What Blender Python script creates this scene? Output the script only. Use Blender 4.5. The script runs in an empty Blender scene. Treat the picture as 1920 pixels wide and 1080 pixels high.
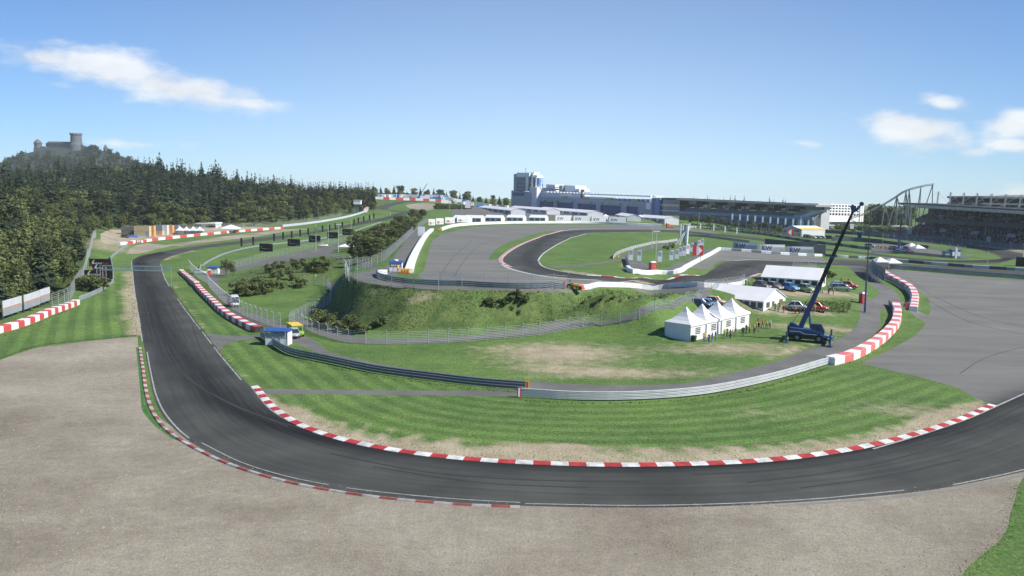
import bpy, math, random
import numpy as np
from mathutils import Vector, Matrix, noise as mnoise
from mathutils.geometry import delaunay_2d_cdt
R = math.radians
random.seed(7); rng = np.random.default_rng(7)
SC = bpy.context.scene
COL = SC.collection
# ---------------------------------------------------------------- camera
F, CAMZ, YH, ROLL = 1500.0, 24.0, 371.0, 0.018
PITCH = math.atan((540 - YH) / F)
cam = bpy.data.cameras.new('camera'); camo = bpy.data.objects.new('camera', cam); COL.objects.link(camo)
CM = Matrix.Rotation(math.pi / 2 - PITCH, 4, 'X') @ Matrix.Rotation(ROLL, 4, 'Z')
camo.matrix_world = Matrix.Translation((0, 0, CAMZ)) @ CM
cam.sensor_width = 36; cam.lens = 36 * F / 1920; cam.clip_end = 20000; cam.clip_start = 0.5
SC.camera = camo
# ---------------------------------------------------------------- sky and sun
SUN = Vector((0.72, -0.22, 0.66)).normalized()
w = bpy.data.worlds.new('World'); SC.world = w; w.use_nodes = True
nt = w.node_tree; nt.nodes.clear()
def N(t, kind, **kw):
    n = t.nodes.new(kind)
    for k, v in kw.items():
        if k.startswith('i_'): n.inputs[k[2:].replace('_', ' ')].default_value = v
        else: setattr(n, k, v)
    return n
def L(t, a, b): t.links.new(a, b)
sky = N(nt, 'ShaderNodeTexSky', sky_type='NISHITA', sun_disc=False, sun_elevation=math.asin(SUN.z),
        sun_rotation=math.atan2(SUN.x, SUN.y), altitude=600, air_density=1.0, dust_density=0.0, ozone_density=4.0)
bgn = N(nt, 'ShaderNodeBackground', i_Strength=0.10); wo = N(nt, 'ShaderNodeOutputWorld')
tc = N(nt, 'ShaderNodeTexCoord'); sep = N(nt, 'ShaderNodeSeparateXYZ'); L(nt, tc.outputs['Generated'], sep.inputs[0])
def MA(t, op, a, b=None, c=None, clamp=False):
    n = t.nodes.new('ShaderNodeMath'); n.operation = op; n.use_clamp = clamp
    for i, x in enumerate((a, b, c)):
        if x is None: continue
        if hasattr(x, 'is_linked') or hasattr(x, 'links'): t.links.new(x, n.inputs[i])
        else: n.inputs[i].default_value = x
    return n.outputs[0]
# clouds live in sky directions: azimuth tangent u = x/y, elevation tangent v = z/y
u_ = MA(nt, 'DIVIDE', sep.outputs[0], MA(nt, 'MAXIMUM', sep.outputs[1], 0.05)); v_ = MA(nt, 'DIVIDE', sep.outputs[2], MA(nt, 'MAXIMUM', sep.outputs[1], 0.05))
cmb = N(nt, 'ShaderNodeCombineXYZ'); L(nt, u_, cmb.inputs[0]); L(nt, MA(nt, 'MULTIPLY', v_, 2.2), cmb.inputs[1])
n1 = N(nt, 'ShaderNodeTexNoise', i_Scale=9.0, i_Detail=7.0, i_Roughness=0.55); L(nt, cmb.outputs[0], n1.inputs['Vector'])
n2 = N(nt, 'ShaderNodeTexNoise', i_Scale=26.0, i_Detail=5.0, i_Roughness=0.6); L(nt, cmb.outputs[0], n2.inputs['Vector'])
def blob(px, py, rx, ry, slope, s):
    d = CM.to_3x3() @ Vector(((px - 960) / F, (540 - py) / F, -1)); u0, v0 = d.x / d.y, d.z / d.y
    du = MA(nt, 'SUBTRACT', u_, u0); dv = MA(nt, 'SUBTRACT', MA(nt, 'SUBTRACT', v_, v0), MA(nt, 'MULTIPLY', du, -slope))
    q = MA(nt, 'ADD', MA(nt, 'POWER', MA(nt, 'ABSOLUTE', MA(nt, 'DIVIDE', du, rx / F)), 2.0), MA(nt, 'POWER', MA(nt, 'ABSOLUTE', MA(nt, 'DIVIDE', dv, ry / F)), 2.0))
    return MA(nt, 'MULTIPLY', MA(nt, 'SUBTRACT', 1.0, MA(nt, 'SQRT', q)), s)
acc = None
for b in [(80, 108, 120, 34, .12, 1.0), (200, 128, 190, 42, .16, 1.05), (345, 167, 165, 42, .14, 1.1), (470, 194, 75, 15, .05, .75), (105, 157, 40, 11, .1, .45), (260, 270, 120, 9, .02, .4),
          (1712, 240, 118, 38, .12, 1.3), (1745, 272, 110, 28, .06, .8), (1765, 195, 65, 15, .15, .7), (1500, 268, 40, 9, .08, .6),
          (1915, 232, 95, 34, -.1, 1.1), (1905, 272, 80, 18, .05, .9), (1820, 285, 50, 14, 0, .7), (1715, 290, 55, 16, .2, .5), (1930, 360, 70, 24, -.1, .9)]:
    o = blob(*b); acc = o if acc is None else MA(nt, 'MAXIMUM', acc, o)
acc = MA(nt, 'MAXIMUM', acc, -1.0)
dn = MA(nt, 'ADD', MA(nt, 'MULTIPLY', MA(nt, 'SUBTRACT', n1.outputs['Fac'], 0.5), 2.2), MA(nt, 'MULTIPLY', MA(nt, 'SUBTRACT', n2.outputs['Fac'], 0.5), 0.9))
mr = N(nt, 'ShaderNodeMapRange', interpolation_type='SMOOTHSTEP'); mr.inputs[1].default_value = -0.02; mr.inputs[2].default_value = 0.85; mr.inputs[4].default_value = 0.8
L(nt, MA(nt, 'ADD', acc, dn), mr.inputs[0])
lit = N(nt, 'ShaderNodeMapRange'); lit.inputs[1].default_value = .3; lit.inputs[2].default_value = .75; lit.inputs[3].default_value = 6.0; lit.inputs[4].default_value = 8.6; L(nt, n1.outputs['Fac'], lit.inputs[0])
cc = N(nt, 'ShaderNodeVectorMath', operation='SCALE'); cc.inputs[0].default_value = (.97, .96, .95); L(nt, lit.outputs[0], cc.inputs['Scale'])
mx = N(nt, 'ShaderNodeMix', data_type='RGBA'); tnt = N(nt, 'ShaderNodeMix', data_type='RGBA', blend_type='MULTIPLY'); tnt.inputs[0].default_value = 1; tnt.inputs[7].default_value = (.45, .645, .885, 1); L(nt, sky.outputs[0], tnt.inputs[6])
glow = MA(nt, 'MULTIPLY', MA(nt, 'EXPONENT', MA(nt, 'MULTIPLY', MA(nt, 'POWER', MA(nt, 'ABSOLUTE', MA(nt, 'DIVIDE', MA(nt, 'SUBTRACT', u_, .06), .62)), 2.0), -1.0)), MA(nt, 'EXPONENT', MA(nt, 'MULTIPLY', MA(nt, 'MAXIMUM', v_, 0.0), -5.2)))
gm = N(nt, 'ShaderNodeMix', data_type='RGBA'); L(nt, MA(nt, 'MULTIPLY', glow, .66), gm.inputs[0]); L(nt, tnt.outputs[2], gm.inputs[6]); gm.inputs[7].default_value = (6.4, 8.2, 9.8, 1)
L(nt, mr.outputs[0], mx.inputs[0]); L(nt, gm.outputs[2], mx.inputs[6]); L(nt, cc.outputs[0], mx.inputs[7])
L(nt, mx.outputs[2], bgn.inputs[0]); L(nt, bgn.outputs[0], wo.inputs[0])
sl = bpy.data.lights.new('sun', 'SUN'); sl.energy = 4.9; sl.angle = R(.5); sl.color = (1, .94, .83)
so = bpy.data.objects.new('sun', sl); COL.objects.link(so); so.rotation_euler = SUN.to_track_quat('Z', 'Y').to_euler()
SC.view_settings.view_transform = 'Standard'; SC.view_settings.look = 'None'; SC.view_settings.exposure = 0.5; SC.view_settings.gamma = 1
SC.cycles.volume_bounces = 3; SC.cycles.max_bounces = 8
# ---------------------------------------------------------------- rays
M3 = np.array(CM.to_3x3())
def dirs(px, py):
    px = np.asarray(px, float); py = np.asarray(py, float)
    return np.stack([(px - 960) / F, (540 - py) / F, -np.ones_like(px)], -1) @ M3.T
def at_z(px, py, z):
    d = dirs(px, py); t = (z - CAMZ) / d[..., 2]; return float(d[0] * t), float(d[1] * t), float(z)
def at_Y(px, py, Y):
    d = dirs(px, py); t = Y / d[1]; return float(d[0] * t), float(Y), float(CAMZ + d[2] * t)
# ---------------------------------------------------------------- terrain heights (surveyed points: z known, or distance known)
Z = lambda px, py, z: at_z(px, py, z)
Y = lambda px, py, y: at_Y(px, py, y)
EDGE = [Y(800, 412, 540), Z(777, 430, 7.5), Z(735, 480, 7), Z(697, 502, 7.2), Z(652, 503, 7.3), Z(640, 516, 7.4), Z(655, 525, 7.2), Z(692, 532.5, 7.1), Z(780, 542, 7), Z(900, 545, 7), Z(1000, 546, 7), Z(1100, 547, 7), Z(1200, 547, 6.9), Z(1270, 545.5, 6.5), Z(1320, 544, 5.5)]
BASE = [Y(760, 415, 560), Z(720, 440, 2.5), Z(690, 470, 2.5), Z(648, 497, 2.5), Z(634, 512, 1.5), Z(632, 586, -.5), Z(662, 614, -.2), Z(740, 627, 0), Z(860, 629, 0), Z(1000, 616, .3), Z(1100, 598, 1), Z(1200, 578, 2), Z(1290, 554, 4.5)]
CT = [Z(-300, 900, 0), Z(-300, 1500, 0), Z(960, 1500, 0), Z(2300, 1500, 0), Z(2300, 900, 0), Z(960, 1079, 0), Z(0, 700, 0), Z(300, 760, 0), Z(960, 900, 0), Z(1600, 900, 0), Z(1920, 740, 0),
 Z(2200, 620, 0), Z(1300, 740, 0), Z(980, 735, 0), Z(640, 700, 0), Z(430, 650, -.3), Z(0, 640, 0), Z(150, 575, -.3), Z(250, 560, -.8), Z(330, 540, -1), Z(210, 530, -1.2), Z(260, 490, -1.6), Z(310, 490, -1.6),
 Z(0, 590, .5), Y(375, 464, 355), Y(480, 450, 405), Y(570, 438, 455), Y(626, 429, 490), Y(701, 413, 540), Y(745, 402, 590), Y(775, 396, 620), Y(720, 392, 660), Y(705, 389, 670), Y(732, 382, 720), Y(807, 375, 800),
 Y(690, 372, 770), Y(830, 372, 830), Y(180, 445, 370), Y(235, 455, 370), Y(230, 432, 430), Y(400, 430, 450), Y(530, 425, 490), Y(600, 412, 530), Y(690, 400, 590), Y(0, 520, 200), Y(0, 470, 260), Y(100, 440, 330), Y(-300, 520, 200), Y(-300, 420, 330),
 Y(0, 400, 340), Y(100, 395, 420), Y(250, 395, 500), Y(400, 390, 560), Y(550, 385, 620), Y(640, 378, 680), Y(0, 372, 600), Y(-300, 372, 580), Y(100, 360, 640), Y(200, 337, 680), Y(300, 331, 690), Y(350, 350, 710), Y(400, 362, 740), Y(500, 372, 790), Y(620, 374, 850), Y(700, 370, 900),
 Y(0, 366, 900), Y(350, 362, 1000), Y(700, 368, 1100), Y(840, 385, 760), Y(900, 378, 900), Y(820, 395, 620), Y(840, 408, 560), Y(960, 392, 920), Y(1000, 398, 780), Y(1100, 403, 740), Y(1200, 407, 690), Y(1240, 412, 600),
 Y(1280, 425, 580), Y(1400, 434, 560), Y(1530, 432, 560), Y(1620, 425, 620), Y(1700, 441, 520), Y(1920, 462, 400), Y(2150, 480, 370), Y(1200, 390, 1000), Y(1700, 405, 900),
 Z(1000, 421, 7.5), Z(880, 427, 8), Z(1180, 421, 7.5), Z(1260, 424, 7), Z(1340, 440, 6), Z(960, 470, 7), Z(1010, 490, 7), Z(1100, 530, 7), Z(1180, 480, 7), Z(1260, 500, 6.5), Z(1350, 470, 6), Z(1352, 495, 5.5),
 Z(1440, 470, 5), Z(1540, 492, 4), Z(1546, 467, 4), Z(1640, 497, 3), Z(1640, 470, 3), Z(1720, 485, 2.5), Z(1900, 480, 2.5), Z(1847, 467, 3), Z(1920, 515, 1.5), Z(1690, 507, 2), Z(1920, 533, 1),
 Z(565, 612, -.3), Z(672, 645, 0), Z(860, 642, 0), Z(1000, 629, .2), Z(1100, 612, .8), Z(1200, 592, 1.6), Z(1300, 568, 3), Z(1250, 645, .3), Z(1251, 635, .35), Z(1330, 610, .6), Z(1300, 640, .3), Z(1400, 612, .7), Z(1330, 585, 1.5), Z(1440, 592, 1.2),
 Z(1500, 640, .3), Z(1560, 600, 1), Z(1480, 565, 3.2), Z(1490, 590, 1.2), Z(1420, 545, 3.5), Z(1600, 550, 2.8), Z(1580, 565, 2.3), Z(1630, 560, 1.5), Z(1640, 530, 2.2), Z(1600, 510, 3.2), Z(1700, 560, .7), Z(1660, 600, .3),
 Z(1740, 590, .3), Z(1620, 640, 0), Z(1550, 690, 0), Z(1560, 510, 3.8), Z(520, 560, -1), Z(480, 590, -.8), Z(420, 560, -1), Z(400, 520, -1.5), Z(440, 505, -1.5), Z(520, 488, -1), Z(600, 472, -.3), Z(640, 455, .3),
 Z(628, 548, -1), Z(640, 528, -.5), Z(560, 512, 1.5), Z(600, 500, 2.5), Z(540, 540, -1),
 (-1000, -100, 0), (1000, -100, 0), (-1000, 1400, 30), (1000, 1400, 12), (0, 1400, 16), (-1000, 500, 25), (1000, 600, 5), (1000, 200, 1), (-400, 100, 2), (-1000, 200, 10), (0, -100, 0)]
pts = EDGE + BASE + CT
eds = [(i, i + 1) for i in range(len(EDGE) - 1)] + [(len(EDGE) + i, len(EDGE) + i + 1) for i in range(len(BASE) - 1)]
res = delaunay_2d_cdt([Vector(p[:2]) for p in pts], eds, [], 0, 1e-4)
CELL, GX, GY, NX, NY = 2.0, -1000.0, -100.0, 1001, 751
HG = np.full((NY, NX), np.nan)
zs = [float(np.mean([pts[j][2] for j in o])) if o else None for o in res[3]]
V2 = np.array([[v.x, v.y] for v in res[0]])
for i, z in enumerate(zs):
    if z is None:
        P = np.array(pts); d = np.hypot(P[:, 0] - V2[i, 0], P[:, 1] - V2[i, 1]); k = np.argsort(d)[:3]; zs[i] = float(np.average(P[k, 2], weights=1 / (d[k] + .1)))
for f in res[2]:
    a, b, c = [V2[i] for i in f]; za, zb, zc = [zs[i] for i in f]
    x0, x1 = int((min(a[0], b[0], c[0]) - GX) // CELL), int((max(a[0], b[0], c[0]) - GX) // CELL) + 1
    y0, y1 = int((min(a[1], b[1], c[1]) - GY) // CELL), int((max(a[1], b[1], c[1]) - GY) // CELL) + 1
    x0, y0, x1, y1 = max(x0, 0), max(y0, 0), min(x1, NX - 1), min(y1, NY - 1)
    if x1 < x0 or y1 < y0: continue
    gx, gy = np.meshgrid(GX + CELL * np.arange(x0, x1 + 1), GY + CELL * np.arange(y0, y1 + 1))
    D = (b[1] - c[1]) * (a[0] - c[0]) + (c[0] - b[0]) * (a[1] - c[1])
    if abs(D) < 1e-9: continue
    l1 = ((b[1] - c[1]) * (gx - c[0]) + (c[0] - b[0]) * (gy - c[1])) / D; l2 = ((c[1] - a[1]) * (gx - c[0]) + (a[0] - c[0]) * (gy - c[1])) / D; l3 = 1 - l1 - l2
    m = (l1 >= -1e-6) & (l2 >= -1e-6) & (l3 >= -1e-6)
    sub = HG[y0:y1 + 1, x0:x1 + 1]; sub[m] = (l1 * za + l2 * zb + l3 * zc)[m]
HG = np.nan_to_num(HG, nan=8.0)
def blur(A):
    P = np.pad(A, 1, mode='edge'); A = (P[:-2, 1:-1] + 2 * P[1:-1, 1:-1] + P[2:, 1:-1]) / 4
    P = np.pad(A, 1, mode='edge'); return (P[1:-1, :-2] + 2 * P[1:-1, 1:-1] + P[1:-1, 2:]) / 4
for _ in range(0): HG = blur(HG)
HS = HG.copy()
for _ in range(40): HS = blur(HS)
yy = GY + CELL * np.arange(NY)[:, None]; wfar = np.clip((yy - 300) / 250, 0, 1); HG = HG * (1 - wfar) + HS * wfar   # far ground is only known roughly: keep it smooth
def H(x, y):
    x = np.asarray(x, float); y = np.asarray(y, float)
    fx = np.clip((x - GX) / CELL, 0, NX - 1.001); fy = np.clip((y - GY) / CELL, 0, NY - 1.001)
    i = fx.astype(int); j = fy.astype(int); a = fx - i; b = fy - j
    return HG[j, i] * (1 - a) * (1 - b) + HG[j, i + 1] * a * (1 - b) + HG[j + 1, i] * (1 - a) * b + HG[j + 1, i + 1] * a * b
TS = 18 * 1.004 ** np.arange(1150)
def hits(pix):
    P = np.array(pix, float); d = dirs(P[:, 0], P[:, 1]); d = d / np.hypot(d[:, 0], d[:, 1])[:, None]
    out = np.zeros((len(P), 3))
    for k in range(len(P)):
        q = d[k][None] * TS[:, None]; gap = CAMZ + q[:, 2] - H(q[:, 0], q[:, 1])
        n = np.nonzero(gap < 0)[0]
        if len(n) == 0 or n[0] == 0: t = TS[-1] if len(n) == 0 else TS[0]
        else:
            lo, hi = TS[n[0] - 1], TS[n[0]]
            for _ in range(24):
                mid = (lo + hi) / 2; p = d[k] * mid
                if CAMZ + p[2] - H(p[0], p[1]) < 0: hi = mid
                else: lo = mid
            t = (lo + hi) / 2
        p = d[k] * t; out[k] = (p[0], p[1], H(p[0], p[1]))
    return out
def G(px, py): return Vector(hits([(px, py)])[0])
def spl(pix, step=2.0, world=False, closed=False):
    """smooth path through pixel points laid on the terrain, resampled every step metres"""
    P = np.array(pix, float)[:, :2] if world else hits(pix)[:, :2]
    n = len(P)
    if n > 2:
        out = []
        for i in range(n - 1):
            p0 = P[max(i - 1, 0)]; p1 = P[i]; p2 = P[i + 1]; p3 = P[min(i + 2, n - 1)]
            e = 1e-6; t1 = np.linalg.norm(p1 - p0) ** .5 + e; t2 = np.linalg.norm(p2 - p1) ** .5 + e; t3 = np.linalg.norm(p3 - p2) ** .5 + e
            m1 = (p2 - p1) if i == 0 else t2 * ((p1 - p0) / t1 - (p2 - p0) / (t1 + t2) + (p2 - p1) / t2)
            m2 = (p2 - p1) if i == n - 2 else t2 * ((p2 - p1) / t2 - (p3 - p1) / (t2 + t3) + (p3 - p2) / t3)
            for t in np.linspace(0, 1, 14, endpoint=False):
                out.append((2*t**3-3*t*t+1)*p1 + (t**3-2*t*t+t)*m1 + (-2*t**3+3*t*t)*p2 + (t**3-t*t)*m2)
        out.append(P[-1]); P = np.array(out)
    s = np.r_[0, np.cumsum(np.hypot(*np.diff(P, axis=0).T))]
    k = max(int(round(s[-1] / step)), 1); q = np.linspace(0, s[-1], k + 1)
    X = np.interp(q, s, P[:, 0]); Yy = np.interp(q, s, P[:, 1])
    return np.stack([X, Yy, H(X, Yy)], -1)
# ---------------------------------------------------------------- mesh helper
class MB:
    def __init__(s): s.v = []; s.f = []; s.m = []
    def add(s, vs, fs, mi=0):
        o = len(s.v); s.v += [tuple(map(float, v)) for v in vs]
        for f in fs: s.f.append([i + o for i in f]); s.m.append(mi)
        return s
    def box(s, x0, x1, y0, y1, z0, z1, mi=0):
        return s.add([(x0,y0,z0),(x1,y0,z0),(x1,y1,z0),(x0,y1,z0),(x0,y0,z1),(x1,y0,z1),(x1,y1,z1),(x0,y1,z1)],
                     [(3,2,1,0),(4,5,6,7),(0,1,5,4),(1,2,6,5),(2,3,7,6),(3,0,4,7)], mi)
    def cyl(s, p0, p1, r0, r1=None, n=8, mi=0):
        r1 = r0 if r1 is None else r1; p0 = Vector(p0); p1 = Vector(p1); d = (p1 - p0).normalized()
        a = d.orthogonal().normalized(); b = d.cross(a); vs = []
        for p, r in ((p0, r0), (p1, r1)):
            for i in range(n):
                t = 2 * math.pi * i / n; vs.append(p + a * (r * math.cos(t)) + b * (r * math.sin(t)))
        return s.add(vs, [(i, (i+1) % n, n + (i+1) % n, n + i) for i in range(n)] + [tuple(range(n-1, -1, -1)), tuple(range(n, 2*n))], mi)
    def loft(s, rings, mi=0, caps=True):
        n = len(rings[0]); vs = [p for r in rings for p in r]; fs = []
        for k in range(len(rings) - 1):
            for i in range(n): fs.append((k*n+i, k*n+(i+1) % n, (k+1)*n+(i+1) % n, (k+1)*n+i))
        if caps: fs += [tuple(range(n-1, -1, -1)), tuple(range((len(rings)-1)*n, len(rings)*n))]
        return s.add(vs, fs, mi)
    def prism(s, poly, z0, z1, mi=0): return s.loft([[(x, y, z0) for x, y in poly], [(x, y, z1) for x, y in poly]], mi)
    def exx(s, prof, x0, x1, mi=0): return s.loft([[(x0, y, z) for y, z in prof], [(x1, y, z) for y, z in prof]], mi)
    def exy(s, prof, y0, y1, mi=0): return s.loft([[(x, y0, z) for x, z in prof], [(x, y1, z) for x, z in prof]], mi)
    def lathe(s, prof, n=12, c=(0, 0), mi=0):
        return s.loft([[(c[0] + r*math.cos(2*math.pi*i/n), c[1] + r*math.sin(2*math.pi*i/n), z) for i in range(n)] for r, z in prof], mi)
    def build(s, name, mats, parent=None, loc=(0, 0, 0), rz=0, smooth=False, world=False):
        """world=True: vertices are world coordinates, origin moved to loc"""
        me = bpy.data.meshes.new(name)
        vs = s.v if not world else [(x - loc[0], y - loc[1], z - loc[2]) for x, y, z in s.v]
        me.from_pydata(vs, [], s.f)
        if not isinstance(mats, (list, tuple)): mats = [mats]
        for m in mats: me.materials.append(m)
        if len(mats) > 1: me.polygons.foreach_set('material_index', s.m)
        if smooth: me.polygons.foreach_set('use_smooth', [True] * len(me.polygons))
        me.update()
        o = bpy.data.objects.new(name, me); COL.objects.link(o)
        if parent is None or not world: o.location = loc; o.rotation_euler = (0, 0, rz)
        if parent is not None: o.parent = parent
        return o
def tag(o, label=None, cat=None, group=None, kind=None):
    if label: o['label'] = label
    if cat: o['category'] = cat
    if group: o['group'] = group
    if kind: o['kind'] = kind
    return o
def thing(name, label, cat, loc, rz=0, group=None):
    o = bpy.data.objects.new(name, None); COL.objects.link(o); o.location = loc; o.rotation_euler = (0, 0, rz); o.empty_display_size = .5
    return tag(o, label, cat, group)
def copy_tree(o, parent=None):
    c = o.copy(); COL.objects.link(c); c.parent = parent
    for ch in list(o.children): copy_tree(ch, c)
    return c
def sweep(path, prof, mb=None, mi=0, stripe=None, fm=None, bank=True):
    """sweep a closed profile [(offset to the right, height)] along path; stripe=(length, [material per stripe]); fm(stripe index, face index) -> material"""
    mb = mb or MB(); P = np.asarray(path); n = len(P); T = np.zeros((n, 2)); T[1:-1] = P[2:, :2] - P[:-2, :2]; T[0] = P[1, :2] - P[0, :2]; T[-1] = P[-1, :2] - P[-2, :2]
    T /= np.linalg.norm(T, axis=1)[:, None] + 1e-9; NR = np.stack([T[:, 1], -T[:, 0]], -1)
    k = len(prof); o = len(mb.v)
    for i in range(n):
        for off, h in prof: mb.v.append((P[i, 0] + NR[i, 0]*off, P[i, 1] + NR[i, 1]*off, P[i, 2] + h))
    s = np.r_[0, np.cumsum(np.linalg.norm(np.diff(P, axis=0), axis=1))]
    for i in range(n - 1):
        st = int((s[i] + s[i+1]) / 2 / stripe) if stripe else 0
        for j in range(k):
            a = o + i*k + j; b = o + i*k + (j+1) % k
            mb.f.append([a, b, b + k, a + k]); mb.m.append(fm(st, j) if fm else mi)
    e = o + (n-1)*k
    mb.f.append([o + j for j in range(k-1, -1, -1)]); mb.m.append(fm(0, 0) if fm else mi)
    mb.f.append([e + j for j in range(k)]); mb.m.append(fm(int(s[-1]/stripe) if stripe else 0, 0) if fm else mi)
    return mb
def text(name, body, size, mat, parent, loc, rot, ext=.01, bold=False):
    c = bpy.data.curves.new(name, 'FONT'); c.body = body; c.size = size; c.extrude = ext; c.align_x = 'CENTER'; c.align_y = 'CENTER'; c.offset = .02 * size if bold else 0
    q = bpy.data.objects.new(name, c); me = bpy.data.meshes.new_from_object(q); bpy.data.objects.remove(q); me.materials.clear(); me.materials.append(mat)
    o = bpy.data.objects.new(name, me); COL.objects.link(o); o.parent = parent; o.location = loc; o.rotation_euler = rot; return o
# ---------------------------------------------------------------- materials
MATS = {}
def mat(name, col, rough=.7, var=.12, scale=1.5, metal=0, spec=.4, rnd=0.0, trans=0, fine=0):
    if name in MATS: return MATS[name]
    m = bpy.data.materials.new(name); m.use_nodes = True; t = m.node_tree; b = t.nodes['Principled BSDF']
    b.inputs['Roughness'].default_value = rough; b.inputs['Metallic'].default_value = metal; b.inputs['Specular IOR Level'].default_value = spec
    co = N(t, 'ShaderNodeTexCoord'); nz = N(t, 'ShaderNodeTexNoise', i_Scale=scale, i_Detail=5.0); L(t, co.outputs['Object'], nz.inputs['Vector'])
    mm = N(t, 'ShaderNodeMapRange'); mm.inputs[1].default_value = .25; mm.inputs[2].default_value = .75; mm.inputs[3].default_value = 1 - var; mm.inputs[4].default_value = 1 + var; L(t, nz.outputs['Fac'], mm.inputs[0])
    k = mm.outputs[0]
    if rnd:
        oi = N(t, 'ShaderNodeObjectInfo'); rr = N(t, 'ShaderNodeMapRange'); rr.inputs[3].default_value = 1 - rnd; rr.inputs[4].default_value = 1 + rnd; L(t, oi.outputs['Random'], rr.inputs[0]); k = MA(t, 'MULTIPLY', k, rr.outputs[0])
    if fine:
        n3 = N(t, 'ShaderNodeTexNoise', i_Scale=fine, i_Detail=3.0); L(t, co.outputs['Object'], n3.inputs['Vector']); k = MA(t, 'MULTIPLY', k, MA(t, 'ADD', MA(t, 'MULTIPLY', n3.outputs['Fac'], .5), .75))
    sc = N(t, 'ShaderNodeVectorMath', operation='SCALE'); sc.inputs[0].default_value = col[:3]; L(t, k, sc.inputs['Scale']); L(t, sc.outputs[0], b.inputs['Base Color'])
    MATS[name] = m; return m
def attr_leaf(name, c0, c1, rnd=.25, trans=.25):
    """leaf colour runs from c0 to c1 by a per-clump value, varied from plant to plant"""
    m = bpy.data.materials.new(name); m.use_nodes = True; t = m.node_tree; b = t.nodes['Principled BSDF']; b.inputs['Roughness'].default_value = .75; b.inputs['Specular IOR Level'].default_value = .15
    a = N(t, 'ShaderNodeAttribute', attribute_name='tint'); mx = N(t, 'ShaderNodeMix', data_type='RGBA'); mx.inputs[6].default_value = (*c0, 1); mx.inputs[7].default_value = (*c1, 1)
    L(t, a.outputs['Fac'], mx.inputs[0]); oi = N(t, 'ShaderNodeObjectInfo'); rr = N(t, 'ShaderNodeMapRange'); rr.inputs[3].default_value = 1 - rnd; rr.inputs[4].default_value = 1 + rnd; L(t, oi.outputs['Random'], rr.inputs[0])
    sc = N(t, 'ShaderNodeVectorMath', operation='SCALE'); L(t, mx.outputs[2], sc.inputs[0]); L(t, rr.outputs[0], sc.inputs['Scale']); L(t, sc.outputs[0], b.inputs['Base Color'])
    tr = N(t, 'ShaderNodeBsdfTranslucent'); L(t, sc.outputs[0], tr.inputs[0]); ms = N(t, 'ShaderNodeMixShader'); ms.inputs[0].default_value = trans
    L(t, b.outputs[0], ms.inputs[1]); L(t, tr.outputs[0], ms.inputs[2]); L(t, ms.outputs[0], t.nodes['Material Output'].inputs[0]); MATS[name] = m; return m
WHITE = mat('white_paint', (.75, .76, .77), .5); CANVAS = mat('white_canvas', (.84, .85, .87), .8, .06, .3); RED = mat('red_paint', (.5, .045, .045), .5); PINKRED = mat('faded_red', (.62, .1, .1), .6)
STEEL = mat('galvanised_steel', (.36, .40, .44), .45, .15, .6, .35); DSTEEL = mat('dull_blue_steel', (.12, .16, .21), .5, .2, .5, .2); BLACK = mat('black_rubber', (.02, .021, .023), .8)
DARK = mat('dark_grey', (.06, .065, .07), .6); BLUE = mat('blue_paint', (.035, .10, .32), .4); YEL = mat('yellow_paint', (.75, .5, .05), .5); ORANGE = mat('orange_paint', (.75, .22, .03), .5)
_t = CANVAS.node_tree; _tr = N(_t, 'ShaderNodeBsdfTranslucent'); _tr.inputs[0].default_value = (.8, .81, .82, 1); _ms = N(_t, 'ShaderNodeMixShader'); _ms.inputs[0].default_value = .22; L(_t, _t.nodes['Principled BSDF'].outputs[0], _ms.inputs[1]); L(_t, _tr.outputs[0], _ms.inputs[2]); L(_t, _ms.outputs[0], _t.nodes['Material Output'].inputs[0])
GLASS = mat('dark_glass', (.03, .04, .05), .15, .2, .5, 0, .8); CONC = mat('pale_concrete', (.42, .42, .41), .85, .12, .8); WOOD = mat('bark', (.07, .055, .04), .9, .3, 3)
GREEN = mat('green_paint', (.2, .4, .03), .4); LBLUE = mat('light_blue_paint', (.12, .3, .62), .35); GREY = mat('grey_paint', (.25, .27, .28), .4); TAN = mat('tan_paint', (.5, .4, .24), .7)
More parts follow.
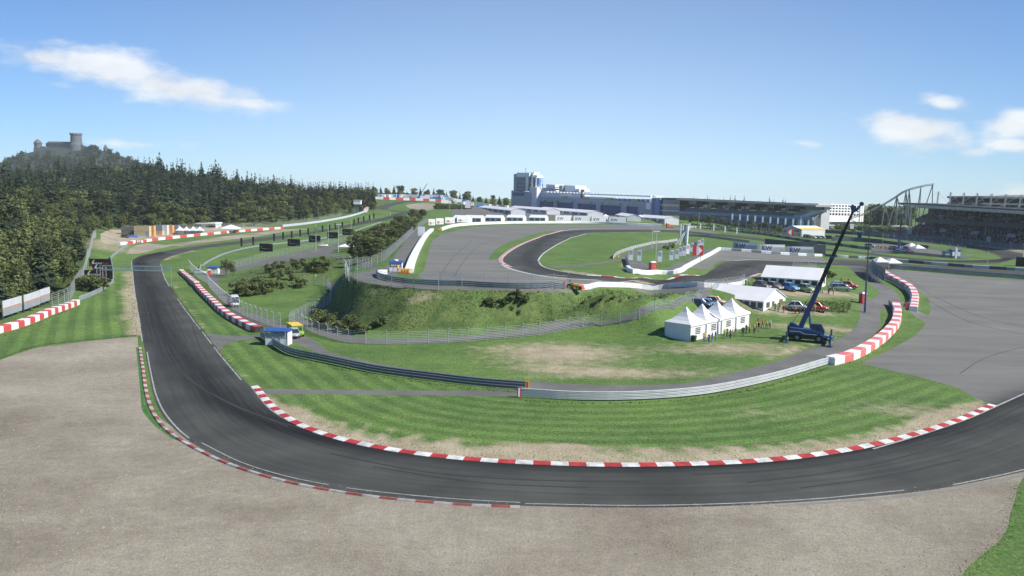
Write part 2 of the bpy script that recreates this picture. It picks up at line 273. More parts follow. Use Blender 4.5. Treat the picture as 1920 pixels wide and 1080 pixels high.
# ground materials
def ground_mat(name, base, nodes):
    m = bpy.data.materials.new(name); m.use_nodes = True; t = m.node_tree; b = t.nodes['Principled BSDF']; b.inputs['Roughness'].default_value = .9; b.inputs['Specular IOR Level'].default_value = .2
    co = N(t, 'ShaderNodeTexCoord').outputs['Object']
    def nz(scale, det=4, sx=1, sy=1, rot=0, rough=.55):
        mp = N(t, 'ShaderNodeMapping'); mp.inputs['Scale'].default_value = (sx, sy, 1); mp.inputs['Rotation'].default_value = (0, 0, rot); L(t, co, mp.inputs[0])
        n = N(t, 'ShaderNodeTexNoise', i_Scale=scale, i_Detail=float(det), i_Roughness=rough); L(t, mp.outputs[0], n.inputs['Vector']); return n.outputs['Fac']
    def ramp(x, a, b_, lo=0., hi=1.):
        r = N(t, 'ShaderNodeMapRange'); r.inputs[1].default_value = a; r.inputs[2].default_value = b_; r.inputs[3].default_value = lo; r.inputs[4].default_value = hi; L(t, x, r.inputs[0]); return r.outputs[0]
    def mix(f, a, c):
        n = N(t, 'ShaderNodeMix', data_type='RGBA')
        for i, x in ((0, f), (6, a), (7, c)):
            if isinstance(x, tuple): n.inputs[i].default_value = (*x, 1)
            elif isinstance(x, float): n.inputs[i].default_value = x
            else: L(t, x, n.inputs[i])
        return n.outputs[2]
    def mul(c, k):
        n = N(t, 'ShaderNodeVectorMath', operation='SCALE'); L(t, c, n.inputs[0]); L(t, k, n.inputs['Scale']); return n.outputs[0]
    def att(n): return N(t, 'ShaderNodeAttribute', attribute_name=n).outputs['Fac']
    def bump(h, s, d):
        n = N(t, 'ShaderNodeBump'); n.inputs['Strength'].default_value = s; n.inputs['Distance'].default_value = d; L(t, h, n.inputs['Height']); L(t, n.outputs[0], b.inputs['Normal'])
    c = nodes(t, co, nz, ramp, mix, mul, att, bump); L(t, c, b.inputs['Base Color']); MATS[name] = m; return m
def g_grass(t, co, nz, ramp, mix, mul, att, bump):
    c = mix(ramp(nz(.06, 4), .35, .65), (.062, .132, .027), (.104, .186, .041))
    c = mix(ramp(nz(.5, 5, rough=.7), .40, .72, 0, .62), c, (.155, .205, .075))
    c = mix(ramp(nz(.11, 5, rough=.65), .50, .70, 0, .6), c, (.062, .108, .032))
    st = MA(t, 'SINE', MA(t, 'ADD', MA(t, 'MULTIPLY', att('stripe'), 2.3), MA(t, 'MULTIPLY', nz(.15, 3), 1.6))); c = mul(c, MA(t, 'ADD', 1.0, MA(t, 'MULTIPLY', MA(t, 'MULTIPLY', ramp(st, -.5, .5, -1, 1), .14), att('mown'))))
    c = mul(c, ramp(nz(2.6, 4, rough=.75), .25, .75, .55, 1.45))
    c = mul(c, ramp(nz(.9, 4, 1, 2.5, rough=.7), .3, .7, .8, 1.2))
    rough = att('rough'); c = mix(rough, c, mul(mix(ramp(nz(.35, 5, rough=.7), .33, .66), (.036, .074, .021), (.132, .170, .056)), ramp(nz(2., 4, rough=.8), .25, .75, .5, 1.5)))
    dv = MA(t, 'ADD', MA(t, 'ADD', att('dirt'), MA(t, 'MULTIPLY', MA(t, 'SUBTRACT', 1.0, att('mown')), .09)), MA(t, 'MULTIPLY', MA(t, 'SUBTRACT', nz(.55, 7, rough=.72), .5), 1.4))
    dc = mul(mix(ramp(nz(.25, 4), .3, .7), (.30, .245, .165), (.45, .385, .285)), ramp(nz(2.5, 4, rough=.75), .25, .75, .75, 1.2))
    c = mix(ramp(dv, .32, .9, 0, .92), c, dc); bump(nz(3.5, 3), .6, .25); return c
def g_gravel(t, co, nz, ramp, mix, mul, att, bump):
    c = mix(ramp(nz(.07, 6, rough=.6), .35, .65), (.240, .214, .166), (.345, .314, .252)); c = mix(ramp(nz(.03, 6, 1, 1.6, rough=.68), .47, .72, 0, .8), c, (.150, .128, .095))
    c = mul(c, ramp(nz(5, 5, rough=.85), .25, .75, .5, 1.5)); c = mul(c, ramp(nz(1.1, 6, rough=.75), .3, .7, .82, 1.18)); bump(nz(7, 3, rough=.8), .8, .12); return c
def g_track(t, co, nz, ramp, mix, mul, att, bump):
    c = mix(ramp(nz(.12, 4), .35, .65), (.050, .053, .049), (.073, .076, .069)); c = mul(c, ramp(nz(5, 4, rough=.8), .2, .8, .82, 1.18))
    sp = N(t, 'ShaderNodeSeparateXYZ'); L(t, co, sp.inputs[0]); cb = N(t, 'ShaderNodeCombineXYZ'); L(t, MA(t, 'MULTIPLY', att('across'), 2.2), cb.inputs[0]); L(t, MA(t, 'MULTIPLY', sp.outputs[0], .035), cb.inputs[1]); L(t, MA(t, 'MULTIPLY', sp.outputs[1], .035), cb.inputs[2])
    sn = N(t, 'ShaderNodeTexNoise', i_Scale=1.0, i_Detail=5.0, i_Roughness=.65); L(t, cb.outputs[0], sn.inputs['Vector'])
    c = mul(c, ramp(sn.outputs['Fac'], .3, .7, .78, 1.2)); c = mul(c, ramp(nz(.05, 5, rough=.6), .35, .65, .88, 1.12))
    r = MA(t, 'MULTIPLY', att('rubber'), ramp(sn.outputs['Fac'], .25, .65, 1.0, .62)); return mix(r, c, (.011, .0125, .0125))
def g_runoff(t, co, nz, ramp, mix, mul, att, bump):
    c = mix(ramp(nz(.05, 5, 1, 3), .35, .65), (.135, .138, .128), (.178, .178, .163)); c = mul(c, ramp(nz(4, 4, rough=.8), .2, .8, .84, 1.16)); c = mul(c, ramp(nz(.25, 4, .3, 3), .3, .7, .93, 1.07))
    r = MA(t, 'MULTIPLY', att('rubber'), ramp(nz(.3, 5), .3, .7, .6, 1.0)); return mix(r, c, (.045, .047, .048))
def g_path(t, co, nz, ramp, mix, mul, att, bump):
    c = mix(ramp(nz(.2, 5), .35, .65), (.115, .117, .112), (.155, .155, .147)); c = mul(c, ramp(nz(4, 4, rough=.8), .2, .8, .85, 1.15)); return mix(att('rubber'), c, (.035, .036, .038))
def g_dirt(t, co, nz, ramp, mix, mul, att, bump):
    c = mix(ramp(nz(.2, 6, rough=.7), .35, .65), (.24, .2, .135), (.4, .36, .28)); return mul(c, ramp(nz(3, 4, rough=.8), .2, .8, .75, 1.25))
def g_turf(t, co, nz, ramp, mix, mul, att, bump):
    c = mix(ramp(nz(.6, 5), .35, .65), (.04, .13, .03), (.07, .17, .04)); return mul(c, ramp(nz(6, 4, rough=.8), .2, .8, .7, 1.3))
GM = {n: ground_mat(n, None, fn) for n, fn in (('grass', g_grass), ('gravel', g_gravel), ('track_asphalt', g_track), ('runoff_asphalt', g_runoff), ('path_asphalt', g_path), ('dirt_yard', g_dirt), ('turf_edge', g_turf))}
# ---------------------------------------------------------------- ground: one conforming sheet cut into grass, asphalt, gravel ...
TR_OUT = [(300,472),(262,480),(250,487),(247.5,495),(250,517),(252,540),(257,570),(264,615),(272,660),(279,700),(287,740),(302,775),(330,808),(380,843),(450,874),(560,905),(700,928),(850,942),(1000,949),(1200,952),(1400,947),(1600,934),(1750,918),(1920,884),(2150,825),(2500,720)]
TR_IN = [(325,479),(306,487),(300,491),(306,510),(320,537),(335,560),(355,587),(380,617),(400,645),(445,699),(470,725),(505,765),(560,800),(640,827),(750,849),(880,864),(1000,871),(1150,875),(1300,873),(1450,865),(1600,845),(1730,814),(1820,783),(1870,760),(1920,739),(2060,680),(2300,600)]
FS_T = [(300,472),(375,461),(480,447),(570,436),(626,427),(701,411),(745,400),(775,395)]
FS_B = [(325,479),(375,467),(480,454),(570,441),(626,431.5),(707,416),(750,405),(778,398)]
FH_O = [(775,396),(745,394.5),(720,393),(705,389),(714,385.5),(732,381),(757,377.5),(807,375),(850,374.5)]
FH_I = [(778,398.5),(750,397),(735,396),(728,391),(734,387),(745,383.5),(765,380),(807,377.5),(850,377)]
HP_O = [(1920,476.5),(1860,491),(1790,491.5),(1710,486),(1622,477),(1580,472),(1546,469),(1427,451),(1345,441)][::-1][::-1]
HP_UP_T = [(1902,478),(1870,486),(1790,488),(1710,483.5),(1622,473),(1580,469),(1546,465.5),(1480,457),(1427,447),(1340,438),(1260,431),(1170,430),(1092,430.5),(1042,435),(1005,446),(970,460),(945,475),(936,486),(938,493),(950,500),(967,506),(1005,514.5),(1055,521),(1130,526),(1220,529.5),(1300,530),(1345,527.5),(1390,521.5),(1427,513.5),(1446,500),(1487,499),(1527,496.5),(1560,497)]
HP_UP_B = [(1880,490),(1868,494),(1790,492),(1710,487.5),(1622,477),(1580,472.5),(1546,469.5),(1480,461),(1427,451.5),(1340,442),(1260,435.5),(1170,435),(1105,437),(1067,447),(1045,457),(1028,468),(1014,480),(1009,487),(1010,493),(1020,500),(1045,507),(1080,513.5),(1155,520),(1220,522.5),(1262,522.5),(1312,517),(1335,506),(1347,497),(1360,491),(1377,489),(1415,487.5),(1484,490),(1550,492)]
RL_T = [(1925,478),(1902,472),(1847,463),(1778,455),(1710,447.5),(1657,441),(1560,430)]
RL_B = [(1880,492),(1875,482),(1840,470),(1778,461),(1710,453),(1657,446),(1560,434)]
RS_T = [(1560,486),(1640,490),(1700,495),(1800,501),(1920,509),(2150,524)]
RS_B = [(1560,497),(1640,499),(1700,504),(1800,509),(1920,519),(2150,536)]
def lr(a, b, n): 
    A = spl(a, 1); B = spl(b, 1)
    A = A[np.linspace(0, len(A)-1, n).astype(int)]; B = B[np.linspace(0, len(B)-1, n).astype(int)]
    return A[:, :2], B[:, :2]
REG = []       # (name, world polygon) - later ones win
XTRA = []      # extra sample points
def reg(name, pix, smooth=True, step=2.5):
    P = spl(pix + [pix[0]], step)[:-1, :2] if smooth else hits(pix)[:, :2]
    if not smooth:
        out = []
        for i in range(len(P)):
            a, b = P[i], P[(i+1) % len(P)]; k = max(int(np.linalg.norm(b-a) / 6), 1); out += [a + (b-a)*j/k for j in range(k)]
        P = np.array(out)
    REG.append((name, P))
def band(name, a, b, n, inner=(.2, .4, .6, .8)):
    A, B = lr(a, b, n); REG.append((name, np.r_[A, B[::-1]]))
    for f in inner: XTRA.append(A*(1-f) + B*f)
    return A, B
reg('gravel', [(258,631),(200,636),(120,645),(70,652),(30,664),(0,675),(-150,720),(-400,820),(-500,1000),(-400,1500),(960,1700),(1800,1500),(1795,1120),(1800,1080),(1830,1050),(1885,1000),(1895,960),(1903,935),(1912,905),(1935,872),(1800,902),(1600,926),(1400,939),(1200,944),(960,941),(700,919),(560,896),(450,866),(380,836),(336,808),(296,780),(272,740),(266,700),(260,660)])
reg('gravel', [(236,476),(257,459.5),(380,449),(480,436.5),(530,430),(582,428.5),(530,435),(480,443.5),(375,456),(300,466),(262,475)])
reg('dirt_yard', [(188,438),(228,431),(440,425),(527,426.5),(420,436),(300,445),(232,455),(200,457)])
reg('path_asphalt', [(400,506),(440,498),(520,481),(600,465),(650,453),(690,446),(640,463),(605,476),(560,487),(500,497),(440,509),(412,516)])
reg('path_asphalt', [(380,517),(407,515),(409,532),(422,548),(432,562),(445,577),(485,592),(530,605),(545,617),(548,634),(520,620),(480,606),(440,586),(412,560),(392,535)])
reg('path_asphalt', [(602,470),(640,480),(690,490),(706,500),(700,508),(680,498),(640,487),(600,478)])
reg('path_asphalt', [(802,430),(777,431),(758,455),(740,481),(730,497),(705,505),(668,512),(650,518),(692,531),(780,541.5),(900,544.5),(1000,545.5),(1100,546.5),(1200,546),(1318,544),(1332,538),(1200,541),(1060,543),(950,540),(855,535.5),(780,532),(712,523),(735,516),(755,508),(772,470),(790,442)])
reg('path_asphalt', [(552,597),(585,604),(630,619),(667,631),(730,637),(780,635.5),(860,631.5),(1000,617),(1100,600),(1200,580),(1275,560),(1318,543),(1335,545),(1300,568),(1200,592),(1100,612),(1000,628),(860,641),(780,645),(672,644),(605,630),(565,611)])
reg('path_asphalt', [(552,597),(582,587),(615,572),(624,552),(634,535),(650,524),(640,514),(610,528),(617,545),(610,562),(590,575),(560,588)])
reg('path_asphalt', [(380,623),(395,626),(440,630),(490,628),(547,630),(570,630),(597,645),(620,660),(680,676),(780,693),(860,703),(985,714),(1100,721),(1240,721),(1290,718),(1340,707),(1440,682),(1515,655),(1590,625),(1612,597),(1611,573),(1630,560),(1645,553),(1647,545),(1630,531),(1605,515),(1594,503),(1600,497),(1640,499),(1640,512),(1655,531),(1675,543),(1687,557),(1690,570),(1665,576),(1652,583),(1650,610),(1627,636),(1550,671),(1440,709),(1300,737),(1100,741),(985,732),(900,718),(780,705),(660,682),(580,655),(545,640),(495,634),(440,640),(420,648),(412,662),(398,645)], step=1.6)
reg('path_asphalt', [(484,729),(620,731),(800,732.5),(985,734),(985,741.5),(800,741),(600,739),(489,738)])
reg('runoff_asphalt', [(832,437),(811,452),(805,469),(800,486),(796,505),(790,521),(830,527),(900,532),(1000,537),(1060,540),(1200,538),(1330,536),(1400,527),(1427,514),(1446,500),(1500,498),(1560,497),(1650,506),(1650,497),(1560,490),(1530,481),(1400,468),(1352,469),(1322,487),(1290,502),(1250,510),(1210,508),(1160,505),(1050,470),(1105,440),(1262,436),(1340,439),(1330,434),(1260,426),(1180,422),(1000,421.5),(940,422),(880,427)], step=2)
reg('runoff_asphalt', [(1614,681),(1660,660),(1715,630),(1737,606),(1690,575),(1696,573),(1741,592),(1746,578),(1740,558),(1720,544),(1680,525),(1662,503.5),(1672,505),(1733,510),(1824,518),(1920,525.5),(2150,549),(2300,590),(2060,678),(1920,738),(1868,759),(1845,753),(1790,725),(1720,706)], smooth=False)
reg('grass', [(915,487),(930,467),(960,452),(992,442),(1030,433.5),(1050,434),(1005,446),(970,460),(945,475),(934,485)], step=1.5)
reg('grass', [(1009,487),(1014,480),(1030,467),(1067,447),(1105,436.5),(1170,434.5),(1260,434.5),(1340,441),(1420,451),(1345,469),(1322,487),(1298,503),(1325,504.5),(1342,494),(1352,489.5),(1365,489),(1340,505),(1312,518),(1262,523),(1155,520),(1080,514),(1045,507),(1020,500)], step=1.5)
reg('path_asphalt', [(1161,485),(1187,470),(1212,464),(1240,458),(1269,454),(1272,457),(1244,462),(1210,470),(1190,478),(1187,487),(1208,493),(1211,507),(1185,507),(1177,490),(1172,486)], step=1.5)
reg('path_asphalt', [(1245,507.5),(1275,492),(1300,481),(1319,470.5),(1337,466.5),(1342,470),(1318,486),(1288,500),(1262,508)], step=1.5)
reg('path_asphalt', [(1018,500.5),(1060,498),(1100,494),(1150,488),(1168,485),(1173,487.5),(1150,491),(1100,497),(1060,501),(1028,503.5)], step=1.5)
reg('path_asphalt', [(1634,455),(1690,461),(1750,467.5),(1782,477),(1760,480.5),(1690,476),(1640,469)])
reg('gravel', [(1768,454.5),(1840,460),(1920,466),(2000,472),(2000,480),(1920,474),(1840,466)])
reg('path_asphalt', [(845,406),(870,385),(1000,390),(1200,397),(1232,407),(1200,414),(1040,411),(900,411)])
reg('gravel', [(760,384.5),(790,381),(812,382),(822,388),(800,394),(775,392)])
TA, TB = band('track_asphalt', TR_OUT, TR_IN, 150)
band('track_asphalt', FS_T, FS_B, 60, (.5,)); band('track_asphalt', FH_O, FH_I, 50, (.5,))
HA, HB = band('track_asphalt', HP_UP_T, HP_UP_B, 160)
band('track_asphalt', RL_T, RL_B, 40, (.5,)); band('track_asphalt', RS_T, RS_B, 40, (.5,))
reg('turf_edge', [(255,651),(262,651),(268,690),(275,730),(282,758),(295,785),(315,808),(343,826),(332,826),(312,815),(287,795),(268,772),(266,768),(262,720),(258,680)], step=1.2)
cp = []; ce = []
def push(P, close):
    o = len(cp); cp.extend(Vector((float(a), float(b))) for a, b in P)
    ce.extend((o+i, o+i+1) for i in range(len(P)-1))
    if close: ce.append((o+len(P)-1, o))
for nme, P in REG: push(P, True)
for P in XTRA: push(P, False)
az = np.radians(np.arange(-56, 56.01, .55)); rr_ = 22 * 1.022 ** np.arange(190)
az_g, r_g = np.meshgrid(az, rr_); k_ = (r_g < 1250)
jit = rng.normal(0, .12, (2,) + r_g.shape)
gx = (r_g*np.sin(az_g))[k_] + (jit[0]*r_g*.01)[k_]; gy = (r_g*np.cos(az_g))[k_] + (jit[1]*r_g*.01)[k_]
cp.extend(Vector((float(a), float(b))) for a, b in zip(gx, gy))
for a in np.radians(np.arange(-180, 180, 10)):
    for r in (900, 1500, 4000, 9000): cp.append(Vector((r*math.sin(a), r*math.cos(a))))
    if abs(a) > R(57): cp.extend(Vector((r*math.sin(a), r*math.cos(a))) for r in (40, 120, 350))
cd = delaunay_2d_cdt(cp, ce, [], 0, 1e-3)
GV = np.array([[v.x, v.y] for v in cd[0]]); GF = np.array(cd[2], int)
rad = np.hypot(GV[:, 0], GV[:, 1]); GZ = H(GV[:, 0], GV[:, 1]); kf = np.clip((rad - 1250) / 2500, 0, 1); GZ = GZ * (1 - kf) + 12 * kf
C = GV[GF].mean(1)
def inside(P, Q):
    x, y = Q[:, 0], Q[:, 1]; r = np.zeros(len(Q), bool); bb = (x > P[:, 0].min()) & (x < P[:, 0].max()) & (y > P[:, 1].min()) & (y < P[:, 1].max()); idx = np.nonzero(bb)[0]
    xx, yy = x[idx], y[idx]; rr = np.zeros(len(idx), bool)
    for i in range(len(P)):
        (x0, y0), (x1, y1) = P[i], P[(i+1) % len(P)]
        if y0 == y1: continue
        rr ^= ((y0 > yy) != (y1 > yy)) & (xx < (x1-x0)*(yy-y0)/(y1-y0) + x0)
    r[idx] = rr; return r
lab = np.array(['grass'] * len(C), dtype=object)
for nme, P in REG: lab[inside(P, C)] = nme
def dist(P, Q):
    """distance from points Q to polyline P"""
    d = np.full(len(Q), 1e9)
    for i in range(len(P)-1):
        a, b = P[i][:2], P[i+1][:2]; ab = b-a; t = np.clip(((Q-a) @ ab) / (ab @ ab + 1e-9), 0, 1); d = np.minimum(d, np.hypot(*(Q - a - t[:, None]*ab).T))
    return d
dirt = np.zeros(len(GV)); rub = np.zeros(len(GV)); rough = np.zeros(len(GV))
for px, py, rx, ry, s in [(1050,662,11,9,.95),(1130,700,9,3.5,.7),(1010,690,7,3,.35),(800,672,12,3,.15),(900,652,8,3,.2),(1330,657,11,5,.5),(1420,650,10,5,.5),(1480,610,10,3,.5),(1560,620,11,4,.42),(1480,549,13,4,1.1),(1560,549,10,3,.8),(1440,580,10,2.5,.8),
    (1530,585,7,2.5,.5),(790,560,4,2,.6),(700,548,5,3,.3),(1430,775,9,4,.45),(1690,760,9,4,.4),(1720,775,8,3,.4),(215,468,12,10,.6),(200,455,10,12,.7),(440,705,3,3,.5),(480,745,3,4,.7),(520,775,4,3,.8),(1250,845,30,2,.25),(1000,838,20,2,.3),(1188,497,3,6,.9),(1180,500,2,4,.9),
    (1390,480,5,10,.2),(1500,560,12,3,.4),(640,850,10,2,.3),(1280,700,8,3,.4),(1370,690,8,2,.3)]:
    c = G(px, py); dirt += s * np.exp(-(((GV[:, 0]-c.x)/rx)**2 + ((GV[:, 1]-c.y)/ry)**2))
for pix, wd, s in [([(500,758),(560,790),(640,817),(750,840),(880,855),(1000,861),(1150,865),(1300,862),(1450,854),(1600,834),(1730,803),(1840,765)], 1.45, 1.1), ([(560,770),(640,800),(760,824),(900,840),(1100,848),(1300,843),(1500,830),(1700,795),(1840,752)], .55, .7),
    ([(640,790),(800,817),(960,832),(1100,838)], .45, .6), ([(243,510),(248,545),(253,585),(256,628)], 1.3, 1.25), ([(225,540),(222,590),(220,620)], .5, .6), ([(236,540),(238,590)], .4, .6), ([(318,520),(335,548),(360,585),(385,618)], .45, .8),
    ([(306,487),(325,478),(360,470)], 1.2, .9), ([(1060,508),(1155,521),(1262,524),(1312,518.5)], 2.0, .9), ([(1092,437),(1180,436),(1260,437)], 2, .7), ([(640,668),(860,700),(1100,715)], .8, .3), ([(1440,675),(1590,618)], .8, .5)]:
    dirt += s * np.exp(-(dist(spl(pix, 3)[:, :2], GV) / wd)**2)
for px, py, s, sp in [(262,640,0,0)]: pass
mid = lambda f0, a, b: [A*(1-f)+B*f for A, B, f in zip(a, b, f0)]
f_ = np.interp(np.arange(150), [0,12,40,62,72,84,96,110,125,150], [.25,.3,.45,.32,.45,.72,.85,.86,.8,.55])
rub += 1.0 * np.exp(-(dist(np.array(mid(f_, TA, TB)), GV) / 2.5)**2) + .5*np.exp(-(dist(np.array(mid(np.clip(f_-.35, .1, .9), TA, TB)), GV) / 1.6)**2)
f_ = np.interp(np.arange(160), [0,20,60,80,90,100,120,140,160], [.5,.6,.55,.3,.35,.6,.75,.6,.5])
rub += .75 * np.exp(-(dist(np.array(mid(f_, HA, HB)), GV) / 2.6)**2)
for pix, wd, s in [([(1640,500),(1700,501),(1770,505),(1850,511),(1920,517)], 2.5, .8), ([(1620,500),(1628,512),(1640,525)], 6, .85), ([(1850,470),(1895,480),(1875,488),(1790,490)], 3.5, .7), ([(700,414),(760,398)], 3, .3)]: rub += s*np.exp(-(dist(spl(pix, 3)[:, :2], GV)/wd)**2)
for pix, s in [([(645,519),(692,533),(780,543),(900,546),(1000,547),(1100,548),(1200,548),(1200,577),(1100,597),(1000,615),(860,627),(740,624),(660,612),(614,590)], .85), ([(420,535),(470,505),(560,485),(640,480),(650,510),(600,530),(540,545),(450,555)], .6), ([(1480,566),(1600,562),(1590,590),(1490,592)], .6),
               ([(1330,440),(1560,462),(1560,440),(1400,425),(1300,425)], .4), ([(800,412),(777,430),(735,480),(690,492),(640,470),(700,430)], .9)]: rough[inside(hits(pix)[:, :2], GV)] = s
FE = hits([(-300,600),(0,592),(60,583),(110,560),(150,530),(165,490),(178,455),(186,440)])[:, :2]; FE2 = hits([(230,433),(400,428),(530,424),(600,411),(690,398)])[:, :2]
FOREST = np.r_[FE, FE2, [[FE2[-1][0] + 5, 760]], [[60, 1000]], [[-900, 1000]], [[-900, 60]]]
rough[inside(FOREST, GV)] = 1.0
across = np.minimum(dist(TB[::2], GV), dist(HB[::2], GV)); stripe = dist(TB[::3], GV); mown = np.zeros(len(GV))
for pix in ([(330,545),(400,645),(470,720),(640,827),(1000,871),(1300,873),(1600,845),(1868,761),(1700,706),(1560,692),(1440,724),(1300,748),(1100,757),(985,750),(970,736),(900,727),(700,702),(545,668),(489,634),(430,600)], [(0,640),(150,575),(215,520),(244,500),(252,560),(258,631),(120,642),(0,674)], [(1009,487),(1030,467),(1067,447),(1105,436.5),(1260,434.5),(1275,452),(1210,464),(1160,486),(1170,505),(1080,513)], [(796,505),(805,470),(832,438),(800,436),(768,500),(770,515)]): mown[inside(hits(pix)[:, :2], GV)] = 1
gi = GV @ np.array([.55, -.83]); far = inside(hits([(800,440),(1000,420),(1262,424),(1350,470),(1360,500),(1270,540),(660,520)])[:, :2], GV); stripe[far] = gi[far]
lft = (GV[:, 0] < -20) & (GV[:, 1] < 260); 
for nme in ('grass', 'gravel', 'track_asphalt', 'runoff_asphalt', 'path_asphalt', 'dirt_yard', 'turf_edge'):
    f = GF[lab == nme]; u, inv = np.unique(f, return_inverse=True); inv = inv.reshape(f.shape)
    me = bpy.data.meshes.new(nme); me.from_pydata([(float(GV[i, 0]), float(GV[i, 1]), float(GZ[i])) for i in u], [], inv.tolist())
    for an, arr in (('dirt', dirt), ('rubber', rub), ('rough', rough), ('stripe', stripe), ('across', across), ('mown', mown)):
        at = me.attributes.new(an, 'FLOAT', 'POINT'); at.data.foreach_set('value', arr[u].astype(np.float32))
    me.polygons.foreach_set('use_smooth', [True]*len(me.polygons)); me.materials.append(GM[nme])
    o = bpy.data.objects.new({'grass': 'ground', 'gravel': 'gravel_ground', 'track_asphalt': 'track_road', 'runoff_asphalt': 'runoff_pavement', 'path_asphalt': 'service_road', 'dirt_yard': 'dirt_ground', 'turf_edge': 'turf_path'}[nme], me); COL.objects.link(o); o['kind'] = 'structure'
print('ground', len(GV), len(GF), {k: int((lab == k).sum()) for k in set(lab)})
# ---------------------------------------------------------------- kerbs and painted lines
KERB = [(-.05, -.1), (0, .04), (.15, .07), (.8, .12), (.95, .02), (.98, -.1)]
def kerb(pix, L_, width, flip=1, worn=False):
    prof = [(o*width*flip, h) for o, h in KERB]
    if flip < 0: prof = prof[::-1]
    P = spl(pix, L_/4); o = sweep(P, prof, stripe=L_, fm=lambda s, j: s % 2).build('kerb', [mat('worn_white', (.34, .335, .315), .8, .4, 1.1, fine=6), mat('worn_red', (.25, .065, .058), .8, .3, 1.5, fine=6)] if worn else [mat('kerb_white', (.56, .57, .56), .7, .4, .9, fine=6), mat('kerb_red', (.37, .038, .04), .7, .4, .9, fine=6)], loc=P[0], world=True); o['kind'] = 'structure'
def line(pix, width=.16, off=0, c=None, name='painted_line', lift=.025):
    P = spl(pix, 1.5); P[:, 2] += lift
    o = sweep(P, [(off-width/2, -.03), (off+width/2, -.03), (off+width/2, 0), (off-width/2, 0)]).build(name, c or mat('line_white', (.30, .31, .30), .8, .35, 1.5, fine=8), loc=P[0], world=True); o['kind'] = 'structure'
TRI = [(470,725),(505,765),(560,800),(640,827),(750,849),(880,864),(1000,871),(1150,875),(1300,873),(1450,865),(1600,845),(1730,814),(1820,783),(1868,761)]
kerb(TRI, 1.62, 1.0, -1)
kerb([(265,652),(271,690),(277,730),(284,757),(299,786),(325,812),(380,845),(450,875),(560,906),(700,929),(850,943),(975,948.5)], 1.5, .48, 1, True)
kerb([(1050,432.5),(1005,446),(970,460),(945,475),(934.5,486),(938,493),(952,500.5)], 2.2, 1.3, -1)
kerb([(1100,516.5),(1155,520),(1220,522.5),(1262,522.5),(1312,517)], 3.2, 1.2, -1); kerb([(1427,513.5),(1410,519)], 2, 1, 1)
line([(260,480),(250,487),(248.5,495),(251,517),(253.5,540),(258.5,570)], .3, .25); line([(261,585),(266,612)], .2, .25); line([(268,625),(270,640)], .2, .25)
line([(273,660),(278,690),(283,715),(289,740),(304,773),(331,806),(350,822)], .17, -.2)
line([(370,832),(450,871),(540,898),(610,912)], .12, -.4); line([(645,918),(700,925),(850,939),(975,946)], .12, -.4); line([(985,947.5),(1200,951),(1400,946),(1550,937),(1600,932),(1700,922)], .13, -.3, lift=.04); line([(1790,911),(1860,897),(1920,883),(2000,862)], .13, -.2, lift=.04); line([(1450,945.5),(1700,925),(1920,887)], .3, .45, mat('kerb_grey', (.2, .2, .19), .8, .2, 1))
line([(303,496),(308,514),(320,537)], .25, .3); line([(335,560),(355,587),(379,617)], .2, .3); line([(383,622),(400,645)], .2, .3); line([(405,651),(430,681),(457,712)], .2, .3); line([(469,728),(503,768),(545,794),(590,813)], .2, -.25)
line([(1640,843),(1730,816),(1820,785),(1870,763),(1925,738),(2050,682)], .22, -.2)
line([(1260,430.8),(1170,429.8),(1092,430),(1042,434.5)], 1.1, 0, CONC, 'painted_line'); line([(942,495),(950,501),(967,507),(1005,515.5),(1055,522),(1130,527),(1220,530.5),(1300,531)], .9, 0, CONC); line([(1009,489),(1014,480.5),(1030,467.5),(1067,447.5),(1100,438)], .5, 0, CONC)
line([(1010,491),(1020,500.5),(1045,507.5),(1098,516)], .4, 0, CONC); line([(1377,488.7),(1415,487),(1484,489.5),(1546,492)], .7, 0, CONC)
P_ = np.array([a*.47+b*.53 for a, b in zip(TA, TB)]); P_ = np.c_[P_, H(P_[:, 0], P_[:, 1]) + .01]
o = sweep(P_, [(-.05, -.03), (.05, -.03), (.05, 0), (-.05, 0)]).build('paving_seam', mat('seam_dark', (.022, .023, .022), .9, .4, .3), loc=P_[0], world=True); o['kind'] = 'structure'
RUBM = mat('tyre_mark', (.030, .031, .031), .9, .25, .8)
for pix, wd in (([(300,640),(330,690),(400,740),(520,790),(640,822)], .22), ([(312,650),(345,700),(420,752),(540,800)], .2), ([(360,610),(380,660),(430,720),(500,775)], .2), ([(620,850),(800,885),(1000,900),(1200,903)], .22), ([(700,875),(900,905),(1100,915)], .2), ([(1400,905),(1560,885),(1700,855),(1850,800)], .22), ([(1300,890),(1480,878),(1640,852),(1760,818)], .2), ([(1500,915),(1650,895),(1800,862)], .2), ([(270,560),(285,620),(305,680)], .2), ([(300,520),(322,580),(350,640)], .2)): line(pix, wd, 0, RUBM, 'tyre_mark', .012)
RUBR = mat('tyre_mark_runoff', (.085, .086, .083), .9, .25, .8)
for pix in ([(1700,520),(1760,560),(1860,600),(1960,620)], [(1690,525),(1745,566),(1840,610),(1950,632)], [(1800,700),(1850,670),(1960,640)], [(850,520),(870,490),(900,460),(950,440)], [(830,510),(852,480),(885,452)]): line(pix, .22, 0, RUBR, 'tyre_mark', .012)
line([(1395,532),(1300,535),(1200,534)], .12, 0)
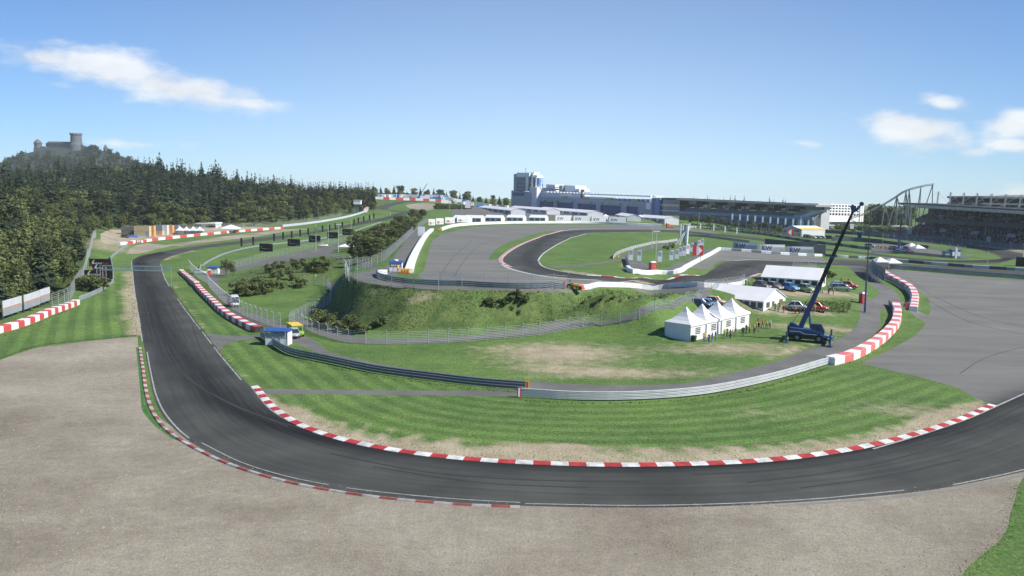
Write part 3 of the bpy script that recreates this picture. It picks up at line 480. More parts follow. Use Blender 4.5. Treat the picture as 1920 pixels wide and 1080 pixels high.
# ---------------------------------------------------------------- crash barriers, walls, fences
WB = [(0, 0), (.07, .05), (.07, .11), (.02, .155), (.07, .2), (.07, .26), (0, .31), (-.03, .31), (-.03, 0)]
_post = {}
def post_mesh(h, r, bend=0):
    k = (h, r, bend)
    if k not in _post:
        b = MB(); b.cyl((0, 0, -.3), (0, 0, h), r, n=6)
        if bend: b.cyl((0, 0, h), (bend, 0, h + .35), r*.9, n=6)
        o = b.build('post', STEEL); _post[k] = o.data; bpy.data.objects.remove(o)
    return _post[k]
def posts(path, spacing, h, r, parent, off=0, mat_=None, bend=0, name='post'):
    P = spl(path[:, :2], spacing, world=True)
    if len(P) > 99: P = spl(path[:, :2], spacing*len(P)/98, world=True)
    for i in range(len(P)):
        t = P[min(i+1, len(P)-1)] - P[max(i-1, 0)]; a = math.atan2(t[1], t[0]); q = Vector(P[i]) + Vector((math.sin(a), -math.cos(a), 0))*off
        o = bpy.data.objects.new(name, post_mesh(h, r, bend)); COL.objects.link(o); o.parent = parent; o.location = q - parent.location; o.rotation_euler = (0, 0, a - math.pi/2)
def armco(label, pix, n=3, m=None, h0=.12, gap=.37, side=1, spacing=4, cat='crash barrier', group=None, scale=1):
    P = spl(pix, 1.5); t = thing('crash_barrier', label, cat, P[0], 0, group)
    for k in range(n):
        pr = [(o*side*1.3, (h + h0 + k*gap)*scale) for o, h in WB]
        if side < 0: pr = pr[::-1]
        sweep(P, pr).build('rail', m or STEEL, t, P[0], world=True)
    posts(P, spacing, (h0 + n*gap)*scale, .06, t, off=-.09*side)
    return t
def wall(name, label, cat, pix, prof, mats, stripe=None, fm=None, step=1.5, group=None, parts=()):
    P = spl(pix, step if not stripe else stripe/max(round(stripe/step), 1)); o = sweep(P, prof, stripe=stripe, fm=fm).build(name, mats, loc=P[0], world=True); tag(o, label, cat, group); return o, P
def fence(label, pix, h=2.4, spacing=4, bend=.4, wires=8, r=.065, group=None, h0=.15):
    P = spl(pix, 2); t = thing('wire_fence', label, 'fence', P[0], 0, group); posts(P, spacing, h, r, t, bend=bend)
    b = MB()
    for k in range(wires):
        z = h0 + (h - h0) * k / (wires-1); sweep(P, [(-.02, z-.02), (.02, z-.02), (.02, z+.02), (-.02, z+.02)], b)
    b.build('wire_mesh', mat('wire', (.45, .48, .48), .5, .1, 1, .3), t, P[0], world=True); return t
def blockprof(w_, h, side=1, r=.12):
    p = [(0, -.1), (0, h-r), (r, h), (w_-r, h), (w_, h-r), (w_, -.1)]
    return [(o*side, z) for o, z in p][::side]
W_R = [mat('tyre_wall_white', (.66, .67, .68), .6, .12, 1.5), mat('tyre_wall_red', (.50, .07, .07), .6, .12, 1.5), mat('tyre_wall_dark', (.03, .032, .035), .8), mat('tyre_wall_faded_red', (.62, .16, .15), .6, .1, 1.5)]
# near barriers
armco('dull blue-grey triple-rail barrier curving away from the blue-roofed marshal hut', [(489,632),(512,648),(545,666),(605,679),(705,700),(800,713),(900,725),(986,732)], 3, DSTEEL, side=1)
armco('bright galvanised triple-rail barrier running up to the large red and white block wall', [(974,744.5),(1075,751),(1185,751),(1310,742),(1440,716.5),(1552,684)], 3, mat('bright_steel', (.55, .57, .59), .4, .12, .6, .3), side=1)
for px, py, lb in ((988.5, 733, 'yellow and red marker board at the end of the blue-grey barrier'), (973, 746, 'thin red and white marker board at the end of the bright barrier')):
    p = G(px, py); b = MB(); b.box(-.22, .22, -.03, .03, .05, 1.3); b.build('barrier_end_board', mat('marker_yellow', (.8, .42, .03), .5) if px > 980 else RED, tag(thing('end_marker', lb, 'marker board', p)))
    MB().box(-.1, .1, -.05, -.032, .15, 1.2).build('stripe', RED if px > 980 else WHITE, bpy.data.objects['end_marker' if px > 980 else 'end_marker.001'])
armco('low galvanised barrier along the top edge of the grassy embankment', [(706,514),(710,521),(722,525),(740,529),(780,534),(860,537),(980,541.5),(1057,542)], 3, DSTEEL, side=1, scale=.95)
armco('barrier left of the track from the near tyre wall past the truss gantry', [(148,565.5),(162,560),(187,549),(207,535),(212,515),(208,486),(222,474),(240,461)], 3, STEEL, side=-1)
armco('long barrier beside the straight behind the row of black advertising boards', [(374,508),(380,500),(395,490),(430,475),(492,462),(555,455),(630,444),(675,431),(715,418)], 2, STEEL, side=1, spacing=5)
armco('pale barrier along the foot of the wood on the far straight', [(530,426),(605,417),(642,410.5),(680,400),(690,396)], 3, mat('pale_blue_steel', (.5, .56, .62), .5, .1, .6), side=1, spacing=6, scale=1.3)
armco('curved barrier inside the hairpin, by the paved spur', [(1150,485),(1160,477),(1181,469),(1212,461),(1244,456),(1270,452)], 3, mat('bright_steel', (.55, .57, .59)), side=-1)
armco('short dark barrier on the left tip of the white infield wall', [(1173,486),(1176,494),(1179,502)], 3, DSTEEL, side=1)
armco('dark barrier between the infield grass and the far straight, left of the banner fence', [(1285,443),(1325,445),(1340,447),(1377,452),(1405,456)], 3, DSTEEL, side=1, spacing=5)
armco('long dark double barrier on the far edge of the wide tarmac run-off', [(1669,504),(1733,509),(1824,517),(1920,524),(2150,546)], 4, mat('mid_steel', (.2, .25, .3), .5, .2, .5, .2), side=1, spacing=5)
armco('dark barrier round the paved paddock of the small crane', [(1634,474),(1675,475.5),(1721,478.5),(1778,484),(1800,485),(1817,482.5),(1818,479)], 3, DSTEEL, side=1, spacing=6)
armco('dark barrier curving behind the straight red and white wall by the tarmac path', [(1667,572),(1672,580),(1676,590)], 3, DSTEEL, side=-1, spacing=3)
wall('white_barrier', 'white solid barrier on the embankment edge to the right of the orange tractor', 'barrier', [(1088,543),(1240,541.5),(1318,537.5),(1398,530.5)], blockprof(.35, 1.0, 1, .04), [mat('bleached_white', (.62, .63, .64), .6, .15, .8), mat('weathered_white', (.48, .5, .52), .6, .2, .8)], stripe=4, fm=lambda s, j: 0 if s < 4 else (s*3 % 5) % 2)
wall('white_wall', 'white block wall curving round the hairpin infield beneath the flags', 'wall', [(1173,505),(1178,510),(1186,512.5),(1212,514.5),(1244,515.5),(1269,513),(1288,504.5),(1312,491),(1340,475.5),(1352,468.5)], blockprof(1.0, 1.0, -1), [WHITE, mat('grimy_white', (.5, .52, .54), .6)], stripe=3, fm=lambda s, j: 0)
wall('striped_wall', 'low wall of alternating white and grey blocks below the KW banners', 'wall', [(1353,469),(1402,472.5),(1452,476.5),(1502,479.5),(1542,481)], blockprof(.8, .95, -1), [WHITE, mat('block_grey', (.2, .22, .23), .7)], stripe=3.6, fm=lambda s, j: s % 2)
wall('striped_wall', 'dark and grey striped wall running behind the crane boom to the screens', 'wall', [(1547,480.5),(1580,483),(1629,485.5),(1645,488)], blockprof(.6, .95, -1), [mat('block_dark', (.055, .065, .08), .6), mat('block_pale', (.4, .43, .46), .6)], stripe=4.2, fm=lambda s, j: s % 2)
wall('striped_wall', 'marbled dark and white wall along the right-hand straight', 'wall', [(1648,489),(1687,491.5),(1733,495.5),(1790,500),(1920,508.5),(2150,524)], blockprof(.7, 1.15, -1), [MATS['block_dark'], MATS['block_pale'], MATS['block_grey']], stripe=2.6, fm=lambda s, j: (s*7 % 5) % 3)
wall('striped_wall', 'long dark and grey block wall below the row of young trees', 'wall', [(1294,427),(1337,430),(1377,434.5),(1415,439),(1452,444),(1490,450),(1527,456),(1580,462),(1631,469)], blockprof(.8, 1.3, -1), [MATS['block_dark'], MATS['block_grey'], MATS['block_pale']], stripe=5, fm=lambda s, j: (s % 2) if s > 10 else 2 - s % 2)
wall('white_barrier', 'long white barrier round the far side of the hairpin run-off', 'barrier', [(829,432.5),(840,428.5),(855,425),(880,422.5),(905,421),(955,419.5),(1005,419),(1105,419),(1180,422),(1240,424.5)], blockprof(.9, 1.5, -1), [WHITE, mat('panel_white', (.66, .67, .69), .6)], stripe=9, fm=lambda s, j: s % 2)
wall('white_block_wall', 'straight wall of large white blocks beside the plateau road', 'wall', [(758,512),(768,486),(781,462),(795,442),(806,432)], blockprof(1.9, 1.0, 1), [WHITE, mat('block_seam', (.55, .57, .6), .6)], stripe=2.4, step=.3, fm=lambda s, j: 0)
for px, py, lb, wd in ((760, 512.5, 'yellow and red padded block on the near end of the white block wall', 2.0), (825, 433, 'yellow and red padded block on the left end of the long white barrier', 1.8)):
    t = thing('crash_cushion', lb, 'crash cushion', G(px, py), 0); MB().box(-wd/2, wd/2, -.55, .35, 0, 1.05).build('cushion', [mat('cushion_yellow', (.8, .45, .06), .6)], t); b = MB(); b.box(-wd/2-.01, wd/2+.01, -.56, .36, .02, .22)
    for k in range(3): b.box(-wd/2+.2+k*.6, -wd/2+.45+k*.6, -.57, -.552, .25, .7)
    b.build('red_marking', RED, t)
t = thing('crash_cushion', 'white block at the bend of the embankment barrier beside the small blue-roofed hut', 'crash cushion', G(716, 514), .3); MB().prism([(-1.1,-.9),(1.1,-.6),(1.3,.9),(-.2,.9)], 0, .9).build('cushion', WHITE, t)
# red and white tyre walls
def tyre_wall(label, pix, L_, w_=1.5, h=1.05, side=-1, dark_side=False, faded=False, step=.75, mats=None):
    r_ = 3 if faded else 1
    pr = blockprof(w_, h, side); top = (1, 2, 3) 
    def fm(s, j):
        if dark_side and j in ((0,) if side > 0 else (4,)): return 2 if s % 2 else 0
        return r_ if s % 2 else 0
    return wall('tyre_wall', label, 'tyre wall', pix, pr, W_R, stripe=L_, fm=fm, step=step)
tyre_wall('red and white tyre wall on the grass left of the track, below the silver advertising boards', [(-60,646),(-15,630),(37,615),(75,601),(112,585.5),(150,571)], 2.1, 1.5, 1.1, -1)
tyre_wall('long tyre wall with red and white top beside the straight, ending at the blue-roofed marshal hut', [(345,511),(360,524),(375,537),(405,568),(430,590),(455,605),(480,617),(494,622)], 2.6, 1.5, 1.0, 1, True)
tyre_wall('large red and white block wall, nearest of the two by the wide tarmac run-off', [(1565,685.5),(1602,675.5),(1640,656),(1664,638),(1677,625),(1687,612),(1690,598),(1689,586),(1686,576)], 3.1, 1.7, 1.2, -1, False, True)
tyre_wall('red and white block wall with dark back, further of the two by the wide tarmac run-off', [(1720,585),(1722,572),(1722,560),(1712,543),(1690,530),(1668,518),(1658,511.5)], 3.1, 1.7, 1.2, -1, True, True)
tyre_wall('red and white tyre wall along the far gravel trap in front of the containers and white tents', [(226,460),(250,457),(275,454),(350,445),(425,437.5),(480,433),(532,429)], 5, 1.6, 1.2, -1)
P = spl([at_Y(px, 375, yw)[:2] for px, yw in ((688, 598), (691, 640), (684, 700), (683, 745), (690, 768), (732, 776), (780, 784), (836, 792))], 1.5, world=True)
tag(sweep(P, blockprof(2.5, 2.3, -1), stripe=6.5, fm=lambda s_, j: s_ % 2).build('tyre_wall', W_R, loc=P[0], world=True), 'distant red and white tyre wall on the crest of the far grass slope', 'tyre wall')
armco('dark triple-rail barrier backing the further red and white block wall', [(1703,578),(1707,562),(1697,546),(1678,533),(1655,522)], 3, DSTEEL, side=-1, spacing=3)
wall('dark_wall', 'dark hoarding wall curving behind the yellow-roofed hall and parked cars', 'wall', [(1548,436),(1600,440),(1660,446),(1760,456)], blockprof(.5, 2.0, -1, .05), [mat('dark_blue_wall', (.045, .07, .1), .7, .2, 1)])
wall('dark_wall', 'lower dark wall between the far loop and the small crane paddock', 'wall', [(1566,446),(1620,452),(1680,459),(1740,466)], blockprof(.5, 1.5, -1, .05), [mat('block_dark', (.055, .065, .08))])
t = wall('tyre_stack', 'dark stack of tyres at the right edge by the far loop', 'tyre stack', [(1904,499),(1920,500),(1960,502)], blockprof(1.5, 3.6, -1, .3), [BLACK])[0]
wall('dark_wall', 'dark mesh-clad wall in front of the far loop behind the crane boom', 'wall', [(1560,451.5),(1606,453),(1654,457)], blockprof(.5, 2.2, -1, .05), [mat('dark_mesh', (.07, .085, .1), .7, .2, 1, fine=6)])
wall('dark_wall', 'low dark blue wall at the foot of the big grandstand', 'wall', [(1618,436),(1710,445),(1778,452),(1920,468),(2100,488)], blockprof(.6, 2.0, -1, .05), [mat('dark_blue_wall', (.045, .07, .1), .7, .2, 1)])
wall('dark_wall', 'dark wall below the grandstand hoarding along the far loop', 'wall', [(1560,427),(1620,430),(1700,438),(1800,448),(1920,461),(2100,480)], blockprof(.5, 1.6, -1, .05), [MATS['dark_blue_wall']])
# fences
fence('tall catch fence behind the straight red and white tyre wall', [(356,505),(380,527),(400,547),(430,575),(455,590),(480,601),(505,610),(526,616)], 2.6, 3.2)
fence('wire fence curving along the foot of the embankment beside the lower path', [(542,610),(555,607),(565,611),(585,623),(605,630),(630,637),(672,645),(755,646),(860,641.5),(1000,630),(1100,614),(1207,595),(1247,582),(1282,572),(1316,561)], 2.1, 3.4)
fence('wire fence curling round the grass lens left of the embankment', [(543,608),(560,599),(575,590),(600,580),(617,571),(622,560),(619,548),(612,538),(592,534),(570,535)], 2.3, 3.2)
fence('catch fence round the front corner of the embankment top', [(655,504),(648,514),(653,521),(664,526),(679,530),(706,533),(739,537),(777,540.5),(822,544)], 2.6, 5.2, r=.06)
fence('catch fence behind the barrier on the embankment, left of the orange tractor', [(825,535),(867,537.5),(907,539),(946,540),(985,541),(1022,541.5),(1062,541.5)], 2.6, 4.6, r=.06)
fence('catch fence along the plateau road above the bank trees', [(658,504),(670,505.5),(697,501),(712,493),(730,480),(755,455),(780,431),(802,416)], 2.6, 4.5)
fence('fence along the service road beyond the bushy bank', [(430,512),(442,503.5),(467,495.5),(505,485),(555,473),(605,462),(655,451),(690,443)], 2.6, 5)
fence('tall fence along the edge of the wood left of the track', [(98,578),(125,568),(140,547),(152,528),(160,510),(170,470),(180,443)], 3.0, 3.5)
fence('fence along the foot of the wood behind the containers', [(235,432),(400,427),(530,423),(605,412),(640,406)], 2.4, 6)
fence('fence with pale posts along the far loop right of the small crane', [(1654,449),(1710,458.5),(1778,470),(1810,476)], 3.2, 9, r=.08)
fence('debris fence in front of the big grandstand', [(1600,441),(1700,450),(1778,457),(1920,472),(2100,492)], 3.4, 8, r=.07)
fence('fence below the row of young trees', [(1310,424),(1400,434),(1480,443),(1520,450)], 2.8, 7, r=.07)
fence('fence beside the small white-roofed buildings behind the crane boom', [(1500,420),(1560,424),(1620,429),(1690,436)], 3.5, 8, r=.07)
fence('short wire fence at the left end of the further marquee', [(1318,548),(1345,543),(1372,538),(1396,531)], 2.2, 4)
fence('guard fence on the track edge behind the further marquee', [(1486,502),(1510,503),(1535,504),(1545,505)], 1.6, 3)
fence('low rail fence along the near edge of the far gravel trap yard', [(232,450),(290,444),(350,440),(420,433)], 1.4, 5, bend=0, wires=3)
# advertising boards
zp_ = lambda px, py, y: at_Y(px, py, y)[2]
def board(name, label, cat, px, py, w_, h, rz, z0, m, marks=(), group=None, posts_=2, t=.12, letters=None):
    """board facing -y in its own frame; marks = [(x, z, w, h, material)] raised 6 mm"""
    th = thing(name, label, cat, G(px, py), rz, group); MB().box(-w_/2, w_/2, -t/2, t/2, z0, z0+h).build('panel', m, th)
    if posts_:
        for x in ([-w_*.4, w_*.4] if posts_ == 2 else [0]): MB().cyl((x, t*.5+.05, -.3), (x, t*.5+.05, z0+h*.9), .06, n=6).build('post', STEEL, th)
    if marks:
        for mm in {q[4].name: q[4] for q in marks}.values():
            b = MB()
            for x, z, mw, mh, m2 in marks:
                if m2.name == mm.name: b.box(x-mw/2, x+mw/2, -t/2-.012, -t/2-.002, z-mh/2, z+mh/2)
            b.build('lettering', mm, th)
    if letters:
        for body, size, m2, x, z, bold in letters: text('lettering', body, size, m2, th, (x, -t/2-.012, z), (math.pi/2, 0, 0), .008, bold)
    return th
def letterbars(x0, x1, z, h, m, n):
    out = []; w_ = (x1-x0)/n
    for i in range(n):
        a = x0 + w_*(i+.5); k = i % 3
        out += [(a-w_*.22, z, w_*.24, h, m), (a+w_*.05, z+h*(.38 if k != 1 else 0), w_*.4, h*.24, m)] + ([(a+w_*.05, z-h*.38, w_*.4, h*.24, m)] if k != 0 else [(a+w_*.2, z, w_*.22, h*.8, m)])
    return out
BOARD = mat('black_board', (.012, .013, .016), .5)
def swoosh(th, x, z, s, t, m, m2):
    b = MB()
    b.exy([(x+s*.0, z-s*.1), (x+s*.35, z-s*.18), (x+s*.3, z+s*.15), (x+s*.75, z+s*.7), (x+s*.55, z+s*.75), (x+s*.1, z+s*.25)], -t/2-.014, -t/2-.003); b.build('logo', m, th)
    b = MB(); b.exy([(x-s*.5, z-s*.3), (x-s*.1, z-s*.15), (x+s*.05, z-s*.75), (x-s*.15, z-s*.7), (x-s*.2, z-s*.4)], -t/2-.014, -t/2-.003); b.build('logo', m2, th)
for px, py, w_, h, z0, lb, full in ((188, 512, 6.4, 2.3, 1.9, 'black board with white and red mark, standing highest behind the gantry leg', 1), (190, 518, 5, 1.6, 1.7, 'black board half hidden behind the gantry leg, middle of three', 0), (183, 530, 7.0, 2.0, 1.3, 'black board with white and red mark, lowest of three by the gantry leg', 1)):
    mk = letterbars(-w_*.32, w_*.12, z0+h*.42, h*.2, WHITE, 6) + letterbars(w_*.12, w_*.44, z0+h*.46, h*.2, RED, 6); th = board('advertising_board', lb, 'advertising board', px, py, w_, h, -.05, z0, BOARD, mk, group='black boards by the gantry'); swoosh(th, -w_*.38, z0+h*.45, 1.3, .12, WHITE, RED)
for i, (px, py, w_) in enumerate(((499, 474, 7.0), (551, 464, 7.0), (590, 456.5, 7.0), (624, 449, 7.0), (652, 442.5, 7.0))):
    lb = ['black board with small pale lettering, nearest of five along the long barrier', 'black board with pale lettering, second nearest of five along the long barrier', 'black board with pale lettering, in the middle of five along the long barrier', 'black board with pale lettering, fourth along the long barrier, beside a light pole', 'black board partly behind the bank trees, farthest of five along the long barrier'][i]
    mk = letterbars(-2.2, .2, 1.75, .45, mat('pale_letter', (.55, .6, .6), .6), 6) + letterbars(.3, 2.6, 1.65, .35, mat('dull_yellow_letter', (.4, .35, .08), .6), 6); th = board('advertising_board', lb, 'advertising board', px, py, w_, 3.3, -.42, .5, BOARD, mk, group='black boards along the straight'); swoosh(th, -2.5, 2.3, .8, .12, MATS['pale_letter'], MATS['pale_letter'])
for i, (px, py) in enumerate(((453,466),(475,463),(499,458),(514,455.5),(531,452.5),(547,450),(563,446.5),(578,444),(592,441.5),(605,438),(618,436),(629,433),(642,430),(653,427.5),(664,425),(672,421.5),(682,419),(693,416),(701,412.5))):
    if i in (2, 13): continue
    th = thing('track_marker', 'narrow dark upright marker panel on a pole beside the straight', 'track marker', G(px, py), -.5, 'dark marker panels along the straight'); MB().box(-.55, .55, -.06, .06, .9, 4.6).build('panel', mat('marker_dark', (.03, .03, .032), .6), th); MB().cyl((0, .1, -.2), (0, .1, 4), .06).build('pole', STEEL, th)
    MB().box(-.12, .12, -.075, -.062, 1.3, 2.6).build('lettering', mat('marker_beige', (.45, .36, .25), .7), th)
# silver boards on the far left
SB = [(-18,604,20),(24,594.5,36),(60.5,582,30),(85,572,19)]
for i, (px, py, wpx) in enumerate(SB):
    s_ = (py-355)/24.; rz = .86
    p0, p1 = G(px-wpx/2, py+wpx*.17), G(px+wpx/2, py-wpx*.17); d = p1-p0; w_ = math.hypot(d.x, d.y)*.97; c = (p0+p1)/2
    th = thing('advertising_board', ['silver hoarding cut by the picture edge above the near tyre wall', 'wide silver hoarding with orange lettering, second from the left edge', 'silver hoarding with orange lettering, third from the left edge above the tyre wall', 'rightmost silver hoarding with orange lettering at the end of the row'][i], 'advertising board', c, math.atan2(d.y, d.x), 'silver hoardings by the wood')
    MB().box(-w_/2, w_/2, -.06, .06, .7, 1.9).build('panel', mat('hoarding_grey', (.26, .29, .32), .7, .15, .5), th); MB().box(-w_/2, w_/2, -.06, .06, 2.2, 3.5).build('panel', mat('hoarding_silver', (.5, .53, .57), .5, .1, .5), th); MB().box(-w_/2, w_/2, -.055, .055, 1.905, 2.195).build('panel', mat('hoarding_cream', (.45, .38, .28), .6), th)
    b = MB(); n = int(w_*2.2)
    for q in letterbars(-w_*.46, w_*.46, 2.05, .24, RED, n): b.box(q[0]-q[2]/2, q[0]+q[2]/2, -.068, -.056, q[1]-q[3]/2, q[1]+q[3]/2)
    b.build('lettering', mat('orange_red_letter', (.5, .1, .03), .6), th)
    for x in (-w_*.49, 0, w_*.47): MB().cyl((x, .14, -.3), (x, .14, 3.6 if x else 1.6), .09, n=6).build('post', DARK, th)
# KW banner fence and white hoardings
NAVY = mat('navy_letter', (.03, .06, .22), .6); BROWN = mat('brown_letter', (.25, .2, .15), .7)
for i, (xa, ya, xb, yb) in enumerate(((1378,468,1424,471.5),(1427.5,472,1476,475.5),(1480,476,1530,479.5))):
    a, b_ = G(xa, ya), G(xb, yb); a = a + Vector((0, 3, 0)); b_ = b_ + Vector((0, 3, 0)); d = b_-a; w_ = d.length; th = thing('banner', ['white KW banner on mesh fence, left of three', 'white KW banner on mesh fence, in the middle of three', 'white KW banner on mesh fence, right of three beside the dark mesh'][i], 'banner', (a+b_)/2, math.atan2(d.y, d.x), 'KW banners on the fence')
    h = 3.0; MB().box(-w_/2, w_/2, -.05, .05, .5, h).build('panel', mat('banner_grey', (.38, .41, .44), .6, .2, .8), th); MB().box(-w_*.3, w_/2-.1, -.06, -.051, h-1.1, h-.1).build('stripe', WHITE, th)
    text('lettering', 'KW', 2.3, NAVY, th, (-w_*.2, -.075, 1.5), (math.pi/2, 0, 0), .01, True); b = MB()
    for k in range(4): b.exy([(-w_*.36+k*.85, .7), (-w_*.36+k*.85+.25, .7), (-w_*.36+k*.85+.75, 2.4), (-w_*.36+k*.85+.5, 2.4)], -.066, -.052)
    b.build('emblem', BROWN, th)
    for x in (-w_/2, w_/2): MB().cyl((x, .1, -.3), (x, .1, h+.2), .08, n=6).build('post', STEEL, th)
a = G(1532, 480) + Vector((0, 3, 0)); th = thing('mesh_screen', 'dark mesh screen at the right end of the banner row', 'screen', a, -.1); MB().box(0, 4.2, -.04, .04, .3, 4.2).build('panel', MATS['dark_mesh'], th); [MB().cyl((x, .08, -.3), (x, .08, 4.4), .07, n=6).build('post', STEEL, th) for x in (0, 4.2)]
wall('mesh_screen', 'long low dark mesh screen behind the KW banners', 'screen', [(1434,458),(1480,462.5),(1532,466)], [(-.04, 0), (-.04, 2.6), (.04, 2.6), (.04, 0)], [MATS['dark_mesh']])
for i, (xa, xb, ya, yb) in enumerate(((1041,1073,416.5,416.8),(1075,1107,417,417.6),(1109,1141,418,418.6),(1142,1175,418.8,420))):
    a, b_ = G(xa, ya), G(xb, yb); a = a + Vector((0, 2.5, 0)); b_ = b_ + Vector((0, 2.5, 0)); d = b_-a; w_ = math.hypot(d.x, d.y)*.97; th = thing('banner', ['first white hoarding from the left behind the far white barrier, with dark lettering', 'second white hoarding from the left behind the far white barrier', 'third white hoarding from the left behind the far white barrier', 'last white hoarding on the right behind the far white barrier, before the grass'][i], 'hoarding', (a+b_)/2, math.atan2(d.y, d.x), 'white hoardings behind the far barrier')
    MB().box(-w_/2, w_/2, -.08, .08, .9, 4.6).build('panel', WHITE, th); text('lettering', 'KW', 2.6, NAVY, th, (-w_*.2, -.1, 2.3), (math.pi/2, 0, 0), .01, True); [MB().cyl((x, .15, -.3), (x, .15, 4.7), .12, n=6).build('post', DARK, th) for x in (-w_/2, w_/2)]
for i, (xa, xb, ya, yb) in enumerate(((803,816,426,424.5),(817,832,424.2,422.5),(834,853,422.2,420.3),(856,877,420,418.5))):
    a, b_ = G(xa, ya), G(xb, yb); d = b_-a; w_ = math.hypot(d.x, d.y); w_ = min(w_, 16); th = thing('banner', ['leftmost white hoarding with reddish emblem above the plateau road', 'second white hoarding with reddish emblem, left of the front tents', 'third white hoarding with reddish emblem, left of the front tents', 'fourth white hoarding with reddish emblem, touching the first front tent'][i], 'hoarding', (a+b_)/2, math.atan2(d.y, d.x)*.35, 'white hoardings with red emblem')
    w_ = (xb-xa)*((a.y+b_.y)/2)/1500*1.03; MB().box(-w_/2, w_/2, -.08, .08, .8, 4.2).build('panel', WHITE, th); MB().box(-w_*.38, -w_*.05, -.1, -.082, 1.2, 2.6).build('emblem', mat('emblem_brown', (.5, .3, .25), .7), th); MB().box(-w_*.2, -w_*.1, -.112, -.101, 1.8, 2.5).build('emblem', RED, th)
    MB().exy([(-w_*.05, 1.6), (w_*.45, 2.2), (w_*.45, 2.4), (-w_*.05, 1.8)], -.1, -.082).build('emblem', GREY, th); [MB().cyl((x, .15, -.3), (x, .15, 4.3), .1, n=6).build('post', DARK, th) for x in (-w_/2, w_/2)]
# chevron signs
for px, py, fl, lb, sz in ((1307.5, 492, 1, 'red board with white arrow pointing right, by the white infield wall', 3.1), (1482, 444.5, -1, 'red board with white arrow pointing left on the grey gable of the yellow-roofed hall', 3.3)):
    th = thing('arrow_sign', lb, 'sign', G(px, py), 0); z0 = 2.0 if fl > 0 else 1.0; MB().box(-sz/2, sz/2, -.08, .08, z0, z0+sz).build('panel', mat('sign_red', (.5, .04, .05), .5), th)
    b = MB(); b.box(*sorted((fl*-.12*sz, fl*-.02*sz)), -.1, -.082, z0+.04*sz, z0+.96*sz); b.exy([(fl*.02*sz, z0+.05*sz), (fl*.42*sz, z0+.5*sz), (fl*.02*sz, z0+.95*sz)][::fl], -.1, -.082); b.build('arrow', WHITE, th)
    [MB().cyl((x, .16, -.2), (x, .16, z0+sz*.8), .08, n=6).build('post', STEEL, th) for x in (-sz*.3, sz*.3)]
for px, py, wpx, lb in ((1597, 430, 7, 'white square board under the crane boom tip'), (1705, 441, 8, 'white square board at the near corner of the big grandstand'), (1853, 455, 8, 'white square board in front of the crowded lower tier'), (1502, 421, 5, 'small white square board among the blue flags'), (877, 391, 10, 'white square board above the far bushes'), (790, 443, 13, 'white board standing on the far end of the white block wall')):
    p = G(px, py); p = p*.955 if px != 790 else p; p.z = float(H(p.x, p.y)); s_ = p.y/1500; dz_ = zp_(px, py, p.y) - p.z; th = thing('white_board', lb, 'board', p, 0); MB().box(-wpx*s_/2, wpx*s_/2, -.1, .1, dz_+s_*1.0, dz_+(1.0+wpx*1.3)*s_).build('panel', WHITE, th); MB().cyl((0, .2, -.2), (0, .2, dz_+wpx*s_), .12, n=6).build('post', STEEL, th)
# leaning screens by the tarmac ramp
pp = spl([(1633,512),(1641,522),(1658,532)], 3.2)
for i in range(len(pp)-1):
    a, b_ = Vector(pp[i]), Vector(pp[i+1]); d = b_-a; th = thing('screen_panel', ('tall grey braced screen nearest the umbrellas by the tarmac ramp' if i == 0 else ('tall grey braced screen nearest the red and white wall by the tarmac ramp' if i == len(pp)-2 else 'tall grey braced screen within the leaning row by the tarmac ramp')), 'screen', (a+b_)/2, math.atan2(d.y, d.x), 'braced screens by the ramp')
    w_ = math.hypot(d.x, d.y)*.94; MB().box(-w_/2, w_/2, -.05, .05, .8, 4.4).build('panel', mat('screen_grey', (.13, .16, .19), .5, .25, .6), th)
    for x in (-w_*.45, w_*.45): b = MB(); b.cyl((x, .1, -.3), (x, .1, 4.4), .07, n=6); b.cyl((x, -2.2, -.3), (x, -.06, 3.3), .06, n=6); b.build('brace', STEEL, th)
# truss gantry over the straight
pL = G(191, 532); pR = G(321, 508); zt = 4.15; y_ = pL.y; half = Vector((pR.x, y_, 0))
th = thing('truss_gantry', 'grey steel truss gantry spanning the straight near the wood', 'gantry', pL); b = MB(); X1 = (322-191)*y_/1500 
for dy in (-.8, .8):
    for z in (zt-.55, zt+.55): b.cyl((0, dy, z), (X1, dy, z), .065, n=6)
    n = 24
    for k in range(n): b.cyl((X1*k/n, dy, zt-.55 if k % 2 else zt+.55), (X1*(k+1)/n, dy, zt+.55 if k % 2 else zt-.55), .028, n=4)
b.build('truss', mat('gantry_blue', (.2, .28, .32), .5), th)
MB().cyl((X1, 0, -.4), (X1, 0, zt+.5), .07, n=6).build('post', STEEL, th)
for x in (0,):
    b = MB()
    for dx in (-.75, .75):
        for dy in (-.8, .8): b.cyl((x+dx, dy, -.4), (x+dx, dy, zt+.55), .07, n=6)
    for k in range(4):
        for dy in (-.8, .8): b.cyl((x-.75, dy, k*1.0+.2), (x+.75, dy, k*1.0+1.2), .03, n=4)
    b.build('leg', STEEL, th)
    for dx in (-.75, .75): MB().box(x+dx-.3, x+dx+.3, -1.1, -.5, -.3, .5).build('foot', mat('footing', (.55, .48, .36), .8), th)
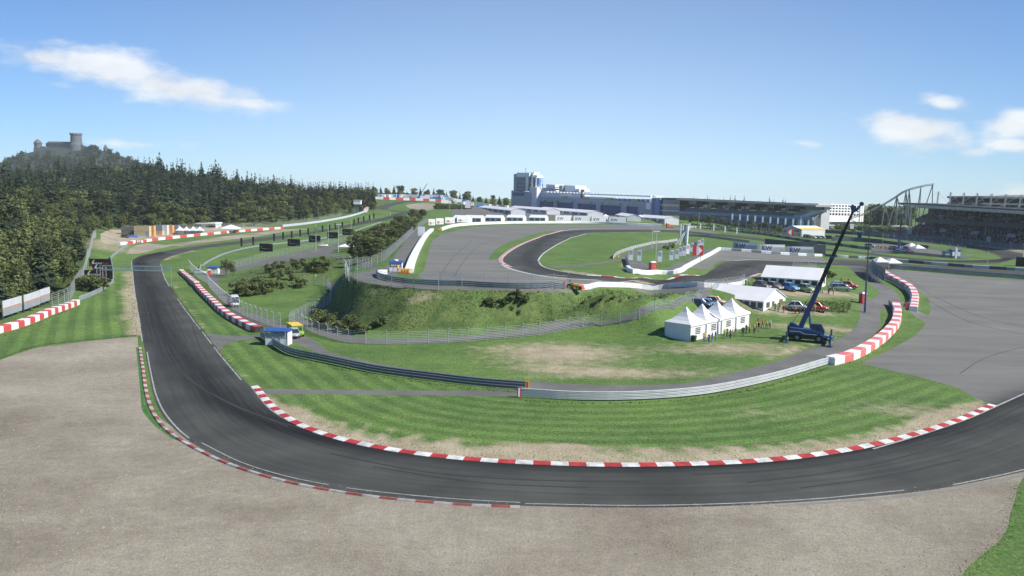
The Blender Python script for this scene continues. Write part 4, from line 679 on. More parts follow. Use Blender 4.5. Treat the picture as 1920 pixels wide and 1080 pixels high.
# ---------------------------------------------------------------- buildings
BGREY = mat('blue_grey_cladding', (.29, .345, .40), .5, .06, .2); PALE = mat('pale_cladding', (.72, .74, .76), .6, .05, .3); NAVYW = mat('navy_door', (.022, .05, .20), .5, .15, .3); DKBLUE = mat('deep_blue_panel', (.05, .10, .26), .4, .1, .3); MBLUE = mat('mid_blue_panel', (.12, .22, .42), .4, .1, .3)
ROOFD = mat('dark_roof', (.022, .026, .032), .7, .2, .3); BEIGE = mat('beige_truss', (.56, .51, .44), .7, .15, .6); SEAT = mat('seat_rows', (.2, .225, .235), .8, .25, .4, fine=2.2)
def zp(px, py, y): return at_Y(px, py, y)[2]
class Fr:
    """building frame: origin under pixel column pa at distance ya, local x towards pixel column pb at distance yb, local y away"""
    def __init__(s, pa, ya, pb, yb, name, label, cat, group=None, base=None):
        a = at_Y(pa, 400, ya); b = at_Y(pb, 400, yb); s.L = math.hypot(b[0]-a[0], b[1]-a[1]); s.rz = math.atan2(b[1]-a[1], b[0]-a[0])
        s.z = float(min(H(a[0], a[1]), H(b[0], b[1]))) - .3 if base is None else base; s.pa, s.pb, s.ya, s.yb = pa, pb, ya, yb
        s.o = thing(name, label, cat, (a[0], a[1], s.z), s.rz, group)
    def x(s, px):
        """local x of pixel column px on the facade"""
        d = dirs(px, 400); k = d[0]/d[1]; a = s.o.location; c, sn = math.cos(s.rz), math.sin(s.rz); return (k*a.y - a.x) / (c - k*sn)
    def h(s, px, py):
        x = s.x(px); return zp(px, py, s.o.location.y + x*math.sin(s.rz)) - s.z
    def slab(s, x0, x1, y0, y1, za0, za1, zb0=None, zb1=None, mb=None):
        zb0 = za0 if zb0 is None else zb0; zb1 = za1 if zb1 is None else zb1; mb = mb or MB()
        return mb.add([(x0,y0,za0),(x1,y0,zb0),(x1,y1,zb0),(x0,y1,za0),(x0,y0,za1),(x1,y0,zb1),(x1,y1,zb1),(x0,y1,za1)], [(3,2,1,0),(4,5,6,7),(0,1,5,4),(1,2,6,5),(2,3,7,6),(3,0,4,7)])
    def pb_(s, p0, p1, top, bot, y0, y1, name, m, mb=None):
        """box between pixel columns p0..p1 whose front spans rows top=(at p0, at p1), bot likewise"""
        t = top if isinstance(top, tuple) else (top, top); b = bot if isinstance(bot, tuple) else (bot, bot)
        q = s.slab(s.x(p0), s.x(p1), y0, y1, s.h(p0, b[0]) if b[0] else 0, s.h(p0, t[0]), s.h(p1, b[1]) if b[1] else 0, s.h(p1, t[1]), mb)
        return q if mb is not None else q.build(name, m, s.o)
# control tower
f = Fr(959, 930, 1010, 915, 'control_tower', 'tall control tower of glass and white shafts on a blue-grey podium', 'control tower')
f.pb_(958, 1001.5, (357, 363), (0, 0), 0, 24, 'podium', BGREY); q = MB()
for k in range(10): f.pb_(961+k*2.1, 962.5+k*2.1, 361, 367, -.25, .3, '', None, q)
q.build('window', NAVYW, f.o)
f.pb_(960, 965.3, 326, 358, 3, 14, 'lift_shaft', mat('shaft_grey', (.26, .33, .42), .5)); f.pb_(965.3, 982.5, 332, 358, 4, 20, 'glass_front', mat('tower_glass', (.06, .085, .12), .2, .2, .3, 0, .8)); q = MB()
for k in range(9): f.pb_(965.4, 982.4, 334.5+k*2.6, 335.2+k*2.6, 3.8, 4.2, '', None, q)
q.build('floor_line', mat('floor_grey', (.35, .4, .47), .5), f.o); f.pb_(965, 989, 323.5, 332, 3, 21, 'roof_block', WHITE); f.pb_(982.5, 986.5, 332, 358, 3, 20, 'white_shaft', WHITE)
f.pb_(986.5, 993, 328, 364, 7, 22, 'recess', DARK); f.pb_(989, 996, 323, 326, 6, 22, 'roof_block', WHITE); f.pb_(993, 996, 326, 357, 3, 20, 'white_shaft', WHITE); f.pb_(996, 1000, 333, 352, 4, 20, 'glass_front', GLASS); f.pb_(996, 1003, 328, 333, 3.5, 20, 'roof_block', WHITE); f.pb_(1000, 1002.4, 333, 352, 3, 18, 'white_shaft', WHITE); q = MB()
for k in range(6): f.pb_(1002.5, 1006.2, 333.5+k*2.6, 335+k*2.6, 4, 16, '', None, q)
q.build('balcony', LBLUE, f.o); q = MB(); q.cyl((f.x(988), 8, f.h(988, 345)), (f.x(990.8), 6, f.h(990.8, 341)), .5); [q.cyl((f.x(988+a), 6.8, f.h(988, 336+b)), (f.x(992+a), 6.6, f.h(992, 341+b)), .45) for a, b in ((0, 0), (0, 6), (0, 12))]; q.build('stair', WHITE, f.o)
q = MB()
for px, t in ((965, 321.5), (978.5, 314), (987, 322), (994, 322)): q.cyl((f.x(px), 8, f.h(px, 326)), (f.x(px), 8, f.h(px, t)), .3)
q.build('antenna', GREY, f.o)
# white media centre
f = Fr(995, 925, 1082, 860, 'media_building', 'white stepped media building with roof terraces right of the control tower', 'building')
f.pb_(996, 1009.5, (350.5, 351.5), (0, 0), -3, 20, 'wall', PALE); f.pb_(1009.5, 1064, (357, 360), (0, 0), 6, 26, 'wall', PALE); f.pb_(1012.5, 1029, (345, 346), (0, 0), 8, 24, 'wall', WHITE); f.pb_(1046.5, 1067, (346.5, 348), (0, 0), 8, 24, 'wall', WHITE); f.pb_(1067, 1073, 353, 0, 9, 24, 'wall', PALE)
f.pb_(1015, 1046, (352.5, 354), (355.5, 357), 5, 7, 'window_band', mat('window_band', (.22, .29, .38), .3)); f.pb_(1031, 1042, (350.5, 350.5), (351.5, 352), 3, 12, 'canopy', GREY); f.pb_(1042, 1047.5, 347.5, 359, 4, 10, 'stair_tower', GREY); f.pb_(1064, 1083, (359, 360), (363, 364), 6, 18, 'window_band', MATS['window_band']); f.pb_(1078, 1081.5, 355, 360, 8, 10, 'roof_unit', DARK)
q = MB(); q.cyl((f.x(1011), 4, f.h(1011, 352)), (f.x(1011), 4, f.h(1011, 345)), .6); q.build('chimney', GREY, f.o)
# pit building
f = Fr(1009, 880, 1222, 690, 'pit_building', 'long blue-grey pit building with navy garage doors and white roof deck', 'building')
f.pb_(1009, 1222, (369, 379), (377, 389.5), 0, 18, 'fascia', BGREY); f.pb_(1009, 1222, (377, 389.5), (0, 0), 1.6, 18, 'garage_front', NAVYW)
for a, b in ((1037, 1043), (1074, 1082), (1117, 1125), (1164, 1174), (1196, 1222)):
    t0, t1 = [377 + (p-1009)/213*12.5 for p in (a, b)]; f.pb_(a, b, (t0, t1), (0, 0), .1, 2, 'pillar', BGREY)
f.pb_(1211.5, 1220, (380.5, 381), (392, 392.7), -.3, .3, 'sign_panel', WHITE)
for k, px in enumerate((1022, 1025, 1035, 1045, 1050, 1068, 1073, 1085, 1103, 1109, 1116, 1122, 1129, 1141, 1148, 1163, 1178, 1192)):
    y_ = 375.6 + (px-1009)/213*10; f.pb_(px-1.4, px+1.4, y_-1.1, y_+1.1, -.2, .1, 'roundel', mat('roundel_olive', (.3, .32, .12), .6) if k % 3 else ROOFD)
f.pb_(1009, 1128, (364.5, 370.5), (369, 374.4), 4, 17, 'deck_wall', PALE); f.pb_(1128, 1212, (371.5, 373.5), (374.4, 378.6), 6, 7, 'deck_window', mat('window_band', (.22, .29, .38)))
for k in range(9): px = 1141+k*8.4; f.pb_(px, px+2.4, 371+k*.4, 376+k*.5, 4.5, 6, 'deck_column', PALE)
f.pb_(1009, 1213, (360, 366.8), (362, 369.2), 3, 17, 'roof', PALE); q = MB()
for k in range(34): px = 1013+k*6; q.box(f.x(px), f.x(px+3.3), 6, 9, f.h(px, 361.2+k*.2), f.h(px, 358.6+k*.23))
q.build('roof_light', WHITE, f.o); f.pb_(1084.2, 1085.8, 355.5, 371, 2, 3.2, 'mast', DARK)
for a, b, t, c in ((1049, 1058, 367.5, 371.3), (1087, 1096, 370, 373.4), (1130, 1140.5, 372, 376), (1180, 1189, 374.5, 378)): f.pb_(a, b, t, c, 3.4, 3.9, 'yellow_sign', mat('sign_yellow', (.75, .5, .1), .6))
# blue tower
f = Fr(1221.5, 672, 1238, 662, 'stair_tower', 'slim two-tone blue tower joining the pit building and the long grandstand', 'tower'); f.pb_(1221.5, 1229.8, 371, 0, 0, 10, 'dark_wing', DKBLUE); f.pb_(1229.8, 1238, 371.3, 0, -1, 9, 'light_wing', MBLUE); q = MB()
for k in range(4): f.pb_(1229.9, 1237.9, 376+k*5.2, 376.6+k*5.2, -1.15, -.95, '', None, q)
q.build('joint', DKBLUE, f.o)
# long centre grandstand
f = Fr(1238, 655, 1536, 548, 'grandstand', 'long covered grandstand with rounded glazed left end and blue flags in front', 'grandstand')
q = MB()
xg = f.x(1274)
def ends(z0, z1, o): q.prism([(xg, -o), (xg, 18)] + [(6 + (8+o)*math.cos(t), 8 + (8+o)*math.sin(t)) for t in np.linspace(math.pi*.55, math.pi*1.5, 9)], z0, z1)
hh = lambda y: f.h(1256, y)
ends(hh(404), hh(374), 0); q.build('glazed_end', mat('end_glass', (.17, .21, .24), .3, .2, .4, fine=1.5), f.o)
for t, c, m_, o in ((371, 374, ROOFD, 1.2), (383.6, 385.2, PALE, 1.4), (394.6, 396.2, PALE, 1.4), (386.5, 387.7, mat('warm_band', (.5, .42, .3), .6), .5)): q = MB(); ends(hh(c), hh(t), o); q.build('roof' if m_ is ROOFD else 'balcony', m_, f.o)
ln = lambda p, a, b: a + (b-a)*(p-1275)/(1525-1275)
SEG = [(1275, 1525)]
f.pb_(1274, 1536, (372.6, 384.6), (375.2, 388), -5, 18, 'roof', mat('roof_grey', (.30, .30, .28), .7, .15, .2)); f.pb_(1274, 1500, (371.6, 381.6), (372.8, 383), 4, 18, 'roof_ridge', ROOFD)
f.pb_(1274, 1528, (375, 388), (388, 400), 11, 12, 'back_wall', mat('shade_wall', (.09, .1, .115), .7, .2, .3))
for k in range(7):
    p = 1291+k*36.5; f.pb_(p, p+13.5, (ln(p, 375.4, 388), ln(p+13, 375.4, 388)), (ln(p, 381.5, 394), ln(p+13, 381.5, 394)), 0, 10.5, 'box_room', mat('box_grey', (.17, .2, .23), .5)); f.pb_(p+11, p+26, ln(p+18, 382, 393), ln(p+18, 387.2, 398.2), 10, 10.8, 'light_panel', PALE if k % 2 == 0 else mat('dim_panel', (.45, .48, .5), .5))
for k in range(22): p = 1279+k*11.3; f.pb_(p, p+1, ln(p, 382, 393), ln(p, 388, 400), 9, 9.8, 'column', GREY)
za, zb = f.h(1275, 388), f.h(1525, 399.5); zc, zd = f.h(1275, 397), f.h(1525, 409); q = MB(); N_ = 9
for k in range(N_):
    u0, u1 = k/N_, (k+1)/N_; q = f.slab(xg, f.x(1525), u0*10, 10.5, 0, 0, 0, 0, q); v = q.v[-8:]; q.v[-8:] = [(x, y, (zc+(za-zc)*u0 if x < f.x(1400) else zd+(zb-zd)*u0) if i >= 4 else 0.0) for i, (x, y, z) in enumerate(v)]
q.build('seating', SEAT, f.o)
f.pb_(1274, 1526, (396.4, 407), (400, 413), -1.2, -.1, 'fascia', mat('slate_fascia', (.27, .34, .43), .5, .1, .2)); f.pb_(1274, 1526, (400.2, 413.2), (0, 0), .6, 3, 'lower_wall', mat('lower_dark', (.11, .14, .18), .6, .3, .15)); q = MB()
for k in range(3):
    for j in range(30):
        p = 1277+j*8.2; a = ln(p, 402.5+k*3.6, 416+k*4); f.pb_(p, p+5.5, a, a+1.7, .35, .7, '', None, q)
q.build('window', mat('slot_glass', (.03, .045, .065), .2), f.o)
# blue flags in front of it
for k in range(11):
    px = 1371+k*14.3; y0 = 400.3+k*1.25; yy_ = 548 - k*2; p = at_Y(px, 420, yy_); zt = zp(px, y0, yy_); g = float(H(p[0], p[1])); th = thing('flag', 'tall narrow light-blue flag in the row before the long grandstand', 'flag', (p[0], p[1], g), 0, 'blue flags before the grandstand')
    MB().cyl((0, 0, 0), (0, 0, zt-g), .12, n=6).build('pole', GREY, th); MB().box(-.1, 1.15, -.05, .05, zt-g-4.2, zt-g).build('banner', mat('flag_blue', (.28, .48, .78), .7), th); MB().box(.2, .6, -.065, -.052, zt-g-2.8, zt-g-.9).build('emblem', WHITE, th)
# white stair block and window-grid block
f = Fr(1502, 556, 1556, 560, 'stair_block', 'white stepped side wall at the right end of the long grandstand', 'building'); q = MB(); q.exy([(f.x(px), f.h(px, py)) for px, py in ((1502, 428), (1503, 405), (1521, 396.5), (1525, 389), (1533.5, 388), (1533.5, 381.5), (1556, 382), (1556, 430))][::-1], 0, 14); q.build('wall', PALE, f.o); q = MB()
for a in (1507, 1513, 1519): f.pb_(a, a+3, 411.5, 414.5, -.1, .4, '', None, q)
q.build('window', GLASS, f.o)
f = Fr(1553.5, 572, 1611, 612, 'office_block', 'white block with a grid of small dark square windows behind the crane boom', 'building'); f.pb_(1553.5, 1611, (382, 384.5), (416, 416), 0, 16, 'wall', WHITE); f.pb_(1611, 1618, (385, 386), (416, 416), -.6, 16, 'end_wall', PALE); f.pb_(1556, 1618, 416, 0, 2, 15, 'base', GREY)
for r_ in range(4):
    for c in range(10):
        px = 1555+c*5.7; py = 384.3+r_*5.0+c*.14; q = MB(); f.pb_(px, px+3.6, py, py+(2.6 if r_ < 3 else 4.0), -.12, .3, '', None, q); q.build('window', GLASS, f.o)
# small white-roofed sheds among greenery by the wall (right of centre)
for px, w_, lb in ((1555, 22, 'low white canopy at the foot of the window-grid block'), (1690, 26, 'low white canopy beyond the roller coaster legs')):
    p = at_Y(px, 417, 575); s_ = 575/1500; g = float(H(p[0], p[1])); th = thing('canopy', lb, 'canopy', (p[0], p[1], g)); MB().box(-w_*s_/2, w_*s_/2, 0, 5, 2.6, 3.2).build('roof', WHITE, th); [MB().box(x-.15, x+.15, .2, .5, 0, 2.6).build('post', GREY, th) for x in np.linspace(-w_*s_*.48, w_*s_*.48, 5)]
# roller coaster
YC = 600
th0 = at_Y(1690, 425, YC); rc = thing('roller_coaster', 'grey steel roller coaster rising in an arc behind the big grandstand', 'roller coaster', (th0[0], th0[1], float(H(th0[0], th0[1]))))
cp_ = [(1560,418),(1618,401),(1631,394.8),(1645,388),(1659,381),(1671,374),(1682,367),(1690,361),(1698,357),(1710,352.5),(1723,349),(1737,346),(1751,344)]
TP = [Vector(at_Y(px, py, YC + 4*math.sin(i*.5))) - rc.location for i, (px, py) in enumerate(cp_)]
q = MB()
for dz, dy in ((0, -.7), (0, .7), (-1.0, 0)):
    for a, b in zip(TP[:-1], TP[1:]): q.cyl(a + Vector((0, dy, dz)), b + Vector((0, dy, dz)), .28 if dz else .22, n=6)
for a, b in zip(TP[:-1], TP[1:]):
    for k in range(5): m_ = a.lerp(b, k/5); q.cyl(m_ + Vector((0, -.8, 0)), m_ + Vector((0, .8, 0)), .12, n=5); q.cyl(m_ + Vector((0, -.7, 0)), m_ + Vector((0, 0, -1)), .1, n=5)
CS = mat('coaster_steel', (.24, .25, .25), .5, .1, .3, .2); q.build('track', CS, rc); 
for top, feet in (((1631,395.5), ((1631,424),)), ((1659,382), ((1653,424),(1671,427))), ((1682,368), ((1664,424),(1676,424),(1681,424),(1697,430))), ((1699,358), ((1686,424),(1697,426),(1706,424))), ((1705,355), ((1697,424),(1707,424),(1711,428))), ((1727,349), ((1715,424),(1722,424))), ((1749,345.5), ((1747.5,424),(1723,408)))):
    q = MB(); A = Vector(at_Y(*top, YC)) - rc.location
    for i, ft in enumerate(feet): B = Vector(at_Y(ft[0], ft[1], YC + 3*(i % 2))) - rc.location; B.z = min(B.z, 0) - .5; q.cyl(B, A, .42, .32, n=6)
    q.build('support', CS, rc)
# big grandstand on the right: facade runs towards the camera
f = Fr(1699, 520, 1975, 378, 'grandstand', 'huge dark covered grandstand full of spectators at the right edge', 'grandstand'); LB = f.L; zA = 5.5 - f.z
def tier(y0, z0, y1, z1, n, inset0, name, m, lift=0):
    q = MB()
    for k in range(n):
        a = y0 + (y1-y0)*k/n; z = z0 + (z1-z0)*(k+1)/n; q.box(inset0 + (y1-y0)*0 + a*.25, LB, a, y1+.4, max(z - 1.6, -.5), z)
    q.build(name, m, f.o)
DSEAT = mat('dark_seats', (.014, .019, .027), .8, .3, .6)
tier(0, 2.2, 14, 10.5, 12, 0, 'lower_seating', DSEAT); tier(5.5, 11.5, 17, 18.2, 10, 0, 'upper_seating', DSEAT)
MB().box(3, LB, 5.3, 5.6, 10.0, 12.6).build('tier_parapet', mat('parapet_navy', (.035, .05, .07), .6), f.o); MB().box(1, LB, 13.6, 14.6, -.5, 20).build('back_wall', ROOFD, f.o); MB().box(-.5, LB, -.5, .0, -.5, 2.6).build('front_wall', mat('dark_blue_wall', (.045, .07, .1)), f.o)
q = MB(); q.exx([(-.3, -.5), (14, -.5), (14, 11.3), (13, 11.3), (-.3, 3.4)], -.6, -.05); q.build('side_stair_wall', CONC, f.o)
zr0, zr1 = zp(1689, 379.5, 522) - f.z, zp(1920, 392.5, 402) - f.z; xe = LB*.93
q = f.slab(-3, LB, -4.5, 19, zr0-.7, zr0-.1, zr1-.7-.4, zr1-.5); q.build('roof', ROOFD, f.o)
nb = 26
q = MB()
for k in range(nb):
    u0, u1 = k/nb, (k+1)/nb; zz = lambda u: zr0 + (zr1-zr0)*u - .75; x0, x1 = -3 + (LB+3)*u0, -3 + (LB+3)*u1
    q.add([(x0, -4.4, zz(u0)), (x1, -4.4, zz(u1)), (x1, -4.4, zz(u1)-2.1*min(1, .25+u1*4)), (x0, -4.4, zz(u0)-1.5*min(1, .25+u0*4)), (x0, -2.5, zz(u0)), (x1, -2.5, zz(u1)), (x1, -2.5, zz(u1)-2.1*min(1, .25+u1*4)), (x0, -2.5, zz(u0)-1.5*min(1, .25+u0*4))], [(0,1,2,3),(7,6,5,4),(3,2,6,7),(0,3,7,4),(1,5,6,2),(0,4,5,1)])
q.build('roof_truss', BEIGE, f.o)
q = MB()
for k in range(40): u0 = k/40; x0 = -2.5 + (LB+2.5)*u0; q.add([(x0, -4.3, zr0+(zr1-zr0)*u0-1.3), (x0+.5, -4.3, zr0+(zr1-zr0)*u0-1.3), (x0+.5, 17, zr0+(zr1-zr0)*u0-2.2), (x0, 17, zr0+(zr1-zr0)*u0-2.2), (x0, -4.3, zr0+(zr1-zr0)*u0-.75), (x0+.5, -4.3, zr0+(zr1-zr0)*u0-.75), (x0+.5, 17, zr0+(zr1-zr0)*u0-.8), (x0, 17, zr0+(zr1-zr0)*u0-.8)], [(3,2,1,0),(4,5,6,7),(0,1,5,4),(1,2,6,5),(2,3,7,6),(3,0,4,7)])
q.build('roof_beam', BEIGE, f.o)
for k in range(10):
    px = [1755, 1778, 1803, 1828, 1855, 1882, 1910, 1941, 1974, 2010][k]; yl = 12; yw = 268*1500/(px-960); X = 520 - yw; u = X/LB; zt = zp(min(px, 1990), 359 + k*1.0, yw) - f.z; zb = zr0 + (zr1-zr0)*u - .3
    q = MB()
    for dx in (-.3, .3):
        for dy in (-.3, .3): q.cyl((X+dx, yl+dy, zb), (X+dx*.5, yl+dy*.5+.6, zt), .09, n=5)
    for j in range(9): a = zb + (zt-zb)*j/9; b = zb + (zt-zb)*(j+1)/9; q.cyl((X-.3, yl-.3, a), (X+.25, yl-.2, b), .05, n=4); q.cyl((X+.3, yl-.3, a), (X-.25, yl-.2, b), .05, n=4)
    q.build('mast', mat('mast_steel', (.32, .33, .33), .5), f.o); q = MB()
    q.cyl((X, yl+.6, zt), (X+7, -4, zb-.6), .05, n=4); q.cyl((X, yl+.6, zt-.5), (X-7 if k > 4 else X, 19, zb), .12 if k > 4 else .05, n=4); q.build('cable', MATS['mast_steel'], f.o)
    MB().box(X-2, X+1.2, 15.5, 17.5, 15.5, zb-.5).build('column', mat('column_dark', (.05, .055, .06), .6), f.o); MB().box(X-6.2, X-2.6, 15.8, 16.2, 17.5, 19.2).build('scoreboard', mat('pale_board', (.5, .5, .48), .6), f.o)
for yl0, z0, k0 in ((5.1, 10.9, 0), (0, 2.8, 1)):
    for k in range(4): MB().exx([(yl0+3, z0+2.5), (yl0+3.15, z0+2.4), (yl0+4.6, z0+4.2), (yl0+4.45, z0+4.3)], 22+k*33+k0*14, 29+k*33+k0*14).build('seat_emblem', mat('seat_pattern', (.3, .32, .33), .7, .3, .5), f.o)
# spectators: one uncountable mass
q = MB(); cols = []
for (y0, z0, y1, z1, n, i0) in ((0, 2.2, 14, 10.5, 12, 0), (5.5, 11.5, 17, 18.2, 10, 0)):
    for k in range(n):
        a = y0 + (y1-y0)*k/n; z = z0 + (z1-z0)*(k+1)/n
        for x in np.arange(i0 + a*.25 + 1, LB-.5, .66):
            if random.random() < .52 and (x % 16.5) > 1.6: q.box(x, x+.42, a+.45, a+.8, z, z+.62+random.random()*.2); q.box(x+.1, x+.32, a+.52, a+.74, z+.62, z+.9)
            if q.f and len(cols) < len(q.f):
                c = random.choice([.05, .1, .15, .2, .3, .45, .6, .8]); cols += [c]*(len(q.f)-len(cols))
cm = bpy.data.materials.new('crowd_clothes'); cm.use_nodes = True; t_ = cm.node_tree; a_ = N(t_, 'ShaderNodeAttribute', attribute_name='tint'); r_ = N(t_, 'ShaderNodeValToRGB'); L(t_, a_.outputs['Fac'], r_.inputs[0]); L(t_, r_.outputs[0], t_.nodes['Principled BSDF'].inputs['Base Color'])
els = r_.color_ramp.elements; els[0].color = (.02, .025, .04, 1); els[1].color = (.75, .66, .55, 1)
for p_, c_ in ((.3, (.05, .06, .09)), (.5, (.42, .31, .22)), (.65, (.08, .12, .2))): e = els.new(p_); e.color = (*c_, 1)
cr = q.build('crowd', cm, loc=f.o.location, rz=f.rz); cr['kind'] = 'stuff'; cr['label'] = 'mass of seated spectators filling both tiers of the big right grandstand'; at = cr.data.attributes.new('tint', 'FLOAT', 'FACE'); at.data.foreach_set('value', np.array(cols, np.float32))
# hospitality block above it
p = at_Y(1838, 380, 500); th = thing('hospitality_block', 'dark glazed box with two flat roofs standing above the big grandstand', 'building', (p[0], p[1], float(H(p[0], p[1])))); zb = th.location.z
BOXD = mat('box_dark', (.014, .017, .02), .6, .3, .4)
for t, c, o, nm, m_ in ((367.5, 371.5, 2, 'roof', mat('slab_slate', (.12, .15, .17), .6)), (371.5, 380, 0, 'glass_front', BOXD), (380, 383.5, 1.5, 'roof', MATS['slab_slate']), (383.5, 400, 0, 'glass_front', BOXD)): MB().box(3-o*1.2, 60, 2-o, 40, zp(1838, c, 500)-zb, zp(1838, t, 500)-zb).build(nm, m_, th)
MB().box(6, 54, 6, 36, 0, zp(1838, 400, 500)-zb).build('core', ROOFD, th); MB().exy([(14, zp(1838, 367.5, 500)-zb+.05), (60, zp(1838, 367.5, 500)-zb+.05), (60, zp(1838, 361.5, 500)-zb), (22, zp(1838, 364, 500)-zb)], 12, 34).build('pale_roof', mat('cream_roof', (.5, .49, .45), .7), th)
# yellow-roofed hall
A = G(1467, 441.5); B = A + Vector((9.5, -3.2, 0)); d = B - A; th = thing('market_hall', 'white hall with yellow painted roof and grey gable beside parked cars', 'hall', A, math.atan2(d.y, d.x)); W_, D_, hw, hr = 10.4, 17, 3.6, 5.6
th.rotation_euler.z = -.12
q = MB(); q.exy([(0, -.5), (W_, -.5), (W_, hw), (W_/2, hr), (0, hw)][::-1], 0, .3); q.build('gable_wall', mat('gable_grey', (.15, .19, .23), .6), th)
SK = 14.2
q = MB(); 
def skew(b): b.v = [(x + y*.86, y*.42, z) for x, y, z in b.v]; return b
q.box(W_-.25, W_, .3, D_, -.5, hw); skew(q).build('side_wall', PALE, th); q = MB(); q.box(0, .25, .3, D_, -.5, hw); skew(q).build('side_wall', PALE, th)
q = MB(); q.exy([(W_/2, hr+.12), (W_*.78, hr+.12-(hr-hw)*.56), (W_*.78, hr-(hr-hw)*.56), (W_/2, hr)], -.2, D_+.2); q.exy([(-.3, hw), (W_/2, hr+.12), (W_/2, hr), (-.3, hw-.12)], -.2, D_+.2); skew(q).build('roof', WHITE, th)
q = MB(); q.exy([(W_*.78, hr+.13-(hr-hw)*.56), (W_+.3, hw+.02), (W_+.3, hw-.12), (W_*.78, hr-(hr-hw)*.56)], -.2, D_+.2); skew(q).build('roof_edge', mat('roof_yellow', (.72, .46, .09), .6), th)
q = MB()
for k in range(16):
    y0 = 2 + k*.85 + random.random()*.2; x0 = W_*.82 + (k % 3)*.25; z0 = hr+.14-(hr-hw)*(x0-W_/2)/(W_/2); q.add([(x0, y0, z0+.02), (x0+.9, y0+.2, z0-.34), (x0+.9, y0+.6, z0-.34), (x0, y0+.45, z0+.02)], [(0, 1, 2, 3)])
skew(q).build('lettering', mat('leaf_green_letter', (.2, .35, .06), .7), th)
q = MB(); q.box(1, 4, -.12, -.01, 2.5, 3.2); q.box(5.6, 9.2, -.12, -.01, 2.5, 3.2); q.build('window', GLASS, th)
# castle on its hill
YK = 1700.; hx = lambda px: at_Y(px, 300, YK)[0]
PR = [(-260,330),(-150,326),(-60,322),(0,316),(25,304),(47,291),(66,282.5),(100,281),(140,281.5),(175,280),(200,283.5),(235,297),(270,311),(310,326),(380,342),(470,354),(600,360),(760,362)]
px_ = np.array([hx(p[0]) for p in PR]); pz_ = np.array([zp(p[0], p[1], YK) for p in PR]); q = MB(); nx, ny = 90, 26; xs = np.linspace(px_[0], px_[-1], nx); ys = np.r_[np.linspace(1400, 1740, 18), np.linspace(1790, 2250, 8)]
for j, y in enumerate(ys):
    for x in xs:
        ridge = np.interp(x, px_, pz_); fall = max(0, 1 - (abs(y-YK)/ (170 if y < YK else 500))**1.3); q.v.append((x, y, 20 + (ridge-20)*fall + 4*mnoise.noise(Vector((x*.012, y*.012, 0)))*(fall if fall < .97 else 0)))
for j in range(ny-1):
    for i in range(nx-1): q.f.append([j*nx+i, j*nx+i+1, (j+1)*nx+i+1, (j+1)*nx+i]); q.m.append(0)
hl = q.build('hill', mat('hill_cover', (.026, .040, .030), .9, .45, .02, fine=.05), smooth=True); hl['kind'] = 'structure'
STONE = mat('castle_stone', (.115, .128, .14), .9, .2, .1, fine=.6); SLATE = mat('castle_slate', (.06, .068, .08), .8, .2, .1)
c0 = at_Y(66, 283, YK); ca = thing('castle', 'ruined stone castle with round keep crowning the distant hill', 'castle', c0); m_ = YK/1500
CX = lambda px: hx(px) - c0[0]; CZ = lambda px, py: zp(px, py, YK) - c0[2]
q = MB(); q.lathe([(7.6, -8), (7.2, CZ(72, 270)), (8.2, CZ(72, 269.5)), (8.2, CZ(72, 268)), (4, CZ(72, 263)), (.4, CZ(72, 260.5))], 10, (CX(72.5), 0)); q.build('round_tower', STONE, ca)
MB().box(CX(68), CX(88), -4, 3, -8, CZ(78, 274.5)).build('curtain_wall', STONE, ca); MB().box(CX(86), CX(131), 2, 14, -8, CZ(100, 268.5)).build('hall', STONE, ca); MB().exx([(1, 0), (15, 0), (8, 4.2)], CX(88), CX(131)).build('hall_roof', SLATE, ca).location.z = CZ(100, 268.6)
q = MB()
for k in range(11): q.box(CX(88)+k*4.4, CX(88)+k*4.4+1.8, 1.6, 2.1, CZ(100, 275), CZ(100, 271))
q.build('window', mat('dark_opening', (.02, .02, .025), .9), ca)
MB().box(CX(68), CX(136), -8, -5.5, -10, CZ(100, 278)).build('outer_wall', STONE, ca)
q = MB(); q.lathe([(15, -8), (13.5, CZ(142, 272)), (11.2, CZ(142, 266)), (10.6, CZ(142, 254)), (11.6, CZ(142, 253.3)), (11.6, CZ(142, 250.5)), (9.5, CZ(142, 250.5)), (9.5, CZ(142, 252))], 18, (CX(141.5), 6)); q.build('keep', STONE, ca)
q = MB(); [q.box(CX(141.5)+11.3*math.cos(t)-1, CX(141.5)+11.3*math.cos(t)+1, 6+11.3*math.sin(t)-1, 6+11.3*math.sin(t)+1, CZ(142, 250.6), CZ(142, 249.3)) for t in np.linspace(0, 6.28, 13)]; q.build('battlement', STONE, ca)
q = MB(); q.exy([(CX(150), -8), (CX(176), -8), (CX(172), CZ(172, 280)), (CX(163), CZ(163, 275.5)), (CX(152), CZ(152, 271))][::-1], 0, 5); q.build('ramp_wall', STONE, ca)
q = MB(); q.lathe([(4.6, -12), (4.4, CZ(199, 279)), (5.2, CZ(199, 278.5)), (.3, CZ(199, 270.5))], 8, (CX(199), 0)); q.build('turret', STONE, ca)
